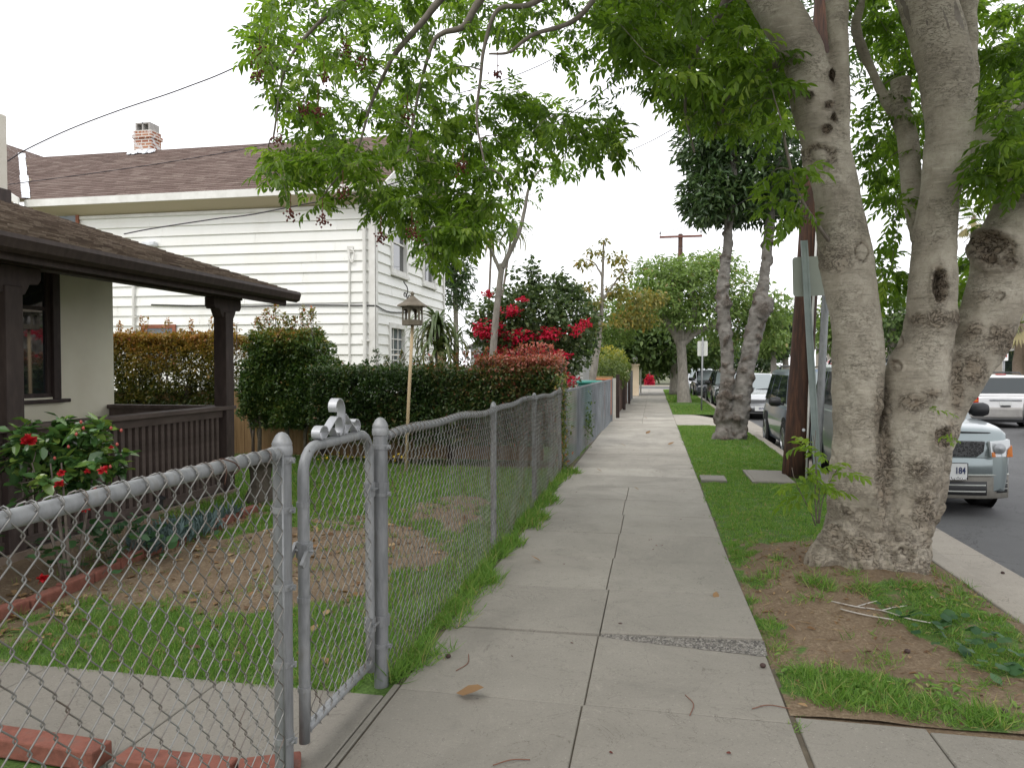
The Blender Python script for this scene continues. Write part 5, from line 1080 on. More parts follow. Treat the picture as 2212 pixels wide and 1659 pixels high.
bgtree('tree', 'bright green tree showing between the wooden pole and the near trunk', DP(1797, 815, 50), [[(1812,820,22),(1810,760,16),(1805,720,10)]], 50, [(1800,710,0,1.5,1.8,1.9,1500),(1830,690,0,1.8,1.8,2.2,1500),(1815,640,0,1.2,1.5,1.4,900)], .34, L_pale, 8, group=tg)
bgtree('tree', 'greyish hazy tree behind the dark sedan at the crossing', DP(1560, 810, 95), [[(1560,815,12),(1560,780,10)]], 95, [(1545,770,0,5,4,2.6,2400),(1600,765,0,4.5,4,2.6,1800),(1640,780,0,3.5,3,1.6,1200)], .5, L_dark, 8, group=tg)
bgtree('tree', 'mid green tree across the street seen between the near trunks', DP(1925, 800, 45), [[(1930,850,30),(1928,760,22),(1925,700,16)]], 45, [(1925,690,0,2.2,2.5,2.6,1800),(2000,720,0,3.,2.5,2.2,1500),(2070,660,0,2.4,2.5,2.6,1500),(2110,700,0,2,2,2,900)], .34, L_mid, 10, group=tg)
bgtree('tree', 'low green tree behind the white SUV across the street', DP(2190, 800, 62), [[(2190,820,12),(2190,770,10)]], 62, [(2190,760,0,2.5,2.5,1.6,1300),(2150,775,0,2.5,2.5,1.3,1000),(2240,740,0,2.6,2.5,2.,1000)], .4, L_mid, 6, group=tg)
bgtree('pine_tree', 'dark feathery tree behind the north end of the white house', DP(985, 770, 25), [[(985,800,14),(985,700,11),(982,620,9),(975,540,6)]], 25, [(990,600,0,.62,.8,.75,1300),(965,560,0,.5,.8,.7,900),(985,650,0,.5,.6,.3,400),(970,500,0,.6,.8,.7,900)], .16, L_dark, 16, LN, -.1)
bgtree('loquat_tree', 'slim sparse tree with bronze leaves behind the wire fence', (GP(1280, 905)[0]-.3, 19, 0), [[(1278,840,16),(1284,790,15),(1294,730,11),(1300,660,8),(1302,590,6),(1305,520,4)],[(1298,690,7),(1275,655,5),(1250,630,3)],[(1300,650,6),(1325,615,4),(1345,590,3)],[(1302,600,5),(1285,570,3),(1265,560,2)]], 19.5,
  [(1265,570,0,.3,.4,.16,82),(1330,560,0,.35,.4,.2,105),(1285,545,0,.25,.3,.16,60),(1305,520,0,.12,.2,.08,24),(1345,590,0,.3,.3,.2,75),(1262,620,0,.35,.4,.2,120),(1330,630,.2,.4,.4,.25,180),(1285,655,0,.3,.4,.15,120),(1380,650,.8,.62,.6,.40,400),(1420,645,1.,.35,.4,.25,180),(1350,690,.6,.5,.5,.28,220),(1275,700,.2,.45,.4,.25,300),(1390,690,.8,.5,.5,.25,270)], .125, L_olive, 110, LF, -.6)
yp = DP(1318, 790, 24.5); L_yel = leafmat('yellow_green_leaves', [(0., (.05,.085,.02)), (.5, (.13,.17,.04)), (.8, (.30,.27,.04)), (1., (.48,.38,.05))], .5, .35, .35, .6)
o = thing('shrub', (yp[0],yp[1],0), 'yellow green rounded shrub above the brown boarded fence', 'shrub'); leafball('foliage', [(crown_pts(yp+np.array((0,0,-.1)), (.62,1.6,.78), 2600, .4, cut=-.3), yp), (crown_pts(yp-np.array((0,-3,.1)), (.6,1.8,.75), 1500, .4, cut=-.3), yp)], .11, L_yel, o, tintf=lambda P: .1+.4*rng.random(len(P))+.75*np.clip(P[:, 2]-1.45, 0, 1)); MB().tube([(yp[0],yp[1],-.1),(yp[0],yp[1],1.)], .05, 8).build('stem', M_twig, o)
mg = DP(1403, 826, 66); o = thing('shrub', (mg[0],mg[1],-.05), 'magenta flowering shrub at the far end of the sidewalk', 'shrub'); leafball('flowers', [(crown_pts(mg, (.42,.4,.72), 700, .4, cut=-.5), mg)], .2, L_bract, o); MB().tube([(mg[0],mg[1],-.1),(mg[0],mg[1],1.)], .05, 6).build('stem', M_twig, o)
# palms across the street
def palm(label, base, top, r, fr, nf, droop, mat=L_strap):
    o = thing('palm_tree', base, label, 'palm tree'); b = np.array(base); t_ = np.array(top); mb = MB(); mb.tube([tuple(b+(t_-b)*k/8+np.array((.05*math.sin(k*1.3),0,0))) for k in range(9)], [r*(1.15-.3*k/8) for k in range(9)], 10); mb.build('trunk', nmat('palm_bark', (.16,.12,.09), (.30,.235,.18), 10, .9, .5, 30, .02, stretch=(1,1,6)), o, True)
    V = []; Q = []; T = []
    for k in range(nf):
        a = rng.uniform(0, 2*math.pi); e = rng.uniform(-.9, 1.2); dr = np.array((math.cos(a)*math.cos(e), math.sin(a)*math.cos(e), math.sin(e))); L = fr*rng.uniform(.75, 1.1); tip = t_+dr*L*.6
        sd = np.cross(dr, (0,0,1)); sd /= np.linalg.norm(sd)+1e-9; up_ = np.cross(sd, dr)
        for j in range(11):
            g = (j-5)/5*1.25; dd = dr*math.cos(g)+sd*math.sin(g); q = tip+dd*L*.45; q[2] -= droop*L*(.4+abs(g)*.3); w_ = L*.035; i0 = len(V); V += [tip+up_*w_*.3, tip+dd*L*.25+sd*w_*math.cos(g)+np.array((0,0,-.05*L)), q, tip+dd*L*.25-sd*w_*math.cos(g)+np.array((0,0,-.05*L))]; Q.append((i0, i0+1, i0+2, i0+3)); T.append((.95 if e < -.45 else .2)+.3*rng.random())
        i0 = len(V); V += [t_-sd*.03, t_+sd*.03, tip+sd*.02, tip-sd*.02]; Q.append((i0, i0+1, i0+2, i0+3)); T.append(.8)
    quadmesh('fronds', np.array(V), np.array(Q), mat, o, np.clip(np.array(T), 0, 1)); return o
pt_ = DP(2104, 470, 60); palm('tall fan palm far beyond, its head showing between the two right trunks', (pt_[0],pt_[1],-.2), pt_, .2, 1.9, 46, .25)
p_ = DP(2203, 700, 33); palm('shorter palm with ragged trunk at the right edge behind the white SUV', (p_[0],p_[1],-.1), (p_[0],p_[1],p_[2]), .22, 1.5, 34, .5)
# ---------------------------------------------------------------- hedges
def hedge(name, label, boxes, size, mat, tintf, dens, stems=(), shoots=(), cat='hedge'):
    x0 = np.mean([b[0] for b in boxes]); o = thing(name, (x0, boxes[0][2], 0), label, cat); P = []; N = []
    for (xa, xb, ya, yb_, za, zb) in boxes:
        A_ = 2*((xb-xa)*(zb-za)+(yb_-ya)*(zb-za))*.6+(xb-xa)*(yb_-ya); n = int(A_*dens)
        u = rng.random((n, 3)); f = rng.random(n); L = np.array((xb-xa, yb_-ya, zb-za)); dep = rng.random(n)**1.4*.26
        p = u*L+np.array((xa, ya, za)); nn = np.zeros((n, 3))
        m = f < .55; p[m, 1] = ya+dep[m]; nn[m] = (0,-1,.25)
        m = (f >= .55) & (f < .8); p[m, 2] = zb-dep[m]; nn[m] = (0,-.2,1)
        m = (f >= .8) & (f < .9); p[m, 0] = xb-dep[m]; nn[m] = (1,0,.3)
        m = (f >= .9); p[m, 0] = xa+dep[m]; nn[m] = (-1,0,.3)
        bump = np.array([(.20 if cat == 'shrub' else .10)*noise.noise((q[0]*2.4, q[1]*2.4, q[2]*2.4))+.05*noise.noise((q[0]*7, q[1]*7, q[2]*7)) for q in p])
        p += nn*bump[:, None]; keep = np.array([noise.noise((q[0]*5+3, q[1]*5, q[2]*5)) for q in p]) > -.52; P.append(p[keep]); N.append(nn[keep])
    for (x, y, z, h, r, n) in shoots:
        t_ = rng.random(n)**.8; p = np.stack((x+rng.normal(0, r, n)*(1-t_*.85), y+rng.normal(0, r, n)*(1-t_*.85), z+h*t_), 1); P.append(p); N.append(np.tile(np.array((0,0,.8)), (n, 1))+rng.normal(0, .3, (n, 3)))
    P = np.vstack(P); N = np.vstack(N); n = len(P); D = N*.55+rng.normal(0, .55, (n, 3)); D[:, 2] -= .05
    scatter('foliage', LF[0], LF[1], P, frames(D, rng.normal(0, .7, n)), size*rng.uniform(.65, 1.25, n), mat, o, np.clip(tintf(P)+rng.normal(0, .13, n), 0, 1))
    mb = MB()
    for (xa, xb, ya, yb_, za, zb) in boxes:
        k = 0; x = xa+.15
        while x < xb:                        # twiggy interior
            y = random.uniform(ya+.2, yb_-.1); 
            for s in range(5): mb.tube([(x,y,za+.0),(x+random.uniform(-.15,.15),y+random.uniform(-.1,.1),(za+zb)/2),(x+random.uniform(-.3,.3),min(yb_-.05, max(ya+.15, y+random.uniform(-.2,.2))),zb-.08)], [.014,.009,.004], 4, cap=False)
            x += .16
    for (x, y, h, r) in stems: mb.tube([(x,y,-.1),(x+random.uniform(-.03,.03),y,h*.5),(x+random.uniform(-.08,.08),y,h)], [r,r*.9,r*.8], 7); mb.tube([(x,y,h*.35),(x+random.uniform(-.15,.15),y-.02,h)], [r*.6,r*.5], 6)
    for (x, y, z, h, r, n) in shoots: 
        for s in range(3): mb.tube([(x,y,z-.2),(x+random.uniform(-r,r)*.8,y+random.uniform(-r,r)*.6,z+h*.9)], [.006,.002], 4, cap=False)
    mb.build('stems', M_twig, o, True)
    return o
# dark inner mass of each hedge is real: dense leaves on both faces
ya = 11.4; xa, xb = YP(230, 800, ya)[0], YP(478, 800, ya)[0]; zt2 = YP(380, 722, ya)[2]
hedge('hedge', 'golden orange tipped hedge behind the porch rail', [(xa, xb, ya, ya+1.1, .15, zt2)], .062, L_hedgey, lambda P: .38+.5*(P[:, 2]-zt2+.5)+.22*np.array([noise.noise((q[0]*2.2, q[1]*2, q[2]*2.2)) for q in P]), 3600, [(xa+.5+.55*k, ya+.15, .6, .03) for k in range(5)], [(xa+.15+.28*k+random.uniform(-.1,.1), ya+.25, zt2-.03, random.uniform(.12,.36), .06, 34) for k in range(9)])
ya = 10.85; xa, xb = YP(508, 800, ya)[0], YP(690, 800, ya)[0]; zt2 = YP(600, 690, ya)[2]
hedge('shrub', 'tall green shrub with bronze shoots beside the porch corner post', [(xa+.22, xb-.3, ya, ya+.9, .5, zt2-.18), (xa+.0, xb+.06, ya+.05, ya+.9, .7, zt2-.62), (xa+.1, xb-.12, ya+.02, ya+.9, .6, zt2-.38)], .062, L_hedge, lambda P: .30+.62*np.clip(P[:, 2]-(zt2-.55), 0, 1)+.17*np.array([noise.noise((q[0]*2.2, q[1]*2, q[2]*2.2)) for q in P]), 3000, [(xa+.35, ya+.1, .9, .035), (xa+.8, ya+.15, .9, .04), (xa+1.1, ya+.2, .9, .03)], [(xa+.2+.16*k, ya+.35, zt2-.3, h, .085, 110) for k, h in enumerate((.34,.5,.55,.42,.4,.55,.5))], 'shrub')
ya = 10.62; xb = -1.36; xa = YP(668, 800, ya)[0]; zt2 = 1.47
L_hedger = leafmat('reddish_hedge_leaves', [(0., (.024,.048,.016)), (.35, (.06,.105,.03)), (.52, (.13,.115,.04)), (.68, (.22,.085,.045)), (.85, (.38,.12,.085)), (1., (.52,.17,.14))], .38, .32, .5, 1.5, .28)
def tint_long(P):
    r = np.clip((P[:, 0]+4.2)/2.6, 0, 1); return .20+.16*np.array([noise.noise((q[0]*2, q[1]*2, q[2]*2)) for q in P])+r*.40*rng.random(len(P))+np.clip((P[:, 2]-zt2+.15)*3.0, 0, 1.)*(.12+.46*r)
hedge('hedge', 'long clipped dark green hedge with reddish top along the fence end', [(xa, xb, ya, ya+.95, .32, zt2), (xa+.3, xb, ya-.03, ya+.6, .55, zt2-.12), (-2.6, xb-.02, ya+.1, ya+1.0, 1.2, zt2+.15)], 0.058, L_hedger, tint_long, 3000, [(xa+.4+.62*k, ya+.2, .6, .03) for k in range(6)], [(YP(x, 780, ya+.3)[0], ya+.3, zt2-.05, h, .07, 60) for x, h in ((930,.22),(955,.26),(1005,.28),(1050,.34),(1090,.32),(1125,.4),(1152,.42),(1178,.4),(790,.16),(812,.34),(835,.22),(868,.3),(900,.2),(985,.25),(1030,.32),(1070,.28),(1110,.34),(1140,.4),(1165,.4),(1190,.38),(1210,.3))])
# ivy over the last post
iv = thing('vine', (-1.25,10.35,0), 'straggling green and bronze vine hanging over the last fence post', 'vine'); n = 700; z_ = rng.random(n)*1.35; P = np.stack((-1.27+rng.normal(0, .05, n), 10.3+rng.normal(0, .1, n), z_+.05), 1)
scatter('foliage', LF[0], LF[1], P, frames(rng.normal(0, 1, (n, 3))+np.array((.4,-.4,-.2)), rng.normal(0, .5, n)), .055*rng.uniform(.7, 1.3, n), L_hedge, iv, np.clip(rng.normal(.5, .2, n), 0, 1)); MB().tube([(-1.3,10.35,-.05),(-1.27,10.3,.7),(-1.26,10.32,1.3)], .012, 5).build('stem', M_twig, iv)
iw = DP(1268, 905, 13.4); i2 = thing('vine', (iw[0],iw[1],0), 'small green vine tuft on the face of the wire fence', 'vine'); n = 260; P = iw+rng.normal(0, 1, (n, 3))*np.array((.05,.12,.2)); scatter('foliage', LF[0], LF[1], P, frames(rng.normal(0, 1, (n, 3)), None), .06*rng.uniform(.7, 1.3, n), L_mid, i2); MB().tube([(iw[0]-.03,iw[1],-.05),(iw[0]-.03,iw[1],iw[2])], .008, 5).build('stem', M_twig, i2)
# bougainvillea
db_ = 13.2; bo = thing('bougainvillea', (DP(1150,780,db_)[0],12.9,0), 'big dark bougainvillea mound covered with crimson flowers behind the hedge', 'shrub')
bl = [(1170,700,0,.95,.8,.72,3600),(1095,720,-.3,.6,.6,.55,1500),(1235,720,.2,.55,.6,.75,2000),(1205,800,.0,.4,.5,.45,800),(1110,650,.2,.5,.5,.3,700),(1150,600,.3,.16,.25,.42,300),(1190,625,.3,.5,.4,.28,600),(1240,640,.3,.3,.4,.22,320),(1215,600,.3,.12,.2,.2,70),(1110,590,.2,.12,.2,.2,60),(1045,690,-.2,.35,.4,.4,500),(1120,790,-.2,.8,.5,.4,900)]
parts = [(crown_pts(DP(a, b, db_+e), (r1, r2, r3), n, .35, seed=i*2.3, cut=-.22), DP(a, b, db_+e)) for i, (a, b, e, r1, r2, r3, n) in enumerate(bl)]
leafball('foliage', parts, .085, L_boug, bo, LW, -.1)
fl = [(1100,800,.5,.16,260),(1000,790,.3,.12,120),(1180,810,.4,.14,200),(1060,690,.28,.2,255),(1085,750,.4,.2,510),(1120,705,.3,.16,340),(1140,765,.5,.18,714),(1185,700,.26,.12,255),(1050,760,.22,.18,306),(1170,785,.45,.16,680),(1105,650,.2,.1,153),(1035,690,.1,.16,102),(1245,690,.16,.14,102),(1200,745,.3,.08,187),(1055,612,.09,.05,51),(1265,675,.1,.12,68),(1215,800,.3,.12,272),(1155,735,.2,.08,153),(1130,625,.1,.05,51)]
fp_ = []
for (x, y, rx, rz_, n) in fl: 
    y += 22
    c = DP(x, y, db_-.72); q = crown_pts(c, (rx, .35, rz_), n, .6, cut=-.02, seed=x*.1); fp_.append((q, c))
leafball('flowers', fp_, .055, L_bract, bo, LW, 0.)
nb = Net(); nb.limb(dpath([(1150,930,30),(1160,820,24),(1165,740,16)], db_)); 
for i, (a, b, e, r1, r2, r3, n) in enumerate(bl):
    for k in range(5): nb.grow(DP(a, b, db_+e)+rng.normal(0, .4, 3)*np.array((r1, r2, r3)), .1, .015)
nb.build('stems', M_twig, bo)
# slim grey tree in front of it
dt = 12.2; sl3 = thing('slim_tree', (DP(1066,760,dt)[0],11.9,0), 'slim smooth grey tree forking above the hedge before the crimson flowers', 'tree')
tr = [dpath([(1062,1000,20),(1064,800,17),(1067,735,15),(1074,660,14),(1081,600,13),(1085,570,13)], dt), dpath([(1084,580,13),(1100,548,11),(1122,500,9),(1134,450,8),(1143,405,6),(1165,370,4),(1200,355,3)], dt), dpath([(1082,590,9),(1064,548,7),(1040,500,6),(1015,455,4)], dt), dpath([(1143,405,5),(1135,380,4),(1110,350,3)], dt), dpath([(1122,500,5),(1090,470,4),(1070,440,3)], dt)]
mb = MB(); nb = Net()
for c in tr: mb.tube(c[:, :3], c[:, 3], 10)
for c in tr[1:]: nb.limb(c)
mb.build('trunk', M_barkp, sl3, True); tws = []
for (x, y) in ((1020,450),(1040,430),(1075,440),(1000,480),(1060,470),(1110,345),(1090,370),(1190,350),(1210,365),(1170,400),(1240,355),(1105,480),(1030,505),(1130,430),(1010,520),(985,500)):
    c = nb.grow(DP(x, y, dt+random.uniform(-.4,.4)), .1, .012); 
    if c is not None: tws.append(c)
leaves_on(tws, 5, .36, 'foliage', L_pin, sl3, tintf=lambda P: rng.uniform(.25, .75, len(P))); nb.build('branches', M_barkp, sl3, skip=4)
# strap leaved plants
def strap(label, base, heads, n, L, w_, stem=True):
    o = thing('dracaena', base, label, 'plant'); V = []; Q = []; T = []; mb = MB()
    for hd in heads:
        hd = np.array(hd)
        if stem: mb.tube([tuple(base), tuple(hd*.5+np.array(base)*.5+np.array((.04,0,0))), tuple(hd)], .03, 8)
        for k in range(n):
            a = rng.uniform(0, 2*math.pi); e = rng.uniform(-.2, 1.35); l = L*rng.uniform(.7, 1.1); pts = []; p = hd.copy(); ee = e
            tt = .2+.5*rng.random() if e > .1 else .6+.4*rng.random()
            for s in range(7):
                dd = np.array((math.cos(a)*math.cos(ee), math.sin(a)*math.cos(ee), math.sin(ee))); pts.append(p.copy()); p = p+dd*l/6; ee -= .34+.12*rng.random()
            sd = np.array((-math.sin(a), math.cos(a), 0)); i0 = len(V)
            for s, q in enumerate(pts):
                ww = w_*(.6+.4*math.sin(math.pi*min(1, (s+.8)/4.)) if s < 4 else (7-s)/4.5*.9)/1.; V += [q-sd*ww/2, q+sd*ww/2]
            for s in range(6): Q.append((i0+2*s, i0+2*s+1, i0+2*s+3, i0+2*s+2)); T.append(tt)
    quadmesh('leaves', np.array(V), np.array(Q), L_strap, o, np.array(T)); 
    if stem: mb.build('stem', M_twig, o, True)
p1_ = DP(945, 700, 12.6); strap('strap leaved green plant rising behind the hedge beside the bird feeder', (p1_[0],p1_[1],0), [p1_, p1_+np.array((-.05,.1,-.25)), p1_+np.array((.05,-.1,-.45))], 44, .78, .075)
p2_ = DP(1062, 520, 18.5); strap('tall strap leaved plant with drooping yellowing leaves behind the slim tree', (p2_[0]-.3,p2_[1],0), [p2_, p2_+np.array((.5,.1,.25))], 44, .85, .06)
p3_ = DP(985, 735, 14); strap('lower strap leaved plant with pale dry leaves left of the bougainvillea', (p3_[0],p3_[1],0), [p3_], 30, .75, .055)
# camellia by the porch
cm = thing('camellia_bush', (-4.0,4.55,0), 'camellia bush with glossy leaves and red flowers in front of the porch', 'bush'); nb = Net(); cb = np.array((-4.02,4.5,0.))
for k in range(5):
    a = rng.uniform(0, 6.28); c = np.array([np.append(cb+np.array((.05*math.cos(a), .05*math.sin(a), 0))*(1-t_)+np.array((.22*math.cos(a), .26*math.sin(a), .85))*t_, .014-.009*t_) for t_ in np.linspace(0, 1, 9)]); nb.limb(c)
cen = np.array((DP(150,1000,5.25)+0)); P = []; D = []
for k in range(95):
    v = rng.normal(0, 1, 3); v /= np.linalg.norm(v); q = cen+np.array((0,0,.05))+v*rng.random()**.5*np.array((.40,.42,.31)); c = nb.grow(q, .05, .006)
    if c is None: continue
    for j in range(17): 
        i = rng.integers(int(len(c)*.72), len(c)); P.append(c[i, :3]+rng.normal(0, .02, 3)); d = rng.normal(0, 1, 3); d[2] = d[2]*.5-.05; D.append(d)
for (x, y) in ((50,1075),(30,1085),(70,1040),(95,1070),(40,1060),(45,965),(35,985),(75,985),(60,1000)):
    c = nb.grow(DP(x, y, 5.0), .05, .005)
    if c is None: continue
    for j in range(2): P.append(c[-1, :3]+rng.normal(0, .03, 3)); d = rng.normal(0, 1, 3); d[2] *= .4; D.append(d)
n = len(P); scatter('foliage', leaf_t(.30, .25, .12)[0], LF[1], np.array(P), frames(np.array(D), rng.normal(0, .4, n)), .098*rng.uniform(.7, 1.2, n), L_cam, cm); nb.build('stems', M_twig, cm)
M_flr = plain('red_petals', (.40,.006,.012), .5); M_bud = plain('pink_buds', (.36,.07,.055), .5)
for (x, y, d, r) in ((62,953,4.85,.05),(132,1022,4.85,.03),(224,1016,4.95,.034),(188,1018,4.95,.022),(222,1172,4.85,.03),(240,968,5.,.018),(128,1045,4.9,.03),(92,1250,4.85,.04)):
    if y > 1165 and x > 200: x, y, d = 184, 1100, 4.85
    c = DP(x, y, d); n = int(14+r*500); scatter('flower', LW[0], LW[1], c+rand_dirs(n)*r*.25, frames(rand_dirs(n, -.4), rng.normal(0, 1, n)), r*rng.uniform(.75, 1.1, n)*1.05, M_flr, cm)
for (x, y) in ((175,912),(165,938),(240,925),(262,930),(180,925),(148,965),(118,990),(253,960),(205,1055),(238,1008)):
    c = DP(x, y, 4.98); MB().lathe([(0,-.013),(.008,-.007),(.0105,.0),(.007,.009),(0,.015)], 8, c).build('bud', M_bud, cm, True)
# bed plants
def tuft(name, label, pts, h, n, w_, mat, cat, spread=.5, kind=None):
    P = np.repeat(np.array(pts), n, 0)+rng.normal(0, .05, (len(pts)*n, 3))*np.array((1,1,0)); D = rng.normal(0, spread, (len(P), 3)); D[:, 2] = np.abs(D[:, 2])+.7
    o = scatter(name, leaf_t(w_, .3, .1)[0], LF[1], P, frames(D, rng.normal(0, 1, len(P))), h*rng.uniform(.6, 1.2, len(P)), mat); return tag(o, label, cat, kind=kind)
tuft('succulent_patch', 'patch of blue grey finger succulents under the porch rail', [GP(x, y, .02) for x, y in ((300,1180),(330,1172),(360,1160),(395,1150),(425,1140),(455,1130),(490,1118),(345,1185),(385,1168),(420,1158),(450,1145),(310,1195))], .16, 42, .08, L_blue, 'plant')
sp_ = GP(260, 1225); n = 150; P = np.stack((sp_[0]+rng.normal(-.2, .25, n), sp_[1]+rng.normal(.1, .32, n), .05+.25*rng.random(n)), 1)
RD = np.array([(0,0,0)]+[(math.cos(a)*.5+.4, math.sin(a)*.5, .07*math.cos(3*a)) for a in np.linspace(-2.7, 2.7, 9)]); RQ = np.array([(0,i,i+1,i+2) for i in range(1, 8, 2)])
g_ = thing('bedding_plant', (sp_[0],sp_[1],0), 'low clump of round leaved plants by the porch flower bed edging', 'plant'); scatter('foliage', RD, RQ, P, frames(rand_dirs(n, -.1, .5), rng.normal(0, .4, n)), .075*rng.uniform(.7, 1.3, n), L_mallow, g_); mb = MB()
for k in range(0, n, 3): mb.tube([(sp_[0]-.2+(P[k,0]-sp_[0]+.2)*.6, P[k,1], 0), tuple(P[k])], .0025, 4, cap=False)
mb.build('stems', M_twig, g_)
# ---------------------------------------------------------------- grass
BL = np.array([(0,-.5,0),(0,.5,0),(.5,.38,.03),(.5,-.38,.03),(1,.08,-.12),(1,-.08,-.12)]); BQ = np.array([(0,1,2,3),(3,2,4,5)])
def grass(name, x0, x1, y0, y1, dens, gf, h, zf, label=None, wd=.0045, lean=.55, thr=.4, nearscale=True):
    n = int((x1-x0)*(y1-y0)*dens); X = rng.uniform(x0, x1, n); Y = rng.uniform(y0, y1, n)
    if nearscale: k = rng.random(n) < np.clip(9./(Y+3.5), .25, 1.); X, Y = X[k], Y[k]
    g = np.array([gf(a, b) for a, b in zip(X, Y)]); cl = np.array([.5+noise.noise((a*7, b*7, 5.)) for a, b in zip(X, Y)]); k = (g+.45*(cl-.5)-thr) > rng.random(len(X))*.5; X, Y, g, cl = X[k], Y[k], g[k], cl[k]; n = len(X)
    Z = np.array([zf(a, b) for a, b in zip(X, Y)])-.004; D = rng.normal(0, lean, (n, 3)); D[:, 2] = .75+.3*rng.random(n); hh = h*rng.uniform(.45, 1.15, n)*(.55+.6*np.clip(cl, 0, 1))
    S = np.stack((hh, np.full(n, wd)*rng.uniform(.6, 1.3, n)*np.clip(Y/5., .8, 2.2), hh), 1)
    o = scatter(name, BL, BQ, np.stack((X, Y, Z), 1), frames(D, rng.uniform(0, 6.28, n)), S, L_grass, None, np.clip(rng.normal(.44, .2, n)+(rng.random(n) < .09)*.6, 0, 1)); return tag(o, kind='stuff')
grass('yard_grass', -4.4, -1.36, 3.14, 10.6, 9000, g_yard, .065, z_yard)
grass('yard_grass', -8, -4.2, 6.5, 11.3, 2600, lambda x, y: .9, .08, lambda x, y: 0)
grass('lawn_grass', .60, 2.1, 5.8, 19.1, 9000, g_park, .035, z_park)
grass('lawn_grass', .60, 2.1, 23.4, 47, 3000, lambda x, y: .95, .06+0., lambda x, y: .0)
grass('verge_grass', .60, 2.1, 3.35, 6.2, 11000, g_park, .05, z_park, lean=.8)
def fr_edge(x, y): return .75+.7*nz(x, y, 2.2, 11)-abs(x+1.23)*3.2
grass('fence_grass', -1.42, -1.0, 3.3, 10.3, 9000, fr_edge, .13, lambda x, y: 0, lean=.7, thr=.3, wd=.006)
grass('verge_grass', .7, 1.75, 3.36, 4.1, 9000, lambda x, y: .95*sm(1.2, .4, ell(x, y, .85, 3.62, .3, .3))+.8*sm(1.2, .4, ell(x, y, 1.3, 3.45, .3, .14)), .10, z_park, lean=.8, wd=.0055)
def joints(x, y): return (.9 if abs(x-.585) < .035 else 0)*(.5+.9*nz(x, y, 3, 13))
grass('kerb_grass', .555, .63, 2.2, 19, 5000, joints, .05, lambda x, y: -.01, lean=.9)
grass('kerb_grass', 1.95, 2.14, 3.4, 12, 3500, lambda x, y: .55+.8*nz(x, y, 2, 14), .07, z_park, lean=.8)
grass('far_tussock', .6, 1.2, 30.5, 33.5, 900, lambda x, y: .9, .3, lambda x, y: 0, wd=.012)
# weeds and litter
def flat_leaves(name, pts, size, mat, tmpl, kind='stuff', zj=.012, tilt=.35):
    P = np.array(pts); n = len(P); D = rng.normal(0, 1, (n, 3)); D[:, 2] *= tilt; return tag(scatter(name, tmpl[0], tmpl[1], P+np.array((0,0,zj)), frames(D, rng.normal(0, tilt, n)), size*rng.uniform(.5, 1.25, n), mat), kind=kind)
def spread(cs, n, s, zf):
    o = []
    for c in cs:
        for k in range(n): x, y = c[0]+rng.normal(0, s), c[1]+rng.normal(0, s*.8); o.append((x, y, zf(x, y)+.01))
    return o
flat_leaves('mallow_weeds', [p for p in spread([GP(1990,1365),GP(2040,1360),GP(2100,1385),GP(2060,1400),GP(2140,1420),GP(2150,1460),GP(1940,1330)], 7, .09, z_park) if .62 < p[0] < 2.1], .058, L_mallow, (RD, RQ), zj=.035)
flat_leaves('dandelion_weeds', [p for p in spread([GP(2010,1480),GP(2170,1540),GP(2090,1290),GP(2030,1500),GP(1820,1480),GP(2120,1330),GP(1660,1430),GP(2050,1320)], 26, .075, z_park) if .62 < p[0] < 2.1 and p[1] > 3.42], .058, L_grass, leaf_t(.15, .2, .2), zj=.012, tilt=.16)
flat_leaves('leaf_litter', [(x, y, z_yard(x, y)) for x, y in zip(rng.uniform(-4.3, -1.6, 420), rng.uniform(3.3, 7.6, 420))]+spread([GP(40,1300),GP(90,1320),GP(350,1190),GP(420,1150),GP(480,1130)], 40, .16, z_yard), .075, L_dry, LF, zj=.008, tilt=.25)
flat_leaves('leaf_litter', [(x, y, z_park(x, y)) for x, y in zip(rng.uniform(.65, 2.05, 150), rng.uniform(3.4, 8, 150))], .05, L_dry, LN, zj=.008, tilt=.2)
flat_leaves('straw_litter', [(x, y, z_park(x, y)) for x, y in zip(rng.uniform(.62, 2.08, 900), rng.uniform(3.4, 6.6, 900))]+[(x, y, z_yard(x, y)) for x, y in zip(rng.uniform(-4.2, -1.5, 700), rng.uniform(4.2, 8, 700))], .07, L_dry, leaf_t(.028, .2, .05), zj=.006, tilt=.12)
cen_ = [GP(x, y) for x, y in ((715,1005),(735,1000),(760,1005),(700,1010),(800,1000),(860,1005),(910,1000),(940,990),(880,1012),(505,965),(830,1008))]
flat_leaves('wildflowers', [(p[0], p[1], .09+.08*rng.random()) for p in spread(cen_, 9, .09, lambda x, y: 0)], .04, plain('yellow_petals', (.65,.45,.02), .6), LW, tilt=.6)
flat_leaves('seed_litter', [(x, y, .004) for x, y in zip(rng.uniform(-1.1, .5, 60), rng.uniform(2.7, 14, 60))], .018, M_seed, LW, zj=.002, tilt=.2)
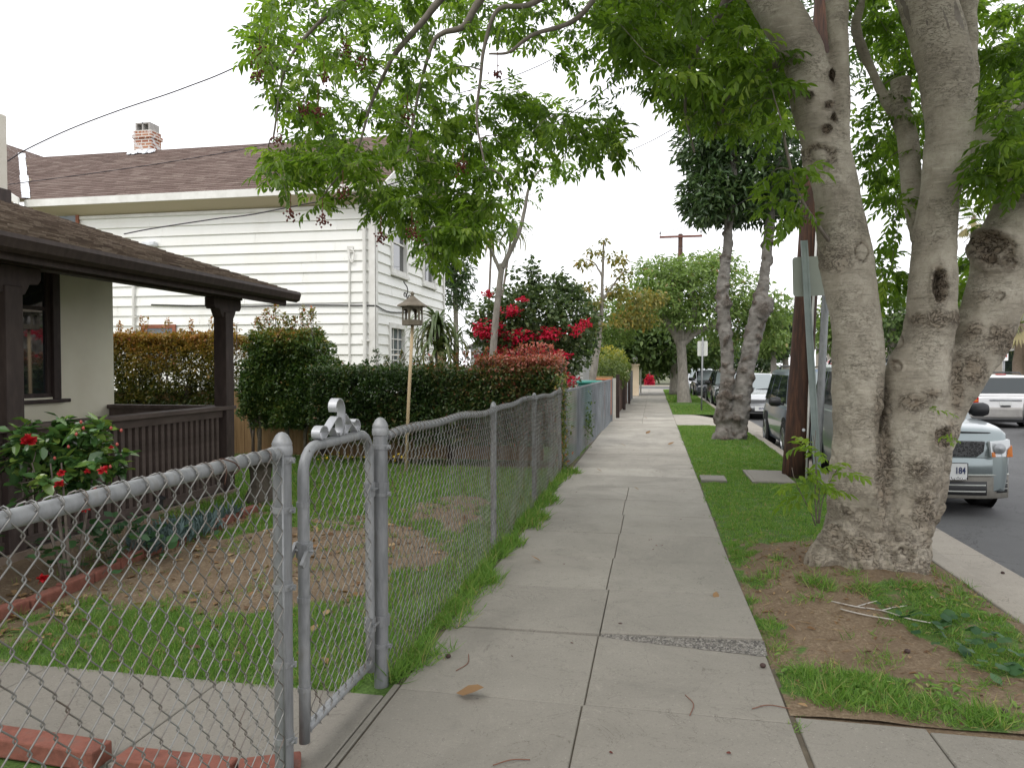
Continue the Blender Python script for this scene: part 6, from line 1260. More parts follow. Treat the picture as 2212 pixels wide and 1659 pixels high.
# single things lying about
def one_leaf(x, y, s, rz_, lab, curl=.3):
    p = GP(x, y, .004); T = leaf_t(.26, .5, -curl)[0]; R = frames(np.array([(math.cos(rz_), math.sin(rz_), .05)]), np.array([.25])); o = scatter('fallen_leaf', T, LF[1], p[None]+np.array((0,0,.012)), R, np.array([s]), L_dry, None, np.array([.55])); tag(o, lab, 'leaf', 'dry leaves fallen on the sidewalk')
one_leaf(985, 1502, .14, -.1, 'big curled brown leaf lying alone on the near sidewalk slab')
for x, y, s, lab in ((1395,938,.16,'brown leaf on the tan slab just past the first driveway'),(1442,962,.14,'curled brown leaf near the lawn edge of the tan slabs'),(1352,965,.13,'brown leaf by the wire fence foot on the tan slabs'),(1398,905,.16,'thin brown leaf on the pale driveway crossing'),(1300,1020,.10,'small dark leaf on the joint of the middle slab'),(1380,1060,.08,'tiny brown leaf right of the centre joint'),(1168,1215,.09,'greenish leaf near the weeds at the fence foot'),(1545,1298,.08,'yellow green leaf near the right slab edge')): one_leaf(x, y, s, random.uniform(0, 3), lab)
mb = MB(); 
for rows in ([(1795,1298),(1850,1310),(1905,1318),(1960,1335),(2010,1345)],[(1850,1310),(1885,1300),(1915,1296),(1940,1303)],[(1905,1318),(1940,1310),(1990,1308)],[(1815,1315),(1870,1328),(1930,1338)]): mb.tube(curve([GP(x, y, .03) for x, y in rows], 4), .0045, 5)
tag(mb.build('fallen_branch', nmat('bleached_wood', (.36,.33,.29), (.52,.49,.44), 20), None, True), 'bleached forked dead branch on the soil below the near tree', 'branch')
M_pod = plain('seed_pod_dark', (.045,.022,.018), .7)
for x, y, lab in ((968,1416,'dark seed pod left of the large brown leaf'),(1340,1349,'tiny dark seed pod right of the centre joint'),(1648,1437,'dark brown seed pod beside the rough concrete patch'),(2166,1237,'dark seed pod on the gutter near the right edge'),(1960,1406,'round dark seed pod among the weeds'),(2170,1536,'dark seed pod near the bottom right corner')):
    p = GP(x, y, .012 if x < 2100 or y > 1400 else RZ+.02); tag(MB().lathe([(0,-.012),(.012,-.007),(.016,0),(.012,.009),(0,.013)], 8, p).build('seed_pod', M_pod, None, True), lab, 'seed pod', 'fallen seed pods')
for rows, lab in (([(1065,1652),(1105,1640),(1145,1640)],'thin brown curved twig at the bottom edge of the sidewalk'),([(1480,1500),(1498,1520),(1490,1545)],'thin curved stalk on the right slab'),([(985,1448),(1010,1432),(1012,1412)],'short curved stalk left of the centre joint'),([(1625,1530),(1660,1522),(1708,1530)],'thin red brown stalk crossing the right slab edge')):
    tag(MB().tube(curve([GP(x, y, .006) for x, y in rows], 5), .0022, 5).build('fallen_twig', plain('red_brown_stalk', (.16,.07,.045), .8), None, True), lab, 'twig', 'fallen stalks on the sidewalk')

grass('verge_grass', .62, 2.1, 3.4, 6.6, 5200, lambda x, y: .22+.62*nz(x, y, 3.4, 31)+.5*nz(x, y, 9, 32), .07, z_park, lean=1.0, wd=.005, thr=.35)
grass('yard_grass', -4., -1.5, 3.6, 8, 4200, lambda x, y: .2+.6*nz(x, y, 3.1, 33)+.5*nz(x, y, 9, 34), .06, z_yard, lean=1.0, wd=.005, thr=.35)
grass('root_grass', .8, 2.1, 4.75, 5.6, 6000, lambda x, y: 1.0*sm(.28, .05, abs(math.hypot((x-1.47)/.62, (y-5.55)/.50)-1))*(.5+.9*nz(x, y, 4, 35)), .11, z_park, lean=.8, wd=.005)

a_ = rng.uniform(0, 6.28, 420); r_ = .42+rng.random(420)**1.5*.75
flat_leaves('leaf_litter', [(x, y, z_park(x, y)) for x, y in zip(1.47+r_*np.cos(a_), 5.5+r_*np.sin(a_)*.9) if .6 < x < 2.1], .045, L_dry, LN, zj=.008, tilt=.25)
# ================================================================ VEHICLES
M_tyre = nmat('tyre_rubber', (.010,.010,.011), (.022,.022,.022), 20, .85)
M_rim = nmat('alloy_rim', (.28,.29,.30), (.42,.43,.44), 8, .35, 0, metal=.7)
M_cglass = plain('car_window_glass', (.02,.028,.03), .03, 0, .7)
M_wshield = plain('windscreen_glass', (.20,.23,.235), .05, 0, .8)
M_lamp = plain('headlamp_lens', (.55,.57,.58), .08, .2, .8)
M_amber = plain('amber_lens', (.55,.16,.03), .15, 0, .7)
M_tail = plain('tail_lamp_red', (.45,.01,.015), .12, 0, .7)
M_trim = plain('black_car_trim', (.014,.014,.015), .5)
M_under = plain('dark_wheel_well', (.006,.006,.006), .95)
M_plate = plain('licence_plate', (.62,.63,.62), .45)
M_pltx = plain('plate_characters', (.02,.03,.10), .5)
def paint(name, c, metal=.35, rough=.3): 
    t = NT(name); n = t.noise(3, 4); t.col(t.mix(t.ramp(n, [(.3, 0.), (.8, .12)]), c, tuple(x*.7+.03 for x in c))); t.set(Roughness=rough, Metallic=metal); t.b.inputs['Coat Weight'].default_value = .7; t.b.inputs['Coat Roughness'].default_value = .06; return t.m
def lerp(a, b, t): return a+(b-a)*t
STY = {'suv': dict(st=[(0,.17,.44,.80),(.012,.15,.53,.89),(.035,.14,.565,.94),(.10,.13,.585,.98),(.22,.13,.605,1.),(.5,.13,.605,1.),(.85,.13,.605,.99),(.965,.14,.60,.96),(1.,.19,.56,.90)], gh=(.225,.37,.93,.985)),
       'van': dict(st=[(0,.15,.37,.78),(.012,.13,.44,.88),(.04,.12,.49,.94),(.12,.12,.535,.985),(.20,.12,.565,1.),(.5,.12,.565,1.),(.85,.12,.565,.99),(.97,.13,.56,.96),(1.,.18,.53,.91)], gh=(.16,.37,.95,.99)),
       'sedan': dict(st=[(0,.17,.40,.76),(.01,.14,.47,.87),(.04,.13,.53,.93),(.12,.125,.575,.98),(.25,.12,.62,1.),(.5,.12,.63,1.),(.75,.12,.64,.99),(.93,.13,.63,.95),(1.,.2,.56,.86)], gh=(.26,.43,.72,.87))}
def car(name, label, cat, x, y, rz, L, W, Ht, style, pm, lower=None, rim=True, rear=False, rack=False, wr=.33, front=True, group=None):
    o = thing(name, (x, y, RZ), label, cat, group); S = STY[style]; n0 = len(S['st']); w2 = W/2
    X = lambda name, mb, mat, smooth=False, par=None, **k: local(name, mb, mat, par or o, smooth, **k)
    def local(name, mb, mat, par, smooth, **k):
        me = bpy.data.meshes.new(name); me.from_pydata(mb.v, [], mb.f)
        if isinstance(mat, (list, tuple)): me.polygons.foreach_set('material_index', mb.m); [me.materials.append(m) for m in mat]
        else: me.materials.append(mat)
        if smooth: me.polygons.foreach_set('use_smooth', [True]*len(me.polygons)); me.set_sharp_from_angle(angle=math.radians(k.get('angle', 32)))
        me.update(); q = bpy.data.objects.new(name, me); COL.objects.link(q); q.parent = par
        if k.get('bevel'): b = q.modifiers.new('b', 'BEVEL'); b.width = k['bevel']; b.segments = 2; b.limit_method = 'ANGLE'
        return q
    o.rotation_euler.z = rz; yf = lambda f: (f-.5)*L
    mb = MB(); vs = []; mids = []
    # denser stations by interpolation
    st = [np.array(s) for s in S['st']]; C_ = curve(st, 4); C_[:, 0] = np.clip(C_[:, 0], 0, 1)
    for s in C_:
        f, zl, zt, wf = s; zl, zt = zl*Ht, zt*Ht; w = w2*wf; zm = lerp(zl, zt, .52)
        half = [(0,zl),(w*.86,zl),(w*.955,zl+.03),(w*.985,lerp(zl,zt,.25)),(w,zm),(w*.985,lerp(zl,zt,.74)),(w*.955,zt-.035),(w*.90,zt-.004),(w*.6,zt+.018),(0,zt+.028)]
        ring = [(a, yf(f), b) for a, b in half]+[(-a, yf(f), b) for a, b in half[-2:0:-1]]; vs += ring
    m = 18; N = len(C_); fs = [(i*m+k, i*m+(k+1) % m, (i+1)*m+(k+1) % m, (i+1)*m+k) for i in range(N-1) for k in range(m)]+[tuple(range(m-1, -1, -1)), tuple((N-1)*m+k for k in range(m))]
    mb.add(vs, fs)
    a, b, c, d = S['gh']; zb = S['st'][4][2]*Ht-.01; wb, wr_ = w2*.93, w2*.76; zr = Ht
    def sec(f, top): 
        if not top: return [(wb*.97, yf(f), zb-.03),(wb*.93, yf(f), zb-.0),(wb*.85, yf(f), zb+.01),(wb*.6, yf(f), zb+.015),(0, yf(f), zb+.02)]
        return [(wb, yf(f), zb-.03),(lerp(wb,wr_,.5), yf(f), lerp(zb,zr,.5)),(wr_*1.0, yf(f), zr-.055),(wr_*.90, yf(f), zr-.012),(0, yf(f), zr+.012*(f > b))]
    vs = []
    for f, t_ in ((a, 0), (b, 1), (lerp(b,c,.3), 1), (lerp(b,c,.7), 1), (c, 1), (d, 0)):
        h = sec(f, t_); vs += h+[(-p[0], p[1], p[2]) for p in h[-2::-1]]
    fs = [(i*9+k, (i+1)*9+k, (i+1)*9+k+1, i*9+k+1) for i in range(5) for k in range(8)]; mb.add(vs, fs)
    body = X('body', mb, pm, True, angle=28)
    # glass
    def quadpush(P, off): 
        P = [Vector(p) for p in P]; n = (P[1]-P[0]).cross(P[2]-P[0]).normalized()*off; return MB().prism([p+n*.3 for p in P], n)
    A_, B_ = Vector((0, yf(a), zb+.01)), Vector((0, yf(b), zr-.012)); 
    def slant(t_, u, y0, y1): w = lerp(wb*.88, wr_*.90, t_); return Vector((u*w, lerp(y0, y1, t_), lerp(zb+.012, zr-.012, t_)))
    ws = X('windscreen', quadpush([slant(.03,-.97,yf(a),yf(b)), slant(.03,.97,yf(a),yf(b)), slant(.93,.93,yf(a),yf(b)), slant(.93,-.93,yf(a),yf(b))], .012), M_wshield)
    rw = X('rear_window', quadpush([slant(.12,.9,yf(d),yf(c)), slant(.12,-.9,yf(d),yf(c)), slant(.88,-.88,yf(d),yf(c)), slant(.88,.88,yf(d),yf(c))], .012), M_cglass)
    def side(sg, pts, off=.006):
        P = []
        for f, t_ in pts: P.append(Vector((sg*(lerp(wb, wr_, t_)+.004), yf(f), lerp(zb-.03, zr-.055, t_))))
        if sg < 0: P = P[::-1]
        n = Vector((sg*.012, 0, .003)); return MB().prism(P, n)
    a2 = lambda t_: lerp(a, b, t_)+.035; d2 = lambda t_: lerp(d, c, t_)-.03; m1 = lerp(b, c, .34); m2 = lerp(b, c, .72)
    for sg in (-1, 1):
        for pts in ([(a2(.10)+.015,.14),(m1-.012,.14),(m1-.012,.90),(a2(.90)-.005,.90)], [(m1+.012,.14),(m2-.012,.14),(m2-.012,.90),(m1+.012,.90)], [(m2+.014,.14),(d2(.14),.14),(d2(.9)-.005,.90),(m2+.014,.90)]):
            X('side_window', side(sg, pts), M_cglass)
        # wheels
        for f in (.185, .80):
            yc = yf(f); xs = sg*(w2*.99)
            X('wheel_arch', MB().lathe([(0,-.004),(wr+.05,-.004),(wr+.06,.006),(0,.006)], 22, (xs-sg*.0, yc, wr+.01), M=Matrix.Rotation(sg*math.pi/2, 3, 'Y')), M_under)
            M_ = Matrix.Rotation(sg*math.pi/2, 3, 'Y'); wh_ = X('wheel', MB().lathe([(wr*.55,-.16),(wr*.95,-.16),(wr,-.13),(wr,.015),(wr*.95,.04),(wr*.66,.045),(wr*.62,.03)], 26, (xs-sg*.02, yc, wr), M=M_), M_tyre, True, angle=40)
            rm = MB().lathe([(wr*.66,.03),(wr*.6,.045),(wr*.56,.0),(0,-.005)], 26, (xs-sg*.02, yc, wr), M=M_)
            for k in range(5):
                an = k*2*math.pi/5; p = Vector((xs-sg*.02+sg*.02, yc, wr)); q = p+Vector((sg*.012, math.cos(an)*wr*.58, math.sin(an)*wr*.58)); rm.bar(p, q, .07, .02, up=(1,0,0))
            X('rim', rm, M_rim, False, wh_)
        mz = zb+.07; my = yf(a)+.30 if style != 'van' else yf(a)+.42
        X('mirror', MB().box((sg*(w2*.97), my-.02, mz-.04), (sg*(w2+.04), my+.02, mz+.0)) if False else MB().lathe([(0,-.11),(.05,-.105),(.085,-.06),(.09,.05),(.07,.1),(0,.11)], 12, (sg*(w2+.10), my, mz+.03), M=Matrix.Rotation(math.pi/2, 3, 'Y')).bar((sg*w2*.93, my+.02, mz-.02), (sg*(w2+.08), my, mz), .05, .04), M_trim, True, angle=50)
        if rack: X('roof_rail', MB().tube([(sg*wr_*.82, yf(b)+.25, zr+.0),(sg*wr_*.82, yf(b)+.32, zr+.06),(sg*wr_*.82, yf(c)-.3, zr+.06),(sg*wr_*.82, yf(c)-.2, zr+.0)], .018, 8), M_trim, True)
    if rack:
        for f in (.45, .75): X('roof_bar', MB().box((-wr_*.8, yf(f)-.02, zr+.04), (wr_*.8, yf(f)+.02, zr+.06)), M_trim)
    X('wiper', MB().bar(tuple(slant(.03,-.8,yf(a)-.012,yf(b))+Vector((0,-.02,.012))), tuple(slant(.09,.0,yf(a),yf(b))+Vector((0,-.02,.02))), .02, .015).bar(tuple(slant(.03,.05,yf(a)-.012,yf(b))+Vector((0,-.02,.012))), tuple(slant(.09,.8,yf(a),yf(b))+Vector((0,-.02,.02))), .02, .015), M_trim)
    o['_'] = 0; del o['_']
    return o, X, yf, w2, zb
def front_std(o, X, yf, w2, Ht, hl=(.36,.44), grille=(.30,.385), plate_t=None, gm=None, hw=.34):
    y0 = yf(0)
    for sg in (-1, 1):
        z0, z1 = hl[0]*Ht, hl[1]*Ht; P = [(sg*w2*.90,y0+.14,z0+.01),(sg*w2*.55,y0-.012,z0),(sg*w2*.50,y0+.02,z1-.01),(sg*w2*.88,y0+.2,z1+.01)]
        if sg > 0: P = P[::-1]
        X('headlight', MB().prism(P, (0,.12,0)), M_lamp, False, bevel=.012)
        P = [(sg*w2*.925,y0+.19,z0+.02),(sg*w2*.86,y0+.118,z0+.0),(sg*w2*.86,y0+.14,z0+.05),(sg*w2*.92,y0+.2,z0+.06)]
        X('indicator', MB().prism(P if sg < 0 else P[::-1], (0,.1,0)), M_amber)
    X('grille', MB().box((-w2*.42,y0-.018,grille[0]*Ht),(w2*.42,y0+.06,grille[1]*Ht)), gm or M_trim, bevel=.01)
    gr = MB()
    for k in range(3): zz = lerp(grille[0], grille[1], (k+.6)/3.2)*Ht; gr.box((-w2*.40,y0-.026,zz-.008),(w2*.40,y0-.019,zz+.008))
    X('grille_bars', gr, M_rim)
    X('lower_intake', MB().box((-w2*.6,y0-.012,.165*Ht),(w2*.6,y0+.08,.235*Ht)), M_trim, bevel=.01)
    X('bumper', MB().box((-w2*.80,y0-.03,.245*Ht),(w2*.80,y0+.1,.295*Ht)), [m for m in [o.children[0].data.materials[0]]][0], bevel=.02)
    pl = X('number_plate', MB().box((-.15,y0-.05,.20*Ht),(.15,y0-.031,.20*Ht+.15)), M_plate)
    return pl
def lettering(o, txt, size, loc, mat, sx=.8, flip=False, par=None):
    M = Matrix.Translation(loc)@(Matrix.Rotation(math.pi, 4, 'Z') if flip else Matrix.Identity(4))@Matrix.Rotation(math.pi/2, 4, 'X'); q = text_mesh(txt, size, 'plate_lettering', mat, None, M, .0015, sx=sx, bold=.002); q.parent = par or o; return q
# --- near pale blue green SUV (front faces the camera)
YF = 9.0; xc = YP(2049, 1000, YF)[0]; hw_ = YP(2187, 1000, YF)[0]-xc; Le = 4.3; We = hw_*2/.93; He = 1.70
P_ice = paint('pale_blue_green_paint', (.235,.275,.28), .55, .28)
o, X, yf, w2, zb = car('parked_car', 'pale blue green SUV parked facing us behind the near tree', 'car', xc, YF+Le/2, 0, Le, We, He, 'suv', P_ice, rack=True, wr=.36)
y0 = yf(0)
zh0, zh1 = .66, .845
for sg in (-1, 1):
    P = [(sg*w2*.955,y0+.05,zh0),(sg*w2*.60,y0-.05,zh0+.0),(sg*w2*.575,y0-.04,zh1-.01),(sg*w2*.925,y0+.06,zh1+.012)]
    hl = X('headlight', MB().prism(P if sg < 0 else P[::-1], (0,.30,0)), M_lamp, bevel=.01)
    X('reflector', MB().lathe([(0,0),(.055,.005),(.06,.02),(0,.03)], 14, (sg*w2*.72,y0-.026,zh0+.10), M=Matrix.Rotation(math.pi/2, 3, 'X')), M_rim, True, hl)
    P = [(sg*w2*.962,y0+.046,zh0+.004),(sg*w2*.86,y0+.018,zh0+.004),(sg*w2*.88,y0+.022,zh0+.085),(sg*w2*.952,y0+.05,zh0+.13)]
    X('indicator', MB().prism(P if sg < 0 else P[::-1], (0,.12,0)), M_amber, False, hl)
    P = [(sg*w2*.67,y0-.036,zh0+.008),(sg*w2*.605,y0-.056,zh0+.008),(sg*w2*.605,y0-.054,zh0+.06),(sg*w2*.66,y0-.034,zh0+.06)]
    X('inner_indicator', MB().prism(P if sg < 0 else P[::-1], (0,.06,0)), M_amber, False, hl)
t = NT('honeycomb_grille'); v = t.n('ShaderNodeMapping'); v.inputs['Scale'].default_value = (1,1,1.6); t.l(t.tc.outputs['Object'], v.inputs[0]); t.col(t.ramp(t.vor(28, v.outputs[0], 'DISTANCE_TO_EDGE'), [(.06, (.06,.06,.062)), (.14, (.004,.004,.004))])); t.set(Roughness=.4); M_hc = t.m
X('grille', MB().prism([(-w2*.40,y0-.03,zh0+.0),(w2*.40,y0-.03,zh0+.0),(w2*.50,y0-.03,zh0+.06),(w2*.52,y0-.03,zh1-.01),(-w2*.52,y0-.03,zh1-.01),(-w2*.50,y0-.03,zh0+.06)], (0,.08,0)), M_hc, bevel=.01)
M_clad = nmat('tan_grey_cladding', (.15,.14,.12), (.20,.19,.165), 12, .6); M_ivory = plain('cladding_highlight', (.42,.43,.40), .5)
def bow(x): return y0-.02+.20*(abs(x)/w2)**3.2
def bowbox(name, x0, x1, z0, z1, mat, d=.0, n=18, th=.14, par=None):
    mbx = MB(); vs = []
    for k in range(n+1):
        x = lerp(x0, x1, k/n); yy = bow(x)-d; vs += [(x,yy+.012,z0),(x,yy,z0+.012),(x,yy,z1-.012),(x,yy+.014,z1),(x,yy+th,z1),(x,yy+th,z0)]
    fs = [(i*6+k,(i+1)*6+k,(i+1)*6+(k+1) % 6,i*6+(k+1) % 6) for i in range(n) for k in range(6)]+[tuple(range(6)), tuple(n*6+k for k in range(5, -1, -1))]
    return X(name, mbx.add(vs, fs), mat, True, par, angle=50)
bp_ = bowbox('bumper', -w2*.94, w2*.94, .455, .655, P_ice, .03)
bowbox('cladding', -w2*.95, w2*.95, .20, .452, M_clad, .035, par=bp_); bowbox('cladding_edge', -w2*.955, w2*.955, .4525, .472, M_ivory, .045, par=bp_)
bowbox('lower_intake', -w2*.55, w2*.55, .235, .40, M_trim, .042, par=bp_)
for zz in (.27, .34): bowbox('intake_bar', -w2*.53, w2*.53, zz, zz+.025, M_ivory, .05, par=bp_)
for sg in (-1, 1):
    bowbox('fog_intake', min(sg*w2*.72, sg*w2*.92), max(sg*w2*.72, sg*w2*.92), .26, .41, M_trim, .043, par=bp_)
    for zz in (.30, .36): bowbox('fog_bar', min(sg*w2*.72, sg*w2*.92), max(sg*w2*.72, sg*w2*.92), zz, zz+.018, M_ivory, .05, par=bp_)
fr = X('plate_frame', MB().box((-.165,y0-.10,.42),(.165,y0-.055,.60)), M_trim, bevel=.006)
X('number_plate', MB().box((-.152,y0-.104,.445),(.152,y0-.1005,.595)), M_plate, False, fr)
lettering(o, '184', .10, (.082,y0-.108,.515), M_pltx, .72, par=fr); lettering(o, 'AUTO.COM', .035, (.05,y0-.108,.43), M_sw, 1., par=fr)
bn = MB()
pts = [(w2*.10,y0+.48,1.052),(w2*.3,y0+.42,1.05),(w2*.5,y0+.40,1.048),(w2*.7,y0+.42,1.036)]
X('hood_seam', MB().tube([(-w2*.84,y0+.13,.905),(-w2*.6,y0+.055,.925),(0,y0+.03,.935),(w2*.6,y0+.055,.925),(w2*.84,y0+.13,.905)], .008, 5), M_trim, True)
# --- minivan
P_blue = paint('slate_blue_paint', (.15,.195,.26), .5, .28)
xv = XP(1640, 900, 2.42); o, X, yf, w2, zb = car('parked_car', 'slate blue minivan with roof rack parked behind the wooden pole', 'car', 3.27, 13.6+1.8, 0, 3.6, 1.86, 1.60, 'van', P_blue, rack=True, wr=.33)
pl = front_std(o, X, yf, w2, 1.60, (.36,.47), (.30,.40))
# --- silver sedan
P_sil = paint('silver_paint', (.50,.51,.52), .5, .25)
o, X, yf, w2, zb = car('parked_car', 'silver sedan with horizontal grille bars seen beside the twin trunks', 'car', 3.2, 23.7+2.3, 0, 4.6, 1.78, 1.42, 'sedan', P_sil, wr=.32); pl = front_std(o, X, yf, w2, 1.42, (.40,.49), (.36,.44)); lettering(o, '2572', .09, (.04,yf(0)-.053,.20*1.42+.075), M_pltx, .9, par=pl)
P_grn = paint('dark_green_paint', (.018,.028,.024), .3, .25)
o, X, yf, w2, zb = car('parked_car', 'dark green car mostly hidden behind the left of the twin trunks', 'car', 3.15, 29.6+2.3, 0, 4.6, 1.8, 1.45, 'sedan', P_grn, wr=.32); front_std(o, X, yf, w2, 1.45, (.40,.48), (.36,.43))
P_nav = paint('near_black_paint', (.022,.025,.032), .3, .25)
o, X, yf, w2, zb = car('parked_car', 'black sedan facing us beyond the far sign post', 'car', 2.88, 37.6+2.4, 0, 4.7, 1.82, 1.42, 'sedan', P_nav, wr=.33); front_std(o, X, yf, w2, 1.42, (.40,.47), (.36,.43))
P_wht = paint('white_paint', (.72,.72,.72), 0., .3)
o, X, yf, w2, zb = car('parked_car', 'pale car just showing behind the black sedan', 'car', 2.75, 43.6+2.3, 0, 4.6, 1.8, 1.5, 'sedan', P_sil, wr=.33); front_std(o, X, yf, w2, 1.5)
# --- white SUV seen from behind across the road
YR = 21.8; xw = YP(2172, 880, YR)[0]
o, X, yf, w2, zb = car('parked_car', 'white SUV seen from behind across the road', 'car', xw, YR+2.25, math.pi, 4.5, 1.86, 1.42, 'suv', P_wht, rack=True, wr=.34)
yr = yf(1)
for sg in (-1, 1):
    tl = X('tail_light', MB().box((sg*w2*.70 if sg > 0 else -w2*.87,yr-.12,.64),(w2*.87 if sg > 0 else -w2*.70,yr+.012,.83)), M_tail, bevel=.01)
    X('amber_band', MB().box((sg*w2*.72 if sg > 0 else -w2*.84,yr+.0121,.71),(w2*.84 if sg > 0 else -w2*.72,yr+.016,.76)), M_amber, False, tl)
X('rear_bumper', MB().box((-w2*.97,yr-.18,.27),(w2*.97,yr+.06,.56)), nmat('silver_grey_bumper', (.26,.25,.24), (.34,.33,.31), 6, .5), bevel=.05)
X('tailgate_strip', MB().box((-w2*.42,yr-.1,.735),(w2*.42,yr+.022,.775)), M_rim, bevel=.01)
X('number_plate', MB().box((-.15,yr-.1,.62),(.15,yr+.014,.72)), M_plate); X('tailgate_handle', MB().box((-.12,yr-.1,.575),(.12,yr+.03,.61)), M_trim, bevel=.01)
X('high_stop_lamp', MB().box((-.12,yf(.93)-.02,1.425),(.12,yf(.935),1.45)), M_tail); X('exhaust_shadow_panel', MB().box((-w2*.8,yr-.3,.16),(w2*.8,yr-.05,.268)), M_trim)
P_dk = paint('dark_blue_paint', (.02,.026,.035), .3, .3)
xd = YP(2190, 890, 20.3)[0]
o, X, yf, w2, zb = car('parked_car', 'dark car cut off by the right edge in front of the white SUV', 'car', xd+.95, 20.2-2.35, math.pi, 4.7, 1.85, 1.5, 'suv', P_dk, wr=.34); front_std(o, X, yf, w2, 1.5)
# ================================================================ HOUSES ACROSS AND FAR THINGS
M_fw = nmat('tan_far_wall', (.36,.32,.26), (.44,.39,.33), 3, .9); M_fr = shakes('grey_far_shingles', [(0., (.13,.12,.115)), (.5, (.18,.17,.16)), (1., (.24,.225,.21))], 0, 0); M_gw = nmat('grey_far_wall', (.26,.26,.25), (.33,.33,.32), 3, .9)
def fhouse(label, x0, x1, y0, y1, z, ridge, wm, wins):
    o = thing('far_house', ((x0+x1)/2, (y0+y1)/2, 0), label, 'house'); MB().box((x0,y0,-.1),(x1,y1,z)).build('wall', wm, o); e = .5; xm = (x0+x1)/2
    MB().prism([(x0-e,y0-e,z-.1),(xm,y0-e,ridge),(x1+e,y0-e,z-.1),(x1+e,y0-e,z-.22),(xm,y0-e,ridge-.14),(x0-e,y0-e,z-.22)], (0,y1-y0+2*e,0)).prism([(x0,y0+.0,z+.001),(xm,y0+.0,ridge-.16),(x1,y0+.0,z+.001)], (0,.2,0)).build('roof', M_fr, o)
    for (yy, zz, w_, h_) in wins:
        q = MB().box((x0-.05,yy,zz),(x0-.001,yy+w_,zz+h_)).build('window', M_whited, o); MB().box((x0-.06,yy+.08,zz+.08),(x0-.051,yy+w_-.08,zz+h_-.08)).build('pane', M_glass, q)
    for (yy, zz, w_, h_) in wins[:1]:
        q = MB().box((x0+1.2,y0-.05,1.),(x0+2.8,y0-.001,2.2)).build('window', M_whited, o); MB().box((x0+1.28,y0-.06,1.08),(x0+2.72,y0-.051,2.12)).build('pane', M_glass, q)
fhouse('tan bungalow with grey shingle roof across the street', 17, 26, 33, 43, 3., 5.4, M_fw, [(35,1.,1.6,1.3),(39,1.,1.6,1.3)])
fhouse('grey house with low roof further along across the street', 18, 27, 46, 49, 3.2, 5.4, M_gw, [(47,1.,1.2,1.3)])
fhouse('tan corner house beyond the crossing on the right', 15, 25, 62, 74, 3.2, 6., M_fw, [(64,1.,1.6,1.3),(69,1.,1.6,1.3)])
fhouse('grey corner house beyond the crossing on the left', -16, -6, 64, 76, 3.2, 5.6, M_gw, [(66,1.,1.6,1.3)])
lw_ = thing('garden_wall', (14,34,0), 'low reddish brown garden wall behind the white SUV', 'wall'); MB().box((14.,26,-.1),(14.25,44,.75)).build('wall_body', nmat('red_brown_wall', (.20,.10,.07), (.28,.15,.10), 3, .9), lw_); MB().box((13.96,26,.7502),(14.29,44,.82)).build('coping', M_brickred, lw_)
og = DP(1525, 812, 74); os_ = thing('shrub', (og[0],og[1],0), 'orange flowering shrub at the crossing behind the black sedan', 'shrub'); leafball('flowers', [(crown_pts(og, (1.9,.8,.42), 700, .5, cut=-.3), og)], .2, leafmat('orange_petals', [(0., (.45,.10,.02)), (1., (.6,.2,.05))], .6), os_); MB().tube([(og[0],og[1],-.1),(og[0],og[1],.6)], .08, 6).build('stem', M_twig, os_)
gh_ = DP(1560, 815, 62); q = thing('hedge', (gh_[0],gh_[1],0), 'low green hedge along the far right pavement', 'hedge'); leafball('foliage', [(crown_pts((gh_[0]+1.4,gh_[1],.4), (3.2,.8,.7), 1500, .4, cut=-.4), (gh_[0]+1.4,gh_[1],.3))], .22, L_mid, q); MB().tube([(gh_[0]+1.4,gh_[1],-.1),(gh_[0]+1.4,gh_[1],.5)], .06, 6).build('stem', M_twig, q)
for x, y, hgt, lab in ((1449,818,2.6,'thin white topped post left of the dark tree trunk at the crossing'),(1455,820,2.3,'thin white topped post nearest the dark tree trunk at the crossing')):
    p = DP(x, 820, 58); o = thing('signal_post', (p[0],p[1],0), lab, 'post'); MB().tube([(p[0],p[1],-.1),(p[0],p[1],hgt)], .04, 6).build('post', M_galv, o); MB().box((p[0]-.16,p[1]-.08,hgt),(p[0]+.16,p[1]+.08,hgt+.42)).build('head', M_flash, o, bevel=.04)
bs = DP(1384, 800, 40); fl_ = thing('flag_pole', (bs[0],bs[1],0), 'slim white pole beside the cream gate pillar', 'pole'); MB().tube([(bs[0],bs[1],-.1),(bs[0],bs[1],3.4)], .045, 8).build('pole', M_whited, fl_, True); MB().lathe([(0,0),(.06,.02),(.06,.07),(0,.1)], 8, (bs[0],bs[1],3.4)).build('cap', M_whited, fl_, True)
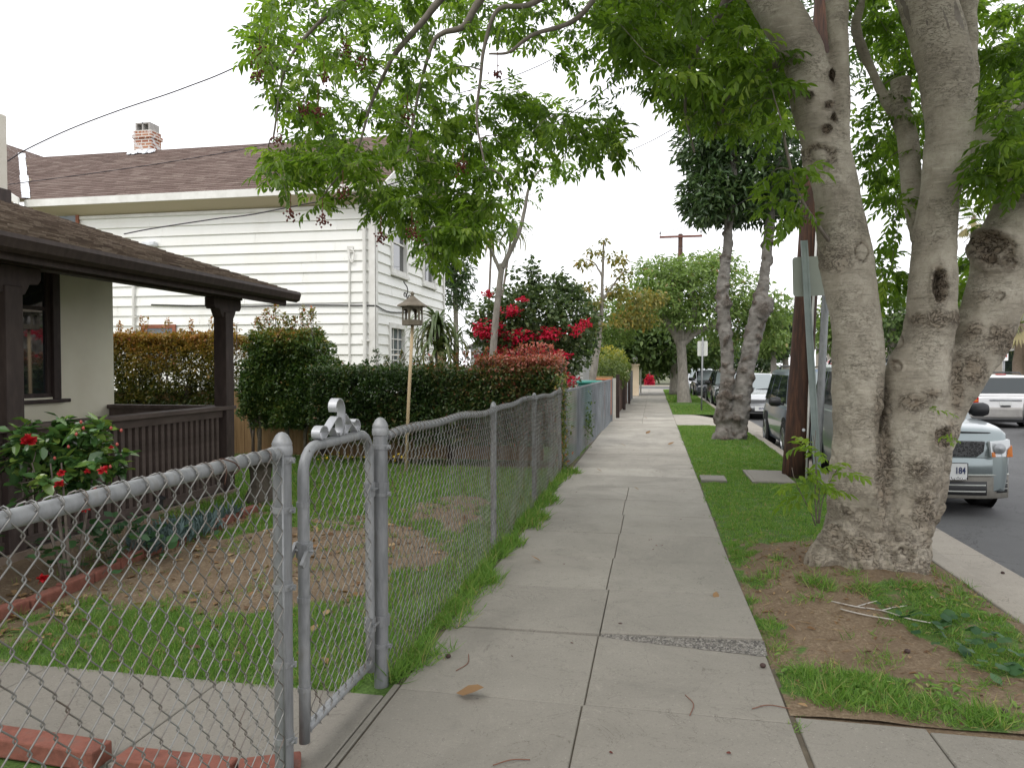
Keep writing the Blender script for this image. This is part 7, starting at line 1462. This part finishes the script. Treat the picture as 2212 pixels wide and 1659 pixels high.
bw = DP(1376, 830, 39); cw = thing('boundary_wall', (bw[0],bw[1],0), 'cream stucco wall running on beyond the crossing', 'wall'); MB().box((-3.2,58.5,-.1),(-1.3,58.8,1.5)).build('wall_body', nmat('cream_wall', (.6,.5,.36), (.68,.58,.44), 3, .9), cw); MB().box((-3.25,58.45,1.5),(-1.25,58.85,1.58)).build('coping', M_whited, cw)
EXPO=0.5
# ================================================================ CAMERA, LIGHT, WORLD
cam = bpy.data.cameras.new('camera'); co = bpy.data.objects.new('camera', cam); COL.objects.link(co)
cam.sensor_width = 36; cam.lens = F/2212*36; cam.clip_end = 3000; cam.clip_start = .05
co.location = (0, 0, H); co.rotation_euler = (math.pi/2-PHI, 0, PSI); scn.camera = co
w = bpy.data.worlds.new('World'); scn.world = w; w.use_nodes = True; nt = w.node_tree; nt.nodes.clear()
sky = nt.nodes.new('ShaderNodeTexSky'); sky.sky_type = 'NISHITA'; sky.sun_disc = False; sky.sun_elevation = math.radians(52); sky.sun_rotation = math.radians(200); sky.air_density = 1; sky.dust_density = 4
hs = nt.nodes.new('ShaderNodeHueSaturation'); hs.inputs['Saturation'].default_value = .15
mx = nt.nodes.new('ShaderNodeMix'); mx.data_type = 'RGBA'; mx.inputs[0].default_value = .9; mx.inputs[7].default_value = (12.6,12.7,13.1,1)
bgd = nt.nodes.new('ShaderNodeBackground'); bgd.inputs[1].default_value = .1; out = nt.nodes.new('ShaderNodeOutputWorld')
nt.links.new(sky.outputs[0], hs.inputs['Color']); nt.links.new(hs.outputs[0], mx.inputs[6]); nt.links.new(mx.outputs[2], bgd.inputs[0]); nt.links.new(bgd.outputs[0], out.inputs[0])
sl = bpy.data.lights.new('sun', 'SUN'); sl.energy = .9; sl.angle = math.radians(25); sl.color = (1, .96, .9); so = bpy.data.objects.new('sun', sl); COL.objects.link(so)
az, el = math.radians(200), math.radians(52); dvec = Vector((math.sin(az)*math.cos(el), math.cos(az)*math.cos(el), math.sin(el)))
so.rotation_euler = (-dvec).to_track_quat('-Z', 'Y').to_euler(); so.location = (0, 0, 30)
scn.view_settings.view_transform = 'Standard'; scn.view_settings.look = 'None'; scn.view_settings.exposure = EXPO; scn.view_settings.gamma = 1
scn.cycles.max_bounces = 8; scn.cycles.transparent_max_bounces = 8; scn.cycles.use_denoising = True
